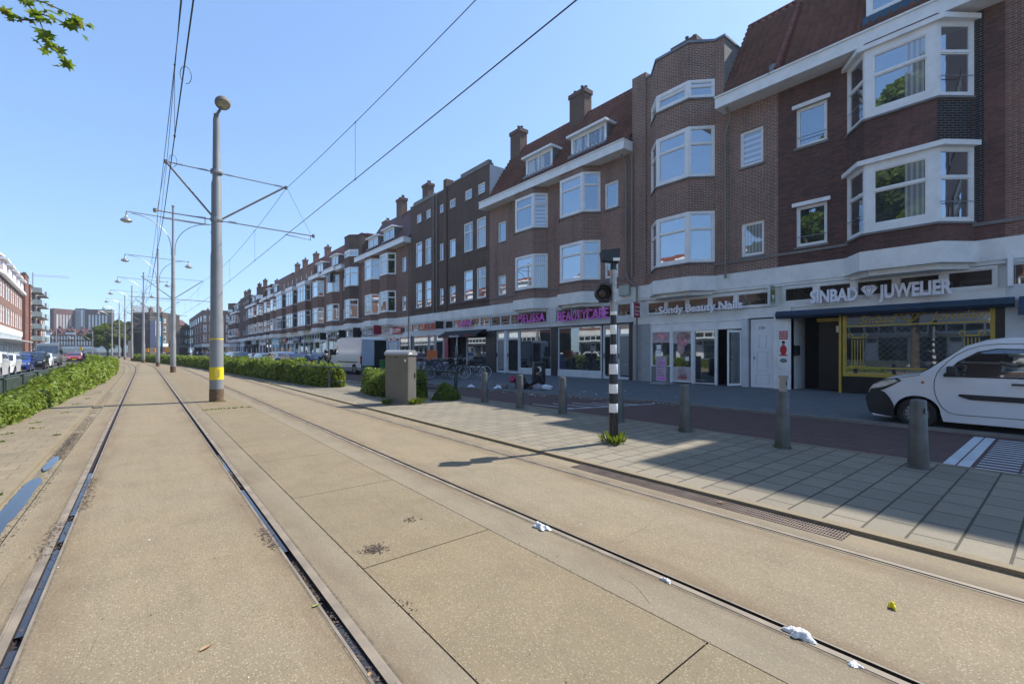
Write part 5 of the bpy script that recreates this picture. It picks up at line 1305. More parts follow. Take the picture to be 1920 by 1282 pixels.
# the small white van at the right edge
van = empty('parked_van', (13.55, .68, -.02)); van.rotation_euler = (0, 0, R(90)); tag(van, 'small white van with a black front bumper, cut off by the right picture edge', 'van')
s = SH['vans']
s.body(van, M['p_white'])
for k in (0, 1):
    for sd in (1, -1): wheel(van, s.wheels[k], sd * (s.W / 2 - .12), s.wr, .2, spokes=14)
s.cross((1.25, 1.265), (.72, 1.72), -.90, .90, M['g_car'], van, 'windshield', off=.010)
s.side([(-.32, 1.16), (-.32, 1.66), (.25, 1.68), (.50, 1.62), (.78, 1.42), (.98, 1.16)], M['g_car'], van, 'side_window', off=.008)
s.side([(-.34, 1.13), (-.34, 1.68), (.26, 1.70), (.52, 1.64), (.80, 1.44), (1.01, 1.17), (1.0, 1.13)], M['darkplastic'], van, 'window_seal', off=.004)
s.side([(2.245, .80), (2.0, .86), (1.72, 1.00), (1.78, 1.05), (2.02, .99), (2.18, .90)], LAMP, van, 'headlight', off=.012)
s.side([(2.24, .74), (1.98, .80), (1.66, 1.02), (1.74, 1.08), (2.06, 1.01), (2.2, .9)], M['darkplastic'], van, 'headlight_surround', off=.008)
s.side([(2.235, .25), (2.30, .40), (2.312, .60), (2.222, .79), (2.08, .81), (1.95, .74), (1.86, .62), (1.79, .46), (1.802, .33), (1.79, .205)], M['darkplastic'], van, 'bumper_corner', off=.012)
s.cross((2.315, .56), (2.215, .82), -1, 1, M['darkplastic'], van, 'front_bumper', off=.012, ny=12); s.cross((2.25, .29), (2.31, .56), -1, 1, M['darkplastic'], van, 'front_bumper', off=.012, ny=12)
s.side([(-.9, .66), (.62, .68), (.78, .74), (.78, .79), (-.9, .77)], M['darkplastic'], van, 'side_moulding', off=.016)
s.cross((1.40, 1.165), (1.23, 1.27), -.84, .84, M['darkplastic'], van, 'cowl', off=.012)
def seam(par, sh, pts, w=.006, sides=(1, -1)):
    for sg in sides:
        m = MB(); q = []
        for i in range(len(pts) - 1):
            a, b = Vector(pts[i]), Vector(pts[i + 1]); n = max(1, int((b - a).length / .08))
            for k in range(n): p = a + (b - a) * k / n; q.append(sh.P(p.x, sg, p.y, .002))
        q.append(sh.P(pts[-1][0], sg, pts[-1][1], .002)); m.tube(q, w, 4, False); m.build('door_seam', M['black'], par)
seam(van, s, [(1.10, 1.20), (1.14, 1.05), (1.145, .9), (1.125, .74), (1.08, .60), (1.02, .48), (.94, .40), (.84, .365), (.7, .36), (-.36, .36), (-.42, .7), (-.42, 1.2), (-.40, 1.75), (-.1, 1.785), (.25, 1.785), (.48, 1.755), (.66, 1.68), (.82, 1.57), (.94, 1.44), (1.04, 1.31), (1.10, 1.20)])
seam(van, s, [(1.36, 1.15), (1.72, 1.08), (2.0, 1.0)]); seam(van, s, [(-2.1, .5), (-2.1, 1.7)])
for sd in (1, -1):
    m = MB(); m.box(-.15, .07, sd * .955, sd * .985, .985, 1.02); m.build('door_handle', M['darkplastic'], van, bevel=.01)
    m = MB(); m.box(.80, .94, sd * .93, sd * 1.15, 1.14, 1.33); m.build('mirror', M['darkplastic'], van, bevel=.035, smooth=40)
    m = MB(); m.lathe([(.001, .012), (.022, .008), (.028, 0)], (1.32, sd * (s.hw(1.32, .98)), .98), 'y', 12); m.build('side_repeater', M['orange'], van)
for poly, nm in (([(-1.6, .68), (-1.6, .76), (-.5, .78), (-.5, .68)], 'side_moulding'),): s.side(poly, M['darkplastic'], van, nm, off=.014)
m = MB(); m.box(2.24, 2.325, -.5, .5, .34, .50); m.build('grille', M['black'], van); plate(van, 2.335, .56)
for sd in (1, -1): m = MB(); m.box(-2.325, -2.28, sd * .80, sd * .90, .8, 1.3); m.build('taillight', TAIL, van)
# delivery van with its rear doors open
sp = empty('delivery_van', (12.45, 34.1, -.02)); sp.rotation_euler = (0, 0, R(94)); tag(sp, 'large white delivery van seen from behind with its right rear door open', 'van')
s = SH['cargo']; s.body(sp, M['p_white'])
for k in (0, 1):
    for sd in (1, -1): wheel(sp, s.wheels[k], sd * (s.W / 2 - .12), s.wr, .22, spokes=8)
s.cross((2.14, 1.42), (1.38, 2.43), -.86, .86, M['g_car'], sp, 'windshield'); s.side([(.95, 1.35), (.95, 2.05), (1.45, 2.05), (1.95, 1.4)], M['g_car'], sp, 'side_window')
m = MB(); m.box(-3.0, -2.93, .03, .93, .62, 2.42); m.build('left_rear_door', M['p_vanblue'], sp, bevel=.02)
m = MB(); m.box(-2.975, -2.94, -.90, .0, .62, 2.42); m.build('load_dark_panel', M['interior'], sp)  # dark panel on the closed body, its colour standing for the shaded load space
m = MB(); m.box(-3.02, -2.93, -.98, -.90, .6, 2.5); m.box(-3.02, -2.93, -.95, .95, 2.42, 2.5); m.build('door_surround', M['p_white'], sp)
dr = MB(); dr.box(0, .92, -.03, .03, .62, 2.42); dd = dr.build('right_rear_door', M['p_vanblue'], sp, bevel=.02); dd.location = (-2.98, -.99, 0); dd.rotation_euler = (0, 0, R(212))
dr = MB(); dr.box(.15, .78, -.04, -.028, 1.55, 2.25); dr.build('inner_panel', M['p_white'], dd)
for sd in (1, -1): m = MB(); m.box(-2.99, -2.80, sd * .93, sd * 1.0, .75, 1.30); m.build('taillight', TAIL, sp)
m = MB(); m.box(-3.04, -2.9, -.95, .95, .40, .56); m.build('rear_bumper', M['darkplastic'], sp, bevel=.02); plate(sp, -3.045, .5, .45)
for sd in (1, -1): m = MB(); m.box(1.85, 1.98, sd * .98, sd * 1.25, 1.35, 1.8); m.build('mirror', M['darkplastic'], sp, bevel=.03)
s.side([(-2.5, .85), (1.0, .85), (1.0, .93), (-2.5, .93)], M['darkplastic'], sp, 'side_moulding', off=.012)
# green bin behind the van
e = empty('green_bin', (12.95, 29.9, -.02)); tag(e, 'green plastic wheeled bin standing behind the open doors of the delivery van', 'bin')
m = MB(); m.extr([(-.30, .06), (.30, .06), (.36, 1.0), (-.36, 1.0)], -.3, .3); m.build('bin_body', M['green'], e, bevel=.02); m = MB(); m.box(-.34, .34, -.38, .40, 1.0, 1.06); m.build('lid', M['green'], e, bevel=.02)
for sd in (1, -1): wheel(e, sd * .0 + .0, sd * .28, .09, .05, spokes=4)
# parked cars on the right, seen over the hedge (facing away)
CARS_R = [('hatch', 'p_teal', 'dark teal hatchback parked behind the motor rider', 11.4, 41.2, 92), ('hatch', 'p_blue', 'light blue hatchback just left of the motor rider', 9.9, 42.5, 96), ('suv', 'p_white', 'large white car parked between the motor rider and the middle of the row', 10.2, 48.6, 95),
    ('hatch', 'p_white', 'small white hatchback, second of two white cars behind the right hedge', 10.0, 54.6, 93), ('hatch', 'p_red', 'dark red car whose tail light shows behind the right hedge', 10.3, 60.6, 92), ('suv', 'p_grey', 'dark grey car parked before the white van-like car', 9.2, 66.5, 93), ('suv', 'p_silver', 'silver high car parked behind the hedge under the far shops', 9.6, 73, 93), ('hatch', 'p_white', 'small white car half hidden by the hedge under the far shops', 9.6, 80, 92), ('suv', 'p_navy', 'dark blue car beside the tall grey pole, behind the right hedge', 8.8, 92, 93)]
for k, p, lab, x, y, rz in CARS_R: car_at(k, p, lab, x, y, rz, group='cars parked behind the right hedge')
CARS_L = [('suv', 'p_white', 'white crossover at the left edge of the picture, nearest behind the left fence', -7.6, 41.5, -88), ('hatch', 'p_white', 'white hatchback between the white crossover and the bright blue car', -7.9, 47.5, -88), ('hatch', 'p_blue', 'bright blue car parked behind the left hedge', -8.0, 53.5, -87), ('suv', 'p_black', 'dark blue-black car right of the bright blue car', -8.0, 60.5, -87),
    ('hatch', 'p_white', 'small white car just before the dark grey van', -8.3, 67, -86), ('hatch', 'p_red', 'red car in the left road beyond the dark grey van', -8.6, 99, -85), ('hatch', 'p_white', 'white car farther down the left road, right of the red car', -9.2, 108, -85), ('suv', 'p_grey', 'grey car farthest down the left road', -9.4, 118, -85)]
for k, p, lab, x, y, rz in CARS_L: car_at(k, p, lab, x, y, rz, group='cars on the left road')
gv = empty('parked_van', (-8.8, 76.5, -.03)); gv.rotation_euler = (0, 0, R(-87)); tag(gv, 'dark grey high-roofed van on the left road, facing the camera', 'van'); s = SH['cargo']
s.body(gv, M['p_grey'])
for k in (0, 1):
    for sd in (1, -1): wheel(gv, s.wheels[k], sd * (s.W / 2 - .12), s.wr, .22, spokes=8)
s.cross((2.14, 1.42), (1.50, 2.27), -.88, .88, M['g_car'], gv, 'windshield'); s.side([(.95, 1.35), (.95, 2.05), (1.45, 2.05), (1.95, 1.4)], M['g_car'], gv, 'side_window')
m = MB(); m.box(2.86, 2.97, -.6, .6, .55, .85); m.build('grille', M['black'], gv); plate(gv, 2.98, .45)
for sd in (1, -1):
    m = MB(); m.box(2.70, 2.90, sd * .62, sd * .9, .8, 1.0); m.build('headlight', LAMP, gv); m = MB(); m.box(1.85, 1.98, sd * .98, sd * 1.25, 1.35, 1.8); m.build('mirror', M['darkplastic'], gv)
# ---------------------------------------------------------------- people
def skin_body(name, V, E, Rr, mat, parent, levels=1):
    me = bpy.data.meshes.new(name); me.from_pydata(V, E, []); o = bpy.data.objects.new(name, me); COL.objects.link(o)
    md = o.modifiers.new('s', 'SKIN'); md.use_smooth_shade = True
    for v, r in zip(me.skin_vertices[0].data, Rr): v.radius = (r, r)
    me.skin_vertices[0].data[0].use_root = True
    o.modifiers.new('u', 'SUBSURF').levels = levels
    dg = bpy.context.evaluated_depsgraph_get(); dg.update(); m2 = bpy.data.meshes.new_from_object(o.evaluated_get(dg))
    COL.objects.unlink(o); bpy.data.objects.remove(o); m2.materials.clear(); m2.materials.append(mat); m2.name = name
    m2.polygons.foreach_set('use_smooth', [True] * len(m2.polygons))
    o2 = bpy.data.objects.new(name, m2); COL.objects.link(o2); o2.parent = parent; return o2
def person(label, x, y, rz, top='cloth_black', legs='denim', pose='walk', hair='black', helmet=None, h=1.75, z=0, group=None):
    e = empty('person', (x, y, z)); e.rotation_euler = (0, 0, R(rz)); tag(e, label, 'person', group); k = h / 1.75
    # front = +x
    if pose == 'walk': L = dict(hipL=(0, .09, .92), kneeL=(.14, .09, .50), ankL=(.02, .09, .08), toeL=(.2, .09, .04), hipR=(0, -.09, .92), kneeR=(.02, -.09, .50), ankR=(-.22, -.09, .10), toeR=(-.06, -.09, .04)); pel = (0, 0, .96); dy = 0; lean = 0
    elif pose == 'floor': L = dict(hipL=(.05, .1, .14), kneeL=(.40, .16, .40), ankL=(.58, .14, .07), toeL=(.76, .14, .04), hipR=(.05, -.1, .14), kneeR=(.46, -.13, .22), ankR=(.86, -.16, .07), toeR=(.98, -.16, .12)); pel = (0, 0, .17); lean = .26
    else: L = dict(hipL=(.02, .12, .86), kneeL=(.42, .22, .80), ankL=(.36, .22, .36), toeL=(.55, .22, .33), hipR=(.02, -.12, .86), kneeR=(.42, -.22, .80), ankR=(.36, -.22, .36), toeR=(.55, -.22, .33)); pel = (0, 0, .90); lean = .12
    ch = (lean, 0, pel[2] + .40); nk = (lean + .03, 0, pel[2] + .56); hd = (lean + .05, 0, pel[2] + .66); ht = (lean + .05, 0, pel[2] + .79)
    if pose == 'walk': arms = [((lean, .19, ch[2] + .06), (.06, .25, ch[2] - .22), (.16, .24, ch[2] - .44)), ((lean, -.19, ch[2] + .06), (-.08, -.25, ch[2] - .22), (-.06, -.24, ch[2] - .46))]
    elif pose == 'floor': arms = [((lean, .19, ch[2] + .04), (.40, .30, .36), (.62, .20, .14)), ((lean, -.19, ch[2] + .04), (.42, -.28, .34), (.60, -.12, .13))]
    else: arms = [((lean, .2, ch[2] + .06), (.22, .34, ch[2] - .14), (.48, .30, ch[2] - .24)), ((lean, -.2, ch[2] + .06), (.22, -.34, ch[2] - .14), (.48, -.30, ch[2] - .24))]
    V = [pel, (lean * .4, 0, pel[2] + .2), ch, nk, hd, ht]; E = [(0, 1), (1, 2), (2, 3), (3, 4), (4, 5)]; Rr = [.10, .095, .11, .055, .09, .075]
    for s_ in 'LR':
        i = len(V); V += [L['hip' + s_], L['knee' + s_], L['ank' + s_], L['toe' + s_]]; E += [(0, i), (i, i + 1), (i + 1, i + 2), (i + 2, i + 3)]; Rr += [.07, .048, .035, .03]
    for a in arms: i = len(V); V += list(a); E += [(2, i), (i, i + 1), (i + 1, i + 2)]; Rr += [.040, .034, .033]
    b = skin_body('body', [tuple(c * k for c in v) for v in V], E, [r * k for r in Rr], M['skin'], e)
    V = [pel, (lean * .4, 0, pel[2] + .2), ch, (nk[0], 0, nk[2] - .06)]; E = [(0, 1), (1, 2), (2, 3)]; Rr = [.155, .15, .178, .07]
    for a in arms: i = len(V); V += [a[0], a[1], tuple(a[1][q] + (a[2][q] - a[1][q]) * .88 for q in range(3))]; E += [(2, i), (i, i + 1), (i + 1, i + 2)]; Rr += [.078, .058, .045]
    skin_body('jacket', [tuple(c * k for c in v) for v in V], E, [r * k for r in Rr], M[top], e)
    V = [pel]; E = []; Rr = [.15]
    for s_ in 'LR': i = len(V); V += [L['hip' + s_], L['knee' + s_], L['ank' + s_]]; E += [(0, i), (i, i + 1), (i + 1, i + 2)]; Rr += [.105, .075, .06]
    skin_body('trousers', [tuple(c * k for c in v) for v in V], E, [r * k for r in Rr], M[legs], e)
    m = MB(); r_ = .125 if helmet else .108
    n = 8
    prof = [(r_ * math.sin(math.pi * i / n / (1.35 if helmet else 1.7)), r_ * math.cos(math.pi * i / n / (1.35 if helmet else 1.7))) for i in range(n + 1)]
    m.lathe([(max(p[0], .001), p[1]) for p in prof], ((hd[0] - (.0 if helmet else .02)) * k, 0, (hd[2] + .05) * k), 'z', 14)
    m.build('helmet' if helmet else 'hair', M[helmet or hair], e, smooth=60)
    for s_ in 'LR': t = L['toe' + s_]; a = L['ank' + s_]; m = MB(); m.box(a[0] * k - .06, t[0] * k + .05, a[1] * k - .045, a[1] * k + .045, max(0, t[2] - .04) * k, (t[2] + .05) * k); m.build('shoe', M['black'], e, bevel=.02)
    return e
# motor rider seen from behind, over the fence
sc = empty('motor_scooter', (8.6, 28.3, -.02)); sc.rotation_euler = (0, 0, R(108)); tag(sc, 'dark motor scooter under the rider with the black helmet', 'scooter')
def scooter(e, bodym='black', box=None, shield=None):
    for x in (-.62, .62): wheel(e, x, 0.001, .24, .11, spokes=5)
    m = MB(); m.extr([(-.14, .25), (.14, .25), (.16, .62), (.12, .76), (-.12, .76), (-.16, .62)], -.85, -.05); m.extr([(-.16, .22), (.16, .22), (.16, .30), (-.16, .30)], -.1, .42); m.build('body_shell', M[bodym], e, bevel=.04, smooth=40)
    m = MB(); m.extr([(-.13, .74), (.13, .74), (.11, .84), (-.11, .84)], -.80, -.02); m.build('saddle', M['darkplastic'], e, bevel=.03, smooth=40)
    m = MB(); m.box(.34, .44, -.2, .2, .3, .95); m.build('leg_shield', M[bodym], e, bevel=.03, smooth=40)
    m = MB(); m.tube([(.62, 0, .24), (.42, 0, .85), (.38, 0, 1.05)], .03); m.tube([(.38, -.32, 1.08), (.38, 0, 1.05), (.38, .32, 1.08)], .02); m.build('steering_column', M['darkplastic'], e)
    m = MB(); m.lathe([(.001, .06), (.05, .05), (.07, 0)], (.46, 0, .9), 'x', 12); m.build('headlight', LAMP, e)
    for sd in (1, -1): m = MB(); m.tube([(.38, sd * .25, 1.08), (.36, sd * .34, 1.25)], .01); m.box(.34, .37, sd * .34 - .06, sd * .34 + .06, 1.22, 1.32); m.build('mirror', M['darkplastic'], e)
    if box: m = MB(); m.box(-1.0, -.45, -.28, .28, .88, 1.42); m.build('delivery_box', M[box], e, bevel=.02)
    if shield: m = MB(); m.extr([(-.28, 1.0), (.28, 1.0), (.22, 1.7), (-.22, 1.7)], .42, .44); m.build('wind_shield', M[shield], e)
scooter(sc)
person('motor rider in black with a black helmet, seen from behind over the fence', 8.6, 28.3, 108, 'cloth_black', 'denim', 'sit', helmet='black')
for i, (x, y, rz, top, lab) in enumerate(((-5.6, 74, 200, 'cloth_black', 'pedestrian in dark clothing standing beside the dark grey van on the left road'), (2.5, 96, 100, 'cloth_grey', 'pedestrian with a light bag crossing the tram tracks between the far poles'), (9.6, 128, 20, 'cloth_white', 'far pedestrian in a white shirt under the orange shop sign'), (8.2, 131, 160, 'cloth_black', 'far pedestrian in black near the orange shop sign'), (12.2, 150, 80, 'blue', 'far pedestrian in a blue top before the plum-coloured block'), (10.8, 146, 240, 'cloth_grey', 'far pedestrian in grey between the blue top and the orange sign'), (16.2, 62, 100, 'cloth_grey', 'pedestrian in grey walking past the shops behind the parked cars'), (15.5, 82, 260, 'cloth_black', 'pedestrian in black on the far sidewalk below the oriel block'))):
    person(lab, x + (0), y, rz, top)
# ---------------------------------------------------------------- bicycles
def bicycle(label, x, y, rz, frame='black', rack=True, lean=6, basket=None, z=.05, proto=[None], group='bicycles parked in front of the dark open shop'):
    e = empty('bicycle', (x, y, z)); e.rotation_euler = (R(lean), 0, R(rz)); tag(e, label, 'bicycle', group)
    r = .34; xs = (-.53, .55)
    for i, wx in enumerate(xs):
        m = MB(); m.lathe([(r - .018, -.018), (r, -.010), (r + .008, 0), (r, .010), (r - .018, .018)], (0, 0, 0), 'y', 26, True); t = m.build('wheel', M['rubber'], e, smooth=60); t.location = (wx, 0, r)
        m = MB(); m.lathe([(r - .035, -.012), (r - .018, -.012), (r - .018, .012), (r - .035, .012)], (0, 0, 0), 'y', 26, True)
        for k in range(14): a = 2 * math.pi * k / 14; m.tube([(0, .015 * (-1) ** k, 0), ((r - .03) * math.cos(a), 0, (r - .03) * math.sin(a))], .0022, 3, False)
        m.build('rim', M['rim'], t)
        m = MB()
        pts = [(wx + (r + .035) * math.cos(a), 0, r + (r + .035) * math.sin(a)) for a in [R(20 + q * (150 / 9)) if i else R(10 + q * (165 / 9)) for q in range(10)]]
        m.tube(pts, .016, 5); m.build('mudguard', M['rim'] if frame != 'black' else M['darkplastic'], e)
    m = MB(); bb = (0.02, 0, .30); st = (-.18, 0, .82); hdt = (.36, 0, .92); hdb = (.40, 0, .74)
    for p, q, rr in ((bb, st, .017), (bb, hdb, .02), (st, (.365, 0, .88), .017), (bb, (xs[0], .05, r), .011), (bb, (xs[0], -.05, r), .011), ((-.14, 0, .74), (xs[0], .05, r), .009), ((-.14, 0, .74), (xs[0], -.05, r), .009), (hdb, hdt, .02), (hdb, (xs[1], .05, r), .013), (hdb, (xs[1], -.05, r), .013)): m.tube([p, q], rr, 6)
    m.build('frame', M[frame], e)
    m = MB(); m.tube([hdt, (.34, 0, 1.04)], .014); m.tube([(.16, -.30, 1.06), (.30, -.24, 1.09), (.36, 0, 1.05), (.30, .24, 1.09), (.16, .30, 1.06)], .013, 6); m.build('handlebar', M['galv'], e)
    m = MB(); m.tube([st, (-.2, 0, .93)], .013); m.extr([(-.10, .93), (.10, .93), (.08, .99), (-.08, .99)], -.34, -.12); m.extr([(-.04, .93), (.04, .93), (.03, .97), (-.03, .97)], -.12, -.02); m.build('saddle', M['black'], e, bevel=.015)
    m = MB(); m.lathe([(.075, -.006), (.085, -.006), (.085, .006), (.075, .006)], (.02, .04, .30), 'y', 16, True); m.tube([(.02, .06, .30), (.14, .06, .20)], .01); m.tube([(.02, -.06, .30), (-.10, -.06, .40)], .01); m.box(.08, .2, .07, .16, .185, .21); m.box(-.16, -.04, -.16, -.07, .39, .415); m.build('crank', M['darkplastic'], e)
    if rack: m = MB(); m.box(-.78, -.28, -.07, .07, .74, .76); m.tube([(-.7, .06, .74), (xs[0], .06, r)], .007); m.tube([(-.7, -.06, .74), (xs[0], -.06, r)], .007); m.build('rack', M['darkplastic'], e)
    if basket: m = MB(); m.extr([(-.16, .95), (.16, .95), (.2, 1.22), (-.2, 1.22)], .45, .75); m.build('basket', M[basket], e)
    return e
for a in (('black city bicycle with pale mudguards, rightmost of the parked bicycles', 14.75, 21.6, 150, 'black'), ('black bicycle leaning second from the right among the parked bicycles', 13.75, 21.9, 20, 'black'), ('dark blue bicycle in the middle of the parked bicycles', 13.35, 23.2, 160, 'darkblue', True, 8),
    ('violet-blue bicycle with a bright frame right of the green fence post', 12.75, 22.4, 12, 'darkblue', True, -7), ('white-framed bicycle behind the second ivy bush', 12.4, 23.6, 165, 'p_white', True, 6, 'stone'), ('small silver bicycle with a red reflector near the grey cabinet', 11.9, 23.0, 15, 'p_silver', False, 5), ('grey bicycle behind the silver one, by the grey cabinet', 12.0, 25.2, 150, 'galv', True, 7, 'darkplastic'), ('dark red bicycle wedged in behind the white-framed bicycle', 13.1, 25.0, 25, 'crimson', True, -6), ('black bicycle with a dark basket behind the rightmost bicycle', 15.3, 22.9, 155, 'black', True, 7, 'darkplastic'), ('black bicycle turned the other way behind the dark blue bicycle', 14.3, 23.4, 28, 'black', True, -5), ('grey-blue bicycle standing before the orange scooter box', 13.5, 24.6, 158, 'p_teal', True, 6), ('black bicycle at the back beside the blue crates', 14.6, 25.2, 20, 'black', True, 8)):
    bicycle(*a).scale = (1.1, 1.1, 1.1)
e = empty('motor_scooter', (13.6, 26.3, .05)); e.rotation_euler = (0, 0, R(155)); tag(e, 'delivery scooter with an orange top box among the parked bicycles', 'scooter'); scooter(e, 'darkplastic', 'orange'); e.scale = (1.15,) * 3
e = empty('motor_scooter', (15.9, 26.4, .05)); e.rotation_euler = (0, 0, R(-20)); tag(e, 'scooter with a tall blue-grey wind shield before the dark shop', 'scooter'); scooter(e, 'p_silver', None, 'p_teal'); e.scale = (1.15,) * 3
e = empty('delivery_crate', (12.9, 28.2, .05)); tag(e, 'bright blue plastic crate stacked up behind the orange scooter box', 'crate')
m = MB()
for k in range(3): m.box(-.32, .32, -.24, .24, .45 * k, .45 * k + .40); m.box(-.35, .35, -.27, .27, .45 * k + .36, .45 * k + .41)
m.build('crate_body', M['blue'], e)
# ---------------------------------------------------------------- tram poles, lamps, overhead wires
def pole_tall():
    e = empty('tram_pole', (1.81, 17.4, 0)); tag(e, 'tallest nearest grey tram pole with a yellow band and a floodlight on top', 'tram pole')
    m = MB(); m.lathe([(.20, 0), (.20, .02), (.195, .68), (.19, 2.60), (.175, 2.70), (.165, 4.70), (.150, 4.80), (.145, 7.0), (.115, 7.12), (.10, 8.9), (.10, 9.1), (.001, 9.1)], seg=28)
    p = m.build('pole', M['polegrey'], e, smooth=30)
    m = MB(); m.lathe([(.2035, .004), (.203, .35), (.202, .40)], seg=28); m.build('pole_foot', M['rustfoot'], e, smooth=40)
    m = MB(); m.lathe([(.199, .70), (.198, 1.10)], seg=28); m.build('yellow_band', M['yellow'], e, smooth=60)
    m = MB(); m.lathe([(.195, 1.98), (.195, 2.02)], seg=28); m.build('yellow_stripe', M['yellow'], e)
    m = MB(); m.box(-.06, .06, -.203, -.198, .80, 1.02); m.build('number_plate', plain('plate_dull_yellow', (.6, .5, .08), .5), e)
    m = MB(); m.tube([(0, 0, 8.9), (.02, -.05, 9.25), (.12, -.15, 9.45)], [.05, .045, .04]); m.tube([(-.02, 0, 8.9), (-.02, 0, 9.25)], .06); m.build('lamp_bracket', M['stone'], e)
    # floodlight: rounded housing tipped down toward the road
    h = MB(); n = 10
    h.lathe([(.001, .17)] + [(.25 * math.sin(math.pi / 2 * i / n) ** .7, .17 * math.cos(math.pi / 2 * i / n)) for i in range(1, n + 1)] + [(.20, -.10), (.001, -.10)], seg=22)
    f = h.build('floodlight', M['stone'], e, smooth=50); f.location = (.16, -.12, 9.60); f.rotation_euler = (R(-38), R(-6), 0); f.scale = (.92, .92, .92)
    h = MB(); h.lathe([(.001, -.105), (.17, -.105)], seg=22); h.build('lamp_glass', plain('lamp_amber', (.42, .38, .25), .2, var=.3, scale=8), f)
    return e
pt = pole_tall()
def bracket_arms(e, low=5.85, high=7.38, XL=-1.3, XR=2.06, XL2=-1.56, XR2=2.97, r=.02):
    m = MB()
    m.tube([(XL, 0, high), (XR, 0, high - .04)], r * .8, 6); m.tube([(XL2, 0, low), (XR2, 0, low - .06)], r * .95, 6)
    m.tube([(XL, 0, high), (-.12, 0, low + .1)], r * 1.5, 8); m.tube([(XR, 0, high), (.12, 0, low + .02)], r * 1.5, 8)
    m.tube([(XR, 0, high), (XR2 - .1, 0, low)], r * .35, 5); m.tube([(XL, 0, high), (XL2 + .05, 0, low)], r * .35, 5)
    for x, z in ((XL, high), (XR, high - .04), (XL2, low), (XR2, low - .06)): m.lathe([(.001, -.07), (.05, -.05), (.05, .05), (.001, .07)], (x, 0, z), 'z', 10)
    for k in range(4):
        for x, z in ((-.35, high), (.35, high - .02), (-.4, low), (.45, low), (XR - .25, high - .03), (XL + .3, high)): m.lathe([(.001, -.02), (.042, 0), (.001, .02)], (x + (k - 1.5) * .055, 0, z), 'x', 8)
    b = m.build('bracket_arm', M['stone'], e)
    m = MB()
    for x, sx_ in ((XL2, 1), (XR2, -1)):
        d = (.75 if sx_ > 0 else -.85); x0 = x + (.75 * 2 if sx_ > 0 else -.02)
        if sx_ > 0: m.tube([(x + 1.25, 0, low + .02), (x + 1.25, .0, low - .2), (x + 1.10, 0, low - .22), (-.95 - .45, .02, low - .20)], r * .7, 6)
        else: m.tube([(x - .1, 0, low - .04), (x - .1, 0, low - .22), (x - .25, 0, low - .2), (2.04, .02, low - .15)], r * .7, 6)
    m.build('steady_arm', M['galv'], e)
    for z in (low, high): m = MB(); m.lathe([(.17, -.06), (.175, 0), (.17, .06)], (0, 0, z), 'z', 18); m.build('clamp', M['galv'], e)
bracket_arms(pt)
def lamp_pole(label, x, y, first=False):
    e = empty('tram_pole', (x, y, 0)); tag(e, label, 'tram pole', 'lamp and wire poles between the two tracks')
    m = MB(); m.lathe([(.185, 0), (.185, 2.58), (.16, 2.66), (.16, 4.65), (.14, 4.75), (.14, 6.75), (.12, 6.85), (.12, 9.0), (.085, 9.1), (.075, 12.7), (.10, 12.72), (.10, 12.8), (.001, 12.8)], seg=16); m.build('pole', M['steel'], e, smooth=30)
    m = MB(); m.lathe([(.190, .004), (.188, .45)], seg=16); m.build('pole_foot', M['rustfoot'], e)
    m = MB(); m.tube([(-2.75, 0, 11.85), (2.75, 0, 11.75)], .035, 6)
    for sg in (-1, 1):
        pts = [(sg * (.12 + 2.35 * (1 - math.cos(t))), 0, 9.5 + 2.25 * math.sin(t)) for t in [R(i * 9) for i in range(11)]]
        m.tube([(sg * .12, 0, 9.0)] + pts, .028, 6)
    m.build('lamp_arm', M['galv'], e)
    for sg in (-1, 1):
        m = MB(); m.tube([(0, 0, 0), (0, 0, -.35)], .04, 8); m.lathe([(.05, -.3), (.10, -.42), (.22, -.52), (.34, -.62), (.36, -.70), (.34, -.72), (.001, -.72)], seg=18)
        s_ = m.build('street_lamp', M['galv'], e, smooth=35); s_.location = (sg * 2.75, 0, 11.85)
        m = MB(); m.lathe([(.32, -.72), (.22, -.80), (.001, -.84)], seg=16); m.build('lamp_bowl', plain('lamp_bowl', (.6, .58, .5), .2) if 'bowl' not in M else M['bowl'], s_, smooth=60)
    m = MB(); m.tube([(-2.6, 0, 5.65), (2.6, 0, 5.6)], .025, 6); m.tube([(-1.9, 0, 7.2), (-.1, 0, 5.7)], .03, 6); m.tube([(1.9, 0, 7.2), (.1, 0, 5.7)], .03, 6); m.tube([(-1.9, 0, 7.2), (1.9, 0, 7.2)], .014, 5); m.build('bracket_arm', M['stone'], e)
    return e
M['bowl'] = plain('lamp_bowl', (.6, .58, .5), .2)
ORD = ['second tram pole from the front, lamps on curved arms', 'third tram pole from the front, its lamps on curved arms below the second', 'fourth tram pole from the front', 'fifth tram pole from the front', 'sixth tram pole from the front', 'seventh tram pole, just right of the far tree', 'farthest slim tram pole before the far tree']
PO = [(1.72, 43.6), (1.15, 63), (-.1, 83), (-1.65, 101), (-3.0, 118), (-4.46, 137), (-6.5, 156)]
p0 = lamp_pole(ORD[0], *PO[0])
for (x, y), lab in zip(PO[1:], ORD[1:]):
    c = copy_tree(p0); c.location = (x, y, 0); c['label'] = lab; c.rotation_euler = (0, 0, R(3 + (y - 60) * .22))
def wire(name, label, pts, r, drops=None, cat='overhead wire', group='overhead tram wires'):
    e = empty(name, (0, 0, 0)); tag(e, label, cat, group)
    m = MB(); m.tube(pts, r, 5, False); m.build('wire', M['wire'], e)
    if drops:
        m = MB()
        for p, q in drops: m.tube([p, q], .004, 4, False); m.lathe([(.001, -.04), (.022, 0), (.001, .04)], q, 'z', 6); m.lathe([(.001, -.03), (.02, 0), (.001, .03)], p, 'z', 6)
        m.build('dropper', M['wire'], e)
    return e
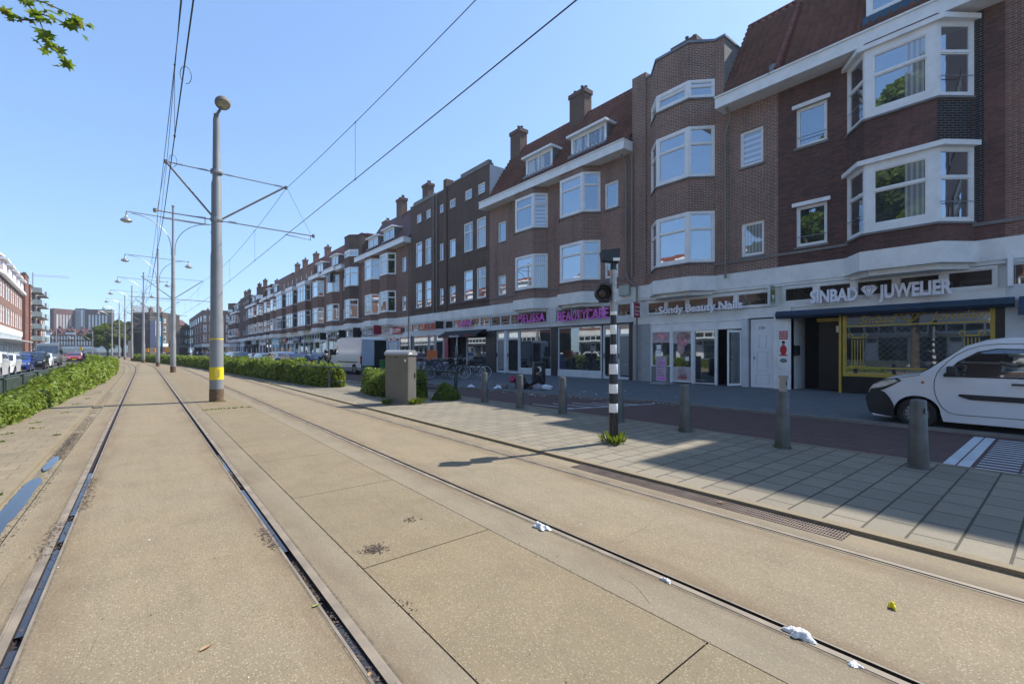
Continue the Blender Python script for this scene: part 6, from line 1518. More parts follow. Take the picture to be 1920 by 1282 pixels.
def span_pts(x0, y0, x1, y1, zc, sag, n=14): return [(x0 + (x1 - x0) * i / n, y0 + (y1 - y0) * i / n, zc - sag * (1 - (2 * i / n - 1) ** 2)) for i in range(n + 1)]
SUP = [(-14, 3.9, .42), (17.4, 3.86, .45), (43.6, 3.75, .25), (63, 3.2, -.35), (83, 1.9, -1.7), (101, .3, -3.2), (118, -1.5, -4.9), (137, -4, -7.4)]
for nm, ix in (('right', 1), ('left', 2)):
    cp, mp, dr = [], [], []
    for a, b in zip(SUP, SUP[1:]):
        P1 = span_pts(a[ix], a[0], b[ix], b[0], 5.68, .03); P2 = span_pts(a[ix], a[0], b[ix], b[0], 7.30, .45)
        cp += P1 if not cp else P1[1:]; mp += P2 if not mp else P2[1:]
        for k in (3, 7, 11): dr.append((P2[k], P1[k]))
    wire('contact_wire', f'thick lower contact wire over the {nm} track', cp, .0095); wire('messenger_wire', f'thin upper carrier wire with droppers over the {nm} track', mp, .0075, dr)
wire('feeder_wire', 'feeder wire beside the left carrier wire, hanging past the tall grey pole', [(.30, -14, 7.2)] + span_pts(.30, -4, .52, 17.4, 7.2, .25) + span_pts(.52, 17.4, .45, 43.6, 7.3, .5)[1:], .006)
# little loops on the left wires
e = empty('wire_loop', (0, 0, 0)); tag(e, 'small wire loops clipped to the left contact wire', 'wire clamp'); m = MB()
for y, z in ((8.5, 5.66), (12.5, 5.66), (5.5, 5.66)): m.tube([(.44 + .07 * math.sin(t) + .05, y, z + .14 - .13 * math.cos(t)) for t in [R(20 * i) for i in range(17)]], .0045, 4, False)
m.build('loop', M['wire'], e)
# ---------------------------------------------------------------- signal post, bollards, cabinet, fences
tp = empty('signal_post', (6.32, 5.03, .03)); tag(tp, 'black and white striped signal post with a round lamp facing left', 'signal post')
m = MB(); m.lathe([(.074, 0), (.073, 1.36), (.053, 1.42), (.052, 3.0), (.001, 3.0)], seg=22); m.build('post', M['black'], tp, smooth=30)
m = MB()
for a, b, r in ((.52, .675, .0745), (.85, 1.01, .0745), (1.18, 1.355, .0745), (1.53, 1.69, .0535), (1.87, 2.03, .0535), (2.20, 2.26, .0535)): m.lathe([(r, a), (r + .0008, a + .002), (r + .0008, b - .002), (r, b)], seg=22)
m.build('white_band', M['white'], tp, smooth=60)
m = MB(); m.lathe([(.054, 2.26), (.054, 2.98)], seg=22); m.build('grey_sleeve', M['galv'], tp, smooth=60)
lf = Vector((-.778, .628)); fwd = Vector((-.628, -.778))       # lf: toward the left of the photo, fwd: toward the viewer
F_l = FR((0, 0), d=(lf.x, lf.y)); 
m = MB(); fr = FR((lf.x * .0, lf.y * .0), d=(-lf.x, -lf.y))
hd = empty('signal_head_pivot') if False else None
def local(fr, pts): return [fr(*p) for p in pts]
frn = FR((0, 0), d=(lf.x, lf.y))      # outward normal = (-d.y, d.x)
o_ = 1 if Vector((-lf.y, lf.x)).dot(fwd) > 0 else -1
m = MB(); m.box(.07, .24, -.10 * o_, .06 * o_, 2.42, 2.74, frn); m.box(.05, .10, -.06, .06, 2.46, 2.50, frn); m.box(.05, .10, -.06, .06, 2.66, 2.70, frn)
sh_ = m.build('signal_housing', M['darkplastic'], tp, bevel=.01)
m = MB(); c = frn(.20, .06 * o_, 2.57); ax = Vector(frn(0, o_, 0)); 
def disc(m, r0, r1, d0, d1, seg=24, closed=False, arc=None):
    u = Vector(frn(1, 0, 0)); w = Vector((0, 0, 1)); C = Vector(c)
    rng = range(seg)
    for i in rng:
        if arc and not (arc[0] <= i < arc[1]): continue
        a, b = 2 * math.pi * i / seg, 2 * math.pi * (i + 1) / seg
        q = lambda r, d, t: C + (u * math.cos(t) + w * math.sin(t)) * r + ax * d
        m.face([q(r0, d0, a), q(r0, d0, b), q(r1, d1, b), q(r1, d1, a)])
disc(m, .125, .125, -.06, .14, arc=(-1, 99)); disc(m, .125, .133, .14, .14); disc(m, .133, .133, .14, -.06); m.build('visor', M['black'], sh_)
m = MB(); disc(m, .001, .07, .035, .02); disc(m, .07, .105, .02, -.01); m.build('lens', plain('dark_lens', (.05, .035, .03), .12, var=.5, scale=20), sh_)
m = MB(); m.box(.03, .09, -.03, .03, 2.43, 2.45, frn); m.lathe([(.058, 2.40), (.062, 2.43), (.058, 2.46)], seg=16); m.lathe([(.058, 2.72), (.062, 2.75), (.058, 2.78)], seg=16); m.build('clamp', M['galv'], tp)
m = MB(); m.lathe([(.05, 2.98), (.05, 3.12)], seg=16)
q0 = [frn(.20, -.12, 3.14), frn(.20, .12, 3.14), frn(.22, .12, 3.30), frn(.22, -.12, 3.30)]; q1 = [frn(-.08, -.10, 3.10), frn(-.08, .10, 3.10), frn(-.10, .10, 3.34), frn(-.10, -.10, 3.34)]
for i in range(4): j = (i + 1) % 4; m.face([q0[i], q0[j], q1[j], q1[i]])
m.face(q0); m.face(q1[::-1]); m.build('detector_box', M['black'], tp)
m = MB(); m.box(-.085, .03, .105 * o_, .12 * o_, 3.12, 3.17, frn); m.build('detector_label', M['white'], tp)
m = MB(); random.seed(5)
for k in range(10):
    a = random.uniform(-1.2, 1.2); z0 = random.uniform(0, .1); p0_ = [.076 * math.cos(a) * .9, -.076, 0]
    ang = random.uniform(3.6, 5.6); m.tube([(.078 * math.cos(ang), .078 * math.sin(ang), 0.0), (.080 * math.cos(ang + .1), .080 * math.sin(ang + .1), random.uniform(.15, .45))], .005, 4)
m.build('ivy_stem', M['bark'], tp)
# bollards
B0 = [(8.17, 1.34, 'rightmost grey bollard, nearest the camera with a round sticker'), (8.15, 3.02, 'second grey bollard from the right with a silver box on its top'), (8.3, 4.84, 'third grey bollard from the right, in front of the nail salon'), (8.27, 6.42, 'grey bollard partly hidden behind the striped signal post'), (8.27, 8.19, 'grey bollard just left of the striped signal post'), (8.19, 9.78, 'grey bollard in front of the dumped dark bags'), (8.27, 11.59, 'leftmost grey bollard, in front of the white litter on the far kerb')]
m = MB(); m.lathe([(.135, 0), (.135, .015), (.118, .02), (.112, .15), (.088, .90), (.080, .915), (.03, .925), (.001, .925)], seg=24)
bp = m.build('bollard', M['bollard'], None, smooth=35); bp.location = (B0[0][0], B0[0][1], .03); tag(bp, B0[0][2], 'bollard', 'grey bollards along the pavement edge')
for x, y, lab in B0[1:]: c = bp.copy(); COL.objects.link(c); c.location = (x, y, .03); c['label'] = lab; c.rotation_euler = (R(random.uniform(-1, 1)), R(random.uniform(-1, 1)), 0)
def bsub(name, mb, mat, k):
    o = mb.build(name, mat); o.parent = [o_2 for o_2 in bpy.data.objects if o_2.get('label') == B0[k][2]][0]; return o
m = MB(); m.lathe([(.001, .004), (.035, .002), (.04, 0)], (-.05, -.086, .78), 'y', 12); bsub('sticker', m, M['galv'], 0)
m = MB(); m.box(-.045, .045, -.045, .045, .90, 1.16); m.box(-.055, .055, -.055, .055, 1.13, 1.18); bsub('reflector_box', m, M['galv'], 1)
m = MB(); m.box(-.03, .03, -.048, -.046, 1.02, 1.08); bsub('box_window', m, M['black'], 1)
# electricity cabinet
cb = empty('utility_cabinet', (5.845, 12.72, .03)); d1 = Vector((.37, -.66)).normalized(); cb.rotation_euler = (0, 0, math.atan2(d1.y, d1.x)); tag(cb, 'tall grey street cabinet with a rounded lid, covered in greenish grime', 'cabinet')
m = MB(); m.box(-.40, .40, 0, .44, 0, 1.46); cbo = m.build('cabinet_body', M['cabinet'], cb, bevel=.006)
m = MB(); m.extr([(-.03, 1.46), (.47, 1.46), (.47, 1.50), (.42, 1.57), (.32, 1.615), (.12, 1.615), (.02, 1.57), (-.03, 1.50)], -.43, .43); m.build('lid', plain('cabinet_lid', (.30, .30, .30), .4, .1, var=.08, dirt=.2), cb, smooth=35)
m = MB(); m.box(.402, .408, .02, .42, .08, 1.40); dd_ = m.build('cabinet_door', M['cabinet'], cb); m = MB(); m.box(.408, .425, .33, .36, .78, .92); m.build('handle', M['black'], dd_)
m = MB(); m.box(-.05, .05, -.004, 0, 1.38, 1.41); m.build('vent_slot', M['black'], cb)
m = MB(); m.box(.43, .436, .02, .18, 1.49, 1.54); m.build('label_sticker', M['white'], cb); m = MB(); m.box(.28, .34, -.005, -.002, 1.27, 1.34); m.build('sticker', M['white'], cb)
m = MB(); m.box(-.44, .44, -.02, .46, -.02, .05); m.build('plinth', M['stone'], cb)
def fence(name, label, pts, h=.92, post_every=2.6, panel=None, mid=True):
    e = empty(name, (pts[0][0], pts[0][1], 0)); tag(e, label, 'fence'); ox, oy = pts[0]
    dist = 0; m = MB(); m.tube([(p[0] - ox, p[1] - oy, h) for p in pts], .032, 8); 
    m.build('top_rail', M['fence'], e, smooth=50)
    if mid: m = MB(); m.tube([(p[0] - ox, p[1] - oy, .32) for p in pts], .02, 6); m.build('lower_rail', M['fence'], e)
    acc = 0
    for (a, b) in zip(pts, pts[1:]):
        a, b = Vector(a), Vector(b); L = (b - a).length; n = max(1, round(L / post_every))
        for i in range(n + (1 if b == Vector(pts[-1]) else 0)):
            q = a + (b - a) * i / n; m = MB(); m.box(q.x - ox - .045, q.x - ox + .045, q.y - oy - .045, q.y - oy + .045, -.05, h + .02); m.build('post', M['fence'], e, bevel=.008)
        if panel:
            for i in range(n):
                q0, q1 = a + (b - a) * (i / n), a + (b - a) * ((i + 1) / n); fr = FR((q0.x - ox, q0.y - oy), (q1.x - ox, q1.y - oy)); m = MB(); m.box(.05, fr.L - .05, -.01, .01, .12, h - .06, fr); m.build('panel', M[panel], e)
    return e
fence('metal_fence', 'dark green tubular fence right of the tracks, behind the grey cabinet and ivy bushes', [(8.17, 13.12), (6.24, 20.4), (5.85, 24), (5.35, 34)])
M['fence_panel'] = plain('fence_panel', (.045, .062, .062), .5, var=.2)
fence('metal_fence', 'dark green panelled fence behind the left hedge', [(-2.95, 8), (-2.95, 15.5), (-2.95, 23), (-2.75, 34)], h=.90, panel='fence_panel', mid=False)
# ---------------------------------------------------------------- hedges and plants
LEAF = np.array([(0, -.5, 0), (.42, -.05, .06), (0, .55, 0), (-.42, -.05, .06)])
def leaf_cloud(P, N, size, jit=.5, seedv=0, var=.35, blend=.7):
    r = np.random.default_rng(seedv); n = len(P)
    d = N * blend + r.normal(0, jit, (n, 3)) + np.array([0, 0, .25]); d /= np.linalg.norm(d, axis=1)[:, None] + 1e-9
    a = r.normal(0, 1, (n, 3)); a -= d * (a * d).sum(1)[:, None]; a /= np.linalg.norm(a, axis=1)[:, None] + 1e-9; b = np.cross(d, a)
    s = size * (1 + r.uniform(-var, var, n)); V = P[:, None, :] + s[:, None, None] * (LEAF[None, :, 0, None] * a[:, None, :] + LEAF[None, :, 1, None] * b[:, None, :] + LEAF[None, :, 2, None] * d[:, None, :])
    F = np.arange(n * 4).reshape(n, 4); return V.reshape(-1, 3), F
def fbm(x, y, seedv):
    r = np.random.default_rng(seedv); o = 0
    for k in range(5):
        fx, fy = r.uniform(.6, 1.4, 2) * 1.9 ** k; o = o + np.sin(x * fx + r.uniform(0, 6)) * np.cos(y * fy + r.uniform(0, 6)) / 1.5 ** k
    return o / 2
def hedge(name, label, path, n, seedv, leaf=.075, cat='hedge', both=True, mat='ivy'):
    """path: (x, y, halfwidth, height); ivy mass with an uneven rounded outline"""
    r = np.random.default_rng(seedv); P = np.array(path, float); seg = np.linalg.norm(np.diff(P[:, :2], axis=0), axis=1); cum = np.r_[0, np.cumsum(seg)]
    # more leaves near the camera
    u = r.uniform(0, 1, n); dens = 1 / np.maximum(6, np.interp(np.linspace(0, cum[-1], 200), cum, np.hypot(P[:, 0], P[:, 1]))) ** 1.15; cd = np.cumsum(dens); cd /= cd[-1]
    s = np.interp(u, cd, np.linspace(0, cum[-1], 200))
    I = lambda k: np.interp(s, cum, P[:, k]); x, y, w, h = I(0), I(1), I(2), I(3)
    dx = np.interp(s + .1, cum, P[:, 0]) - np.interp(s - .1, cum, P[:, 0]); dy = np.interp(s + .1, cum, P[:, 1]) - np.interp(s - .1, cum, P[:, 1]); L = np.hypot(dx, dy) + 1e-9; nx, ny = -dy / L, dx / L
    t = r.uniform(-1.57, 1.57, n); t = np.sign(t) * 1.57 * (abs(t) / 1.57) ** .8
    bump = 1 + .24 * fbm(s * 1.6, t * 1.5, seedv) + .07 * fbm(s * 5, t * 4, seedv + 1)
    ce = np.sign(np.sin(t)) * abs(np.sin(t)) ** .75; cz = np.cos(t) ** .5
    endk = np.sqrt(np.clip(np.minimum(s, cum[-1] - s) / .5, 0.02, 1))
    depth = np.where(r.uniform(0, 1, n) < .05, r.uniform(1.0, 1.16, n), r.uniform(.78, 1.03, n))
    off = ce * w * bump * depth * endk; z = h * cz * bump * depth * endk * np.where(abs(t) > 1.3, .9, 1)
    z = np.where(r.uniform(0, 1, n) < .12, r.uniform(0, .3, n) * h, z)
    pos = np.stack([x + nx * off, y + ny * off, np.maximum(z, .02)], 1); nrm = np.stack([nx * ce, ny * ce, cz * .9], 1)
    dist = np.hypot(pos[:, 0], pos[:, 1]); sz = leaf * np.clip(dist / 16, .85, 2.6)
    V, F = leaf_cloud(pos, nrm, 1.0, .55, seedv); V = pos.repeat(4, 0) + (V - pos.repeat(4, 0)) * sz.repeat(4)[:, None]
    e = empty(name, (0, 0, 0)); tag(e, label, cat)
    np_mesh('foliage', V, F, M[mat], e)
    # dark filler core added so the hedge is not see-through
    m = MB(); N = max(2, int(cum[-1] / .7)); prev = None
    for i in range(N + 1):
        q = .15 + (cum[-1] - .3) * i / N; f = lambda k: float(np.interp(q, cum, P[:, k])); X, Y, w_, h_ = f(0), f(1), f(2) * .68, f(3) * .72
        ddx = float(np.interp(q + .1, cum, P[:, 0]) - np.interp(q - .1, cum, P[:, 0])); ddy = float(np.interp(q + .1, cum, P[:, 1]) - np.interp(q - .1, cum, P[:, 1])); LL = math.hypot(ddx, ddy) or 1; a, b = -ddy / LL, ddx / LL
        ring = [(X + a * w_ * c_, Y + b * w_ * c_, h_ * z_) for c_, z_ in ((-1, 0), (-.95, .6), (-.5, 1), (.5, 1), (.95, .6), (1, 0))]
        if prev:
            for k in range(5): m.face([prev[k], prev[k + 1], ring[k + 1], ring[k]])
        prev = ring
    m.build('hedge_filler', M['hedgecore'], e)
    return e
hedge('ivy_hedge', 'long bright green ivy hedge along the left side of the tracks', [(-2.75, 9, .42, .38), (-2.70, 14, .40, .42), (-2.55, 17, .42, .48), (-2.45, 20, .46, .60), (-2.38, 23, .5, .74), (-2.35, 26, .58, .86), (-2.2, 30, .58, .92), (-2.15, 40, .55, .95), (-2.25, 50, .5, .95), (-2.6, 60, .5, .92), (-3.4, 72, .5, .9)], 60000, 1)
hedge('ivy_hedge', 'short clipped hedge piece beyond the end of the left ivy hedge', [(-4.6, 76, .5, 1.0), (-5.8, 88, .5, 1.0), (-7.3, 100, .5, 1.0)], 5000, 2)
hedge('ivy_hedge', 'long bright ivy hedge right of the tracks, ending at the fence post', [(6.65, 20.3, .45, .95), (6.35, 23, .5, 1.05), (6.05, 27, .55, 1.05), (5.65, 33, .55, 1.0), (5.3, 40, .5, 1.0), (4.85, 50, .5, 1.0), (4.0, 62, .5, 1.0), (2.6, 76, .5, 1.0), (.8, 90, .5, 1.0), (-1.2, 104, .5, 1.0)], 60000, 3)
hedge('ivy_bush', 'ivy bush climbing the fence left of the grey cabinet', [(7.1, 17.9, .35, .45), (6.95, 16.9, .55, .82), (6.9, 15.6, .65, .95), (7.1, 14.2, .6, .9), (7.2, 13.6, .4, .7)], 14000, 4, .07, 'bush')
hedge('ivy_bush', 'dark green ivy bush at the fence end, right of the grey cabinet', [(7.2, 13.05, .2, .25), (7.6, 13.0, .42, .48), (8.0, 12.95, .42, .62), (8.2, 12.9, .25, .55)], 7000, 5, .065, 'bush', mat='leaf')
def weeds(label, spots, n, seedv, h=.16, name='weed'):
    r = np.random.default_rng(seedv); V = []; F = []
    for (x, y, rad, z) in spots:
        for _ in range(n):
            a = r.uniform(0, 6.28); d = rad * r.uniform(.1, 1) ** .7; px, py = x + math.cos(a) * d, y + math.sin(a) * d; q = r.uniform(0, 6.28); w = r.uniform(.012, .026); hh = h * r.uniform(.4, 1.1); b = len(V)
            tx_, ty_ = math.cos(a) * hh * .5, math.sin(a) * hh * .5; wx, wy = math.cos(q) * w, math.sin(q) * w
            V += [(px - wx * .3, py - wy * .3, z), (px + wx + tx_ * .5, py + wy + ty_ * .5, z + hh * .6), (px + tx_, py + ty_, z + hh), (px - wx + tx_ * .5, py - wy + ty_ * .5, z + hh * .6)]; F.append((b, b + 1, b + 2, b + 3))
    o = np_mesh(name, V, F, M['weed']); tag(o, label, 'weeds', kind='stuff'); return o
weeds('bright green weeds around the foot of the striped signal post', [(6.32, 5.03, .22, .03), (6.5, 5.12, .12, .03), (6.2, 4.9, .08, .03)], 70, 1, .17)
weeds('weeds at the foot of the bollards', [(8.3, 4.84, .16, .03), (8.15, 3.02, .15, .03)], 40, 2, .07)
weeds('ivy and weeds at the foot of the grey cabinet', [(6.35, 12.4, .16, .03), (5.6, 12.9, .1, .03), (6.45, 12.5, .16, .03), (6.2, 12.35, .08, .03)], 70, 3, .2)
weeds('thin grass growing in the slab joint by the tall pole', [(1.3 + i * .17, 14.9 + .03 * (i % 3), .08, 0) for i in range(7)] + [(1.7 + .1 * i, 17.1, .05, 0) for i in range(4)], 16, 4, .035)
weeds('small weeds between the tiles beside the left hedge', [(-1.75, 13.6, .12, 0), (-2.0, 11.9, .08, 0), (-1.6, 16.5, .1, 0), (-1.5, 21, .1, 0), (-1.85, 10.2, .06, 0), (-2.1, 13.0, .15, 0), (-1.9, 14.6, .12, 0), (-1.6, 19, .12, 0), (-1.4, 24, .1, 0), (-2.05, 9.2, .1, 0), (-1.3, 12.2, .05, 0), (-1.28, 7.5, .05, 0)], 22, 5, .035)
# ---------------------------------------------------------------- street things, litter
e = empty('litter_bin', (13.1, 14.4, .05)); tag(e, 'black litter bin with a round white emblem between the bollards', 'litter bin')
m = MB(); m.lathe([(.27, 0), (.29, .05), (.29, 1.0), (.24, 1.12), (.001, 1.14)], seg=20); m.build('bin_body', M['black'], e, smooth=35)
fw = Vector((-13.1, -14.4)).normalized(); fb = FR((fw.x * .29, fw.y * .29), d=(fw.y, -fw.x))
m = MB()
for i in range(16):
    a, b = 2 * math.pi * i / 16, 2 * math.pi * (i + 1) / 16; m.face([fb(.05 * math.cos(a), .012, .80 + .06 * math.sin(a)), fb(.05 * math.cos(b), .012, .80 + .06 * math.sin(b)), fb(.11 * math.cos(b), .012, .80 + .12 * math.sin(b)), fb(.11 * math.cos(a), .012, .80 + .12 * math.sin(a))])
m.face([fb(-.02, .012, .70), fb(.02, .012, .70), fb(.02, .012, .80), fb(-.02, .012, .80)]); m.build('emblem', M['white'], e)
m = MB(); m.box(-.16, .16, -.01, .012, .97, 1.05, fb); m.build('opening', M['interior'], e)
def lump(name, label, cat, x, y, z, sx_, sy_, sz_, mat, seedv, rough=.35, rot=0, group=None):
    bm = bmesh.new(); bmesh.ops.create_icosphere(bm, subdivisions=4, radius=1); r = np.random.default_rng(seedv); ks = r.normal(0, 1, (9, 3)) * np.linspace(1.5, 6, 9)[:, None]; ph = r.uniform(0, 6, 9)
    for v in bm.verts:
        c = np.array(v.co); d = sum(math.sin(float(k @ c) + p) / (1 + .35 * i) for i, (k, p) in enumerate(zip(ks, ph))) * rough * .35
        v.co *= 1 + d; v.co.z = max(v.co.z, -.55); v.co = Vector((v.co.x * sx_, v.co.y * sy_, (v.co.z + .55) * sz_))
    me = bpy.data.meshes.new(name); bm.to_mesh(me); bm.free(); me.materials.append(M[mat]); me.polygons.foreach_set('use_smooth', [True] * len(me.polygons))
    o = bpy.data.objects.new(name, me); COL.objects.link(o); o.location = (x, y, z); o.rotation_euler = (0, 0, rot); tag(o, label, cat, group); return o
person('person in a dark hooded coat sitting hunched on the kerb against the black litter bin', 12.95, 13.95, 140, 'cloth_black', 'cloth_black', 'floor', helmet='cloth_black', z=.05, h=1.55)
lump('bin_bag', 'dark bin bag lying left of the litter bin', 'bag', 12.3, 14.6, .05, .42, .30, .30, 'cloth_black', 4, .4, .6)
lump('cloth_bundle', 'pale patterned bundle of cloth at the foot of the litter bin', 'cloth', 12.45, 13.75, .05, .28, .22, .17, 'cloth_grey', 5, .5)
lump('cloth_bundle', 'small light cloth heap right of the patterned bundle', 'cloth', 12.75, 13.55, .05, .26, .18, .12, 'cloth_white', 15, .7)
lump('shopping_bag', 'pink-red bag standing on the dark bin bag', 'bag', 12.05, 14.9, .30, .12, .12, .20, 'crimson', 6, .3)
lump('cardboard', 'greyish cardboard piece left of the dark bin bag', 'cardboard', 11.8, 15.3, .05, .3, .2, .12, 'stone', 7, .4)
def crumple(name, label, cat, x, y, z, sx_, sy_, h, mat, seedv, rot=0, n=20):
    r = np.random.default_rng(seedv); u = np.linspace(-1, 1, n); A, B = np.meshgrid(u, u); ang = np.arctan2(B, A); k = r.uniform(0, 6, 6)
    rim = .72 + sum(.13 * np.sin((i + 2) * ang + k[i]) for i in range(4)); rad = np.maximum(abs(A), abs(B)); rr = rad * rim; X = np.cos(ang) * rr; Y = np.sin(ang) * rr
    H = np.zeros_like(X)
    for i in range(9): a = r.uniform(0, 6.28); f = r.uniform(2, 9); H += abs(np.sin(f * (X * math.cos(a) + Y * math.sin(a)) + r.uniform(0, 6))) / (1 + .25 * i)
    H = (H / H.max()) * (1 - rad ** 3 * .85) + r.uniform(0, .12, H.shape); V = np.stack([(X + r.normal(0, .015, X.shape)) * sx_, (Y + r.normal(0, .015, X.shape)) * sy_, H * h], 2).reshape(-1, 3)
    F = [(i * n + j, i * n + j + 1, (i + 1) * n + j + 1, (i + 1) * n + j) for i in range(n - 1) for j in range(n - 1)]
    o = np_mesh(name, V, F, M[mat]); o.location = (x, y, z); o.rotation_euler = (0, 0, rot); tag(o, label, cat); return o
crumple('white_bag', 'white plastic bag on the kerb, right of the leftmost bollard', 'litter', 11.55, 15.2, .05, .38, .17, 0.156, 'cloth_white', 8, .5)
crumple('white_bag', 'flat white plastic bag on the kerb, left of the leftmost bollard', 'litter', 11.1, 16.6, .05, .48, .17, 0.120, 'cloth_white', 9, .9)
crumple('paper_wad', 'crumpled bright yellow paper on the right track', 'litter', 3.63, .72, 0, .030, .028, 0.048, 'paperyellow', 10, 0)
crumple('plastic_litter', 'large crumpled white plastic stuck in the third rail, nearest the camera', 'litter', 2.87, .98, 0, .065, .10, 0.045, 'plastic_bag', 11, .3)
crumple('plastic_litter', 'small white plastic scrap in the third rail at the bottom edge', 'litter', 2.82, .71, 0, .03, .045, 0.019, 'plastic_bag', 12, 0)
crumple('plastic_litter', 'white plastic wrapper lying on the third rail in mid picture', 'litter', 2.80, 3.05, 0, .07, .12, 0.045, 'plastic_bag', 13, 0)
crumple('plastic_litter', 'little white scrap on the third rail between the two larger plastic pieces', 'litter', 2.83, 1.80, 0, .03, .05, 0.022, 'plastic_bag', 14, 0)
def dry_leaf(label, x, y, z, s_, rot, mat):
    V = []; n = 7; m = MB()
    for i in range(n):
        t = i / (n - 1); w = .35 * math.sin(math.pi * t) ** .8 + .01; V.append(((t - .5) * 1.6, -w, .10 * math.sin(3 * t) + .12)); V.append(((t - .5) * 1.6, 0, .04)); V.append(((t - .5) * 1.6, w, .14 * math.cos(2 * t) + .06))
    for i in range(n - 1):
        for k in (0, 1): m.face([tuple(c * s_ for c in V[3 * i + k]), tuple(c * s_ for c in V[3 * i + k + 1]), tuple(c * s_ for c in V[3 * i + k + 4]), tuple(c * s_ for c in V[3 * i + k + 3])])
    m.tube([(-.8 * s_, 0, .04 * s_), (-1.3 * s_, .1 * s_, .02 * s_)], .01 * s_ * 3, 4)
    o = m.build('dry_leaf', mat); o.location = (x, y, z); o.rotation_euler = (0, 0, rot); tag(o, label, 'leaf'); return o
DL = plain('dry_leaf', (.34, .22, .12), .8, var=.3); GLF = plain('green_leaf', (.22, .28, .05), .7, var=.3)
dry_leaf('curled pale brown leaf lying between the left rails near the camera', .26, 2.95, .002, .045, .5, DL)
dry_leaf('yellow-green leaf on the second rail', .84, 3.0, .004, .032, .1, GLF); dry_leaf('orange-brown leaf in the second rail groove near the camera', .87, 2.2, .0, .03, 1, DL)
dry_leaf('brown leaf lying on the drain grate', 4.72, 2.35, .01, .05, 1.2, DL)
r_ = np.random.default_rng(9)
for cnt, mt, lab in ((230, 'mud', 'dark grit and crumbs scattered over the track'), (90, 'cloth_white', 'pale crumbs and paper bits scattered over the track')):
    V = []; F = []
    while len(F) < cnt:
        y = r_.uniform(.6, 14); x = r_.uniform(-1.2, 8.4)
        if 4.5 < x < 5: continue
        s_ = r_.uniform(.003, .010); b = len(V); a = r_.uniform(0, 6.28); z = .034 if x > 4.97 else .003
        for k in range(4): t = a + k * 1.57; rr = s_ * r_.uniform(.5, 1.2); V.append((x + rr * math.cos(t), y + rr * math.sin(t), z + r_.uniform(0, .004)))
        F.append((b, b + 1, b + 2, b + 3))
    tag(np_mesh('grit', V, F, M[mt]), lab, 'grit', kind='stuff')
# pavement sign in front of the salon
e = empty('pavement_sign', (19.1, 12.35, .05)); e.rotation_euler = (0, 0, R(-8)); tag(e, 'pale pink upright pavement sign on a grey foot before the nail salon window', 'pavement sign')
m = MB(); m.box(-.38, .38, -.52, .42, 0, .09); m.build('foot', M['steel'], e, bevel=.03)
m = MB(); m.box(-.03, .03, -.32, .32, .14, 1.32); fr_ = m.build('sign_frame', M['galv'], e, bevel=.01)
m = MB(); m.box(-.034, -.03, -.28, .28, .18, 1.28); m.build('sign_face', plain('sign_lilac', (.50, .38, .48), .5), e)
for i in range(7): glyphs(e, .42 - .05 * (i % 3), .05, (-.037, .24, 1.18 - i * .13), 'darkblue' if i != 4 else 'crimson', 8 - i % 3, 60 + i)
for z in (.28, 1.0): m = MB(); m.box(-.036, -.034, .0 if z > .5 else -.24, .24 if z < .5 else -.24, z - .05, z + .05); m.build('sign_patch', M['pink'], e)
# ---------------------------------------------------------------- trees
def tree(label, x, y, h, cr, nleaf, seedv, leaf=.3, trunk_r=.2, crown_z=None, name='tree', mat='leaf', squash=.85, bare=.3):
    r = np.random.default_rng(seedv); e = empty(name, (x, y, 0)); tag(e, label, 'tree'); m = MB(); cz = crown_z or h * .62
    m.tube([(0, 0, 0), (.1 * trunk_r, 0, h * bare * .5), (0, .2 * trunk_r, h * bare), (.3 * trunk_r, 0, h * .75)], [trunk_r, trunk_r * .8, trunk_r * .65, trunk_r * .15], 10)
    cl = []
    for i in range(46):
        d = r.normal(0, 1, 3); d /= np.linalg.norm(d); d[2] = d[2] * squash; k = r.uniform(.45, .98); c = np.array([0, 0, cz]) + d * k * np.array([cr, cr, h - cz]); c[2] = max(c[2], h * bare); cl.append((c, r.uniform(.16, .34) * cr))
        if i < 22: s0 = r.uniform(.8, 1.4) * h * bare; mid = np.array([c[0] * .4, c[1] * .4, s0 + (c[2] - s0) * .6]); m.tube([(0, 0, s0), tuple(mid), tuple(c)], [trunk_r * .38, trunk_r * .2, trunk_r * .04], 6)
    m.build('trunk', M['bark'], e, smooth=50)
    per = nleaf // len(cl); P = []; N = []
    for c, rad in cl:
        d = r.normal(0, 1, (per, 3)); d /= np.linalg.norm(d, axis=1)[:, None]; k = r.uniform(.35, 1, per) ** .6; P.append(c + d * k[:, None] * rad * np.array([1, 1, .75])); N.append(d)
    P = np.concatenate(P); N = np.concatenate(N); V, F = leaf_cloud(P, N, leaf, .8, seedv); np_mesh('crown', V, F, M[mat], e); return e
# big plane trees on the left, out of frame: the windows on the right mirror them, one twig reaches into the picture
tree('plane tree left of the camera whose foliage shows mirrored in the jeweller bay windows', -12.5, 9.0, 30, 8.5, 90000, 5, .50, .36, 18)
tree('second plane tree mirrored in the lower windows of the right row', -12.5, 17.5, 26, 6.0, 50000, 6, .46, .32, 15)
def plane_leaf(s_):       # five-lobed outline
    A = []
    for t, rr in ((-90, .10), (-60, .42), (-35, .28), (-8, .58), (20, .34), (48, .66), (70, .38), (90, .78), (110, .38), (132, .66), (160, .34), (188, .58), (215, .28), (240, .42)):
        A.append((rr * s_ * math.cos(R(t)), rr * s_ * math.sin(R(t))))
    return A
tw = empty('plane_twig', (-1.35, 9.4, 6.4)); tag(tw, 'hanging plane tree twig with lobed leaves in the top left corner of the picture', 'branch')
rt = Vector((.778, -.628, 0)); up = Vector((0, 0, 1)); fd = Vector((.628, .778, 0))
def sp(px, py, d=0):
    px, py, d = px * .70, py * .74, d * .8
    return Vector(tw.location) * 0 + rt * px - up * py + fd * d
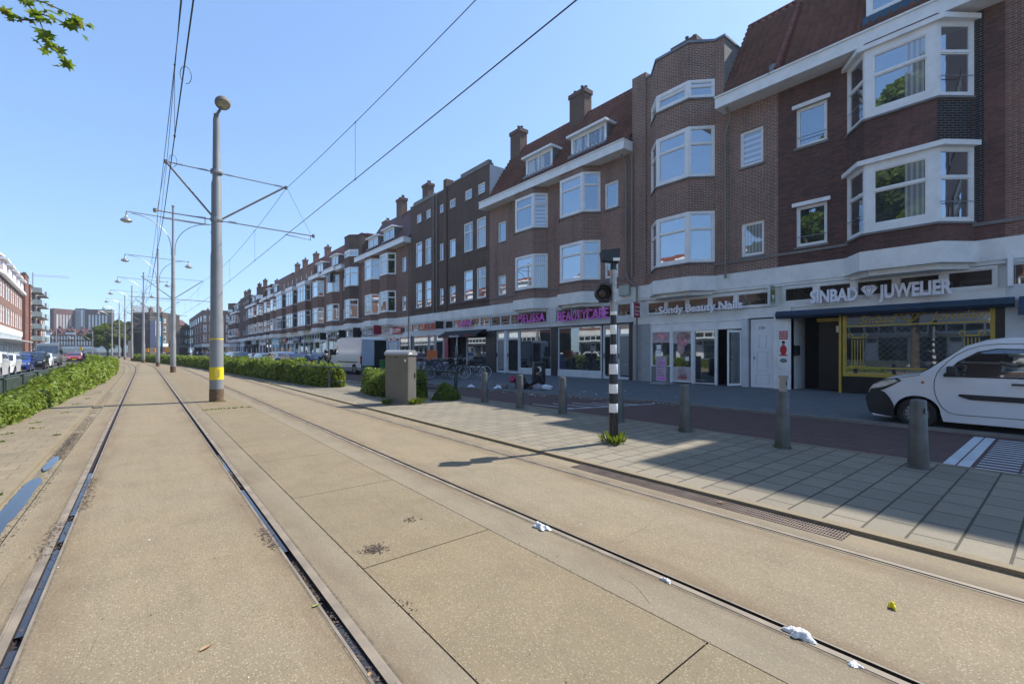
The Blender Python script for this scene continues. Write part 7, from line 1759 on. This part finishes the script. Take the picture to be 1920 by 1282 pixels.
tips = []; m = MB(); r = random.Random(4)
branches = [[(-2.2, -1.6, .8), (-.4, -.55, .2), (.15, -.1, .1), (.42, .30, 0), (.62, .62, -.1), (.88, .95, 0)], [(.15, -.1, .1), (.55, .02, .1), (.80, .12, .15)], [(-.4, -.55, .2), (.1, -.45, .3), (.75, -.18, .3), (.98, .05, .25)], [(.25, .05, .1), (0, .12, 0), (-.22, .10, -.1)], [(.42, .30, 0), (.36, .52, .15)]]
for b_ in branches:
    m.tube([tuple(sp(*q)) for q in b_], [.012 - .008 * i / (len(b_) - 1) for i in range(len(b_))], 5)
m.build('twig', M['bark'], tw)
m = MB(); spots = []
for b_ in branches:
    for i in range(1, len(b_)):
        a, c = b_[i - 1], b_[i]
        if a[0] < -1: continue
        for k in range(5): t = (k + .5) / 5; spots.append(tuple(a[j] + (c[j] - a[j]) * t + r.gauss(0, .05) for j in range(3)))
    for k in range(4): spots.append(tuple(b_[-1][j] + r.gauss(0, .07) for j in range(3)))
for q in spots:
    s_ = r.uniform(.09, .165); L_ = plane_leaf(s_); C0 = sp(*q); n = Vector((r.gauss(0, .6), r.gauss(0, .6), 1)).normalized(); a = n.cross(Vector((r.gauss(0, 1), r.gauss(0, 1), -.6))).normalized(); b = n.cross(a)
    o0 = C0 - up * .03; mid = [tuple(C0 + a * p[0] + b * p[1] - n * (abs(p[0]) * .35)) for p in L_]
    i0 = len(m.v); m.v += mid + [tuple(C0)]; k = len(mid)
    for i in range(k): m.f.append((i0 + i, i0 + (i + 1) % k, i0 + k)); m.m.append(0)
m.build('leaves', leafmat('plane_leaves', (.10, .19, .02), (.20, .31, .03), .5), tw)
# trees far away
def at(px, den):   # plan point seen at picture column px and depth den
    u = (px - 960) / 853; X = u * den; return (X * .778 + den * .6284, den * .778 - X * .6284)
tree('broad green tree in the distance between the grey block and the far poles', *at(202, 138), 11.3, 4.4, 14000, 21, .5, .35, 6.6, bare=.18)
tree('second far green crown, right behind the broad tree', *at(230, 146), 12.6, 4.2, 12000, 22, .5, .35, 7.4, bare=.18)
# ---------------------------------------------------------------- left row of houses
def leftrow(label, p, q, bm='brick_pink', n=6, dorm=True, cut_=True, seed=1, group=None, simple=False, H=12.6):
    p, q = Vector(p), Vector(q); d = q - p; L = d.length; e = empty('row_house', (p.x, p.y, 0), math.atan2(d.y, d.x)); tag(e, label, 'house', group); rnd.seed(seed)
    # outward normal = left of direction p->q; call with p farther away than q for the left side
    hs = []; w = L / n
    for i in range(n):
        for k in (0, 1):
            a = i * w + w * (.12 + .42 * k); hs += [(a, a + w * .32, 5.75, 8.3), (a, a + w * .32, 9.4, 11.9)]
    body(e, L, bm, holes=hs, z1=12.4)
    for h in hs: window(e, ID, *h, 'T', 'g_dark2' if rnd.random() < .5 else 'g_full', fw=.11)
    m = MB(); m.box(0, L, 0, .55, 12.3, 12.7); m.build('gutter', M['white'], e)
    r_ = MB(); r_.extr([(RY0, EAVE), (-1.3, 15.6), (-5.2, 16.2), (-8.3, EAVE)], 0, L); r_.build('roof', M['tiles_red'], e)
    for i in range(n):
        a = i * w + w * .2; c = a + w * .62; m = MB(); m.box(a, c, -1.2, .25, 12.8, 14.5); dd = m.build('dormer', M['white'], e); window(dd, FR((a, .26)), .1, c - a - .1, 13.0, 14.3, '1', 'g_dark2', o=.0, fw=.1, mull=[.33, .66])
        m = MB(); m.box(a - .25, c + .25, -1.2, .7, 14.5, 14.72); m.build('dormer_roof', M['white'], dd)
    m = MB(); m.box(0, L, -.02, .05, 4.5, 5.3); m.build('fascia_band', M['cream'], e); m = MB(); m.box(0, L, .0, 1.5, 3.3, 3.4); m.build('canopy', M['palegrey'], e)
    for i in range(n): shopfront(e, i * w, (i + 1) * w, fm='palegrey', trans=True, zt=3.1)
    return e
leftrow('pink-brown brick row with white dormers at the left edge of the picture', (-18.1, 126), (-15.5, 93), n=5, seed=41, H=12.6)
leftrow('continuation of the pink-brown brick row outside the left edge', (-15.5, 93), (-15.5, 62), n=5, seed=42)
lr = leftrow('brick row opposite the jeweller, outside the picture, mirrored in the shop windows', (-19.5, 30), (-19.5, 4), n=4, seed=43)
c = copy_tree(lr); c.location = (-19.5, 56, 0); c['label'] = 'brick row opposite the beauty shop, outside the picture'
c = copy_tree(lr); c.location = (-19.5, 4, 0); c['label'] = 'brick row left behind the camera, outside the picture'
# red-brown tall block, flats with balconies, white gabled house
def block(name, label, p, q, H, bm, wins, depth=12, cat='apartment building', seed=1):
    p, q = Vector(p), Vector(q); d = q - p; L = d.length; e = empty(name, (p.x, p.y, 0), math.atan2(d.y, d.x)); tag(e, label, cat); rnd.seed(seed)
    mb = MB(); wall(mb, ID, 0, L, 0, H, [w[:4] for w in wins], .15)
    mb.face([(0, 0, 0), (0, 0, H), (0, -depth, H), (0, -depth, 0)]); mb.face([(L, 0, 0), (L, 0, H), (L, -depth, H), (L, -depth, 0)]); mb.face([(0, 0, H), (L, 0, H), (L, -depth, H), (0, -depth, H)]); mb.face([(0, -depth, 0), (0, -depth, H), (L, -depth, H), (L, -depth, 0)])
    mb.build('wall', M[bm], e)
    q_ = MB(); q_.box(.02, L - .02, -depth + .1, -.16, 0, H - .1); q_.build('interior', M['interior'], e)
    for w in wins: window(e, ID, w[0], w[1], w[2], w[3], w[4] if len(w) > 4 else 'T', w[5] if len(w) > 5 else None, fw=.12)
    m = MB(); m.box(-.05, L + .05, -.4, .08, H, H + .2); m.build('coping', M['stone'], e)
    return e
def grid(L, n, zs, fw_=.45, a0=.0, lay='T'):
    w = L / n; return [(a0 + i * w + w * (.5 - fw_ / 2), a0 + i * w + w * (.5 + fw_ / 2), z0, z1, lay) for i in range(n) for z0, z1 in zs]
block('corner_block', 'tall red-brown brick block rising above the left row', (-18.9, 138.2), (-18.2, 129.7), 17.0, 'brick_warm', grid(8.5, 2, [(1, 3.6), (5.2, 7.4), (8.8, 11), (12.6, 15)], .3), 20)
ab = block('apartment_building', 'narrow red brick apartment block with stacked glass balconies on the left', (-19.6, 158), (-19.0, 140.5), 15.8, 'brick_warm', grid(17.5, 4, [(1, 3.4), (4.5, 6.8), (7.4, 9.8), (10.2, 12.6), (13, 15.2)], .5), 10)
bal = plain('balcony_glass', (.30, .36, .36), .2, var=.1)
for k in range(5):
    for a in (.8, 9.6):
        m = MB(); m.box(a, a + 5.2, 0, 1.5, 3.9 + k * 2.65, 4.05 + k * 2.65); bb_ = m.build('balcony', M['stone'], ab)
        m = MB(); m.box(a, a + 5.2, 1.45, 1.5, 4.05 + k * 2.65, 5.05 + k * 2.65); m.box(a, a + .05, 0, 1.5, 4.05 + k * 2.65, 5.05 + k * 2.65); m.box(a + 5.15, a + 5.2, 0, 1.5, 4.05 + k * 2.65, 5.05 + k * 2.65); m.build('balustrade', bal, bb_)
# end faces toward the camera
m = MB(); 
gh = block('gabled_house', 'white and pink gabled house at the end of the left side', (-20.6, 172), (-20.2, 160), 10.2, 'brick_pink', grid(12, 3, [(1, 3.4), (5, 7), (7.8, 9.6)], .5), 10, 'house')
m = MB(); m.extr([(0, 10.2), (-5, 13.2), (-10, 10.2)], 0, 12); m.build('roof', M['tiles_red'], gh); m = MB(); m.box(11.9, 12.1, -3.2, -.6, 4.2, 9.6); m.build('bay_front', M['white'], gh)
# far grey block, dark row with red roofs in front of it, facing the camera
def at(px, den):   # plan point seen at picture column px and depth den
    u = (px - 960) / 853; X = u * den; return (X * .778 + den * .6284, den * .778 - X * .6284)
p, q = at(101, 310), at(146, 322)
def fblock(name, label, pa, pb, H, bm, wins, depth=12, seed=1, cat='apartment building'):   # pa at picture right, pb at picture left
    return block(name, label, pb if False else pa, pb, H, bm, wins, depth, cat, seed)
def flen(a, b): return (Vector(a) - Vector(b)).length
def tallwin(L, n, z0, z1, a, b): return [(a + (b - a) * (i + .22) / n, a + (b - a) * (i + .78) / n, z0, z1, '1', 'g_full') for i in range(n)]
A1, A2, A3, A4 = at(101, 305), at(141, 318), at(160, 318), at(210, 322)
# order p->q such that outward normal faces the camera
def facing(pa, pb):
    d = Vector(pb) - Vector(pa); n = Vector((-d.y, d.x)); mid = (Vector(pa) + Vector(pb)) / 2
    return (pa, pb) if n.dot(-mid) > 0 else (pb, pa)
for (a, b), H, bm, lab, nw in (((A1, A2), 30.5, 'brick_dark', 'dark grey left wing of the distant office block', 5), ((A2, A3), 31.5, 'cream', 'narrow pale grey middle of the distant office block', 2), ((A3, A4), 31.0, 'brick_brown', 'brown-grey right wing of the distant office block', 6)):
    pa, pb = facing(a, b); L = flen(a, b); bb_ = block('office_block', lab, pa, pb, H, bm if bm != 'cream' else 'brick_grey', tallwin(L, nw, H * .35, H * .88, L * .15, L * .9), 3, 'office building', 7)
    if bm == 'cream': m = MB(); m.box(.1, L - .1, .02, .12, 2, H - .5); m.build('cladding', M['greypaint'], bb_); m = MB(); m.box(L * .25 - .3, L * .25 + .9, .13, .2, 3, H - 1); m.build('light_strip', M['white'], bb_)
M['tiles_muted'] = tiles_far('tiles_muted', (.17, .075, .065), (.14, .07, .065)); RF = M['tiles_muted']
def farhouse(label, pxa, pxb, den, H, bm, n, zs, roof=3.2, den2=None, shop=True, seed=1, flat_=False):
    a, b = at(pxa, den), at(pxb, den2 or den); pa, pb = facing(a, b); L = flen(a, b)
    e = block('far_house', label, pa, pb, H, bm, grid(L, n, zs, .55), 9, 'house', seed)
    if roof: m = MB(); m.extr([(.3, H), (-2.6, H + roof), (-6, H + roof), (-9, H)], 0, L); m.build('roof', RF if not flat_ else M['tiles_far'], e)
    m = MB(); m.box(0, L, -.02, .12, 3.2, 4.3); m.build('fascia_band', M['palegrey'], e)
    m = MB(); m.box(0, L, -.02, .08, .1, 3.2); m.build('shop_fronts', M['g_shop'], e)
    for i in range(max(1, n // 3)): chimney(e, L * (i + .5) / max(1, n // 3), y=-3, z0=H, z1=H + (roof or 1) + 1.0, w=1.1, mat='brick_mid')
    return e
Z2 = [(4.9, 6.9), (7.6, 9.4)]
fh = farhouse('far dark brick row with red roofs below the grey office block, left half', 97, 140, 228, 9.9, 'brick_dark', 8, Z2, 3.4, 232, seed=51)
fh2 = farhouse('far dark brick row with red roofs below the grey office block, right half', 140, 182, 232, 9.9, 'brick_dark', 8, Z2, 3.4, 236, seed=52)
for f_ in (fh, fh2):
    for i in range(3):
        a = 1.5 + i * 3.6; m = MB(); m.extr([(-.1, 9.9), (-.1, 11.4), (-2.2, 11.4), (-2.2, 9.9)], a, a + 2.0); g_ = m.build('dormer', M['cream' if i != 1 else 'brick_mid'], f_)
        m = MB(); m.v = [(a - .2, .1, 11.4), (a + 2.2, .1, 11.4), (a + 1, .1, 12.9), (a - .2, -2.6, 11.4), (a + 2.2, -2.6, 11.4), (a + 1, -2.6, 12.9)]; m.f = [(0, 1, 2), (3, 5, 4), (0, 2, 5, 3), (1, 4, 5, 2)]; m.m = [0] * 4; m.build('gable_roof', RF, g_)
farhouse('far white-windowed house partly behind the broad tree', 182, 240, 215, 9.0, 'brick_grey', 7, [(4.6, 7.4)], 2.2, 205, seed=53)
farhouse('grey-brown brick block with antennas, right of the far tree', 246, 281, 150, 14.0, 'brick_grey', 5, [(5, 7), (8.2, 10.2), (11.2, 12.8)], 0, 146, seed=54)
m = MB(); a = at(262, 152); m.box(-3.2, 3.2, -2, 2, 14.1, 17.0); o = m.build('roof_house', M['cream']); o.location = (a[0] + 1, a[1] + 3, 0); tag(o, 'white plant room with antennas on the roof of the grey-brown block', 'roof structure')
bb = block('billboard_building', 'building end covered by a huge blue and white banner', *facing(at(281, 143), at(306, 149)), 12.4, 'brick_grey', [], 2.5, 'building')
Lb = flen(at(281, 143), at(306, 149)); 
m = MB(); m.box(Lb * .0, Lb * .62, .05, .16, 3.2, 12.3); bn = m.build('banner', plain('banner_pale', (.36, .42, .52), .6), bb)
m = MB(); m.box(Lb * .0, Lb * .62, .17, .19, 3.2, 6.6); m.box(Lb * .0, Lb * .62, .17, .19, 11.4, 12.3); m.build('banner_blue', plain('banner_blue', (.015, .16, .30), .6), bn); m = MB(); m.box(Lb * .64, Lb, .05, .14, 3.2, 11.3); m.build('navy_screen', plain('navy', (.03, .045, .10), .7), bb)
farhouse('brown brick gabled building between the blue banner and the curved row', 305, 331, 148, 14.2, 'brick_grey', 3, [(4.8, 7.0), (8.0, 10.0), (11, 12.4)], 0, 156, seed=55)
farhouse('dark row with white bays, curving away behind the plum-coloured corner block', 330, 356, 175, 12.0, 'brick_brown', 6, [(4.8, 7), (8.2, 10.4)], 2.6, 190, seed=56, flat_=True)
farhouse('plum-coloured brick block, its side along the street', 355, 379, 200, 15.4, 'brick_mid', 6, [(4.9, 7.4), (8.3, 10.8), (11.8, 14)], 0, 156, seed=57)
farhouse('plum-coloured corner block facing the tall grey pole', 379, 432, 156, 15.6, 'brick_mid', 5, [(4.9, 7.4), (8.3, 10.8), (11.8, 14)], 0, 158, seed=58)
# orange shop signs and small far things
for i, (px, den, z, w, lab) in enumerate(((315, 132, 2.4, 1.6, 'large orange sign panel right of the blue banner building'), (275, 138, 2.2, 1.3, 'orange sign panel between the far poles'), (290, 140, 2.4, .6, 'narrow orange sign beside the blue banner'))):
    a = at(px, den); e = empty('advert_panel', (a[0], a[1], 0)); e.rotation_euler = (0, 0, R(-38.9)); tag(e, lab, 'sign'); m = MB(); m.box(-w / 2, w / 2, -.08, .08, 1.4, 2.6 + .3 * (i == 0)); m.build('panel', plain('sign_orange', (.80, .33, .02), .5), e); m = MB(); m.tube([(0, 0, 0), (0, 0, 1.4)], .05); m.build('post', M['galv'], e)
for i, (px, den, c_, lab) in enumerate(((152, 118, 'yellow', 'yellow road sign between the red car and the white car'), (361, 128, 'white', 'white sign on a post before the plum-coloured block'))):
    a = at(px, den); e = empty('road_sign', (a[0], a[1], 0)); e.rotation_euler = (0, 0, R(-38.9)); tag(e, lab, 'road sign'); m = MB(); m.box(-.45, .45, -.03, .03, 2.0, 2.8); m.build('sign_plate', M[c_], e); m = MB(); m.tube([(0, 0, 0), (0, 0, 2.0)], .04); m.build('post', M['galv'], e)
# slim poles left of the far tree
for i, (px, den, lab) in enumerate(((142, 118, 'slim grey wire pole with a V bracket, in front of the grey office block'), (174, 126, 'slim grey wire pole right of the yellow road sign'), (106, 112, 'slim grey wire pole before the gabled house'))):
    a = at(px, den); e = empty('street_pole', (a[0], a[1], 0)); tag(e, lab, 'pole'); m = MB(); m.tube([(0, 0, 0), (0, 0, 7.6 - i * .3)], [.13, .09], 8); m.build('pole', M['steel'], e)
    m = MB(); m.tube([(-1.4, 0, 5.6), (0, 0, 4.6)], .03, 5); m.tube([(1.4, 0, 5.6), (0, 0, 4.6)], .03, 5); m.build('bracket_arm', M['galv'], e)
# crane far behind
cr = empty('crane', at(62, 520) + (0,)); cr.rotation_euler = (0, 0, R(-38.9 - 12)); tag(cr, 'faint red jib of a distant crane in the sky at the left', 'crane')
m = MB(); H = 88
for y, z in ((0, 0), (0, 1.6), (1.2, 0)): m.tube([(0, y, H + z), (52, y, H - 4 + z)], .10, 4)
for i in range(26): m.tube([(i * 2, 0, H - i * .154), (i * 2 + 1, 0, H + 1.6 - i * .154), (i * 2 + 2, 0, H - (i + 1) * .154)], .05, 3)
m.build('jib', plain('crane_red', (.55, .22, .18), .6), cr); m = MB(); m.tube([(0, 0, 0), (0, 0, H + 4)], .6, 6); m.build('mast', M['galv'], cr)

# light summer haze over the whole street
hz = MB(); hz.box(-120, 120, -60, 520, -1.2, 95)
hz = hz.build('haze', M['white']); hz['kind'] = 'stuff'
t = NT('haze_air'); v = t.n('ShaderNodeVolumePrincipled'); v.inputs['Color'].default_value = (.86, .93, 1, 1); v.inputs['Density'].default_value = .00035; v.inputs['Anisotropy'].default_value = .3
t.l(v.outputs[0], t.out.inputs['Volume']); hz.data.materials.clear(); hz.data.materials.append(t.m)
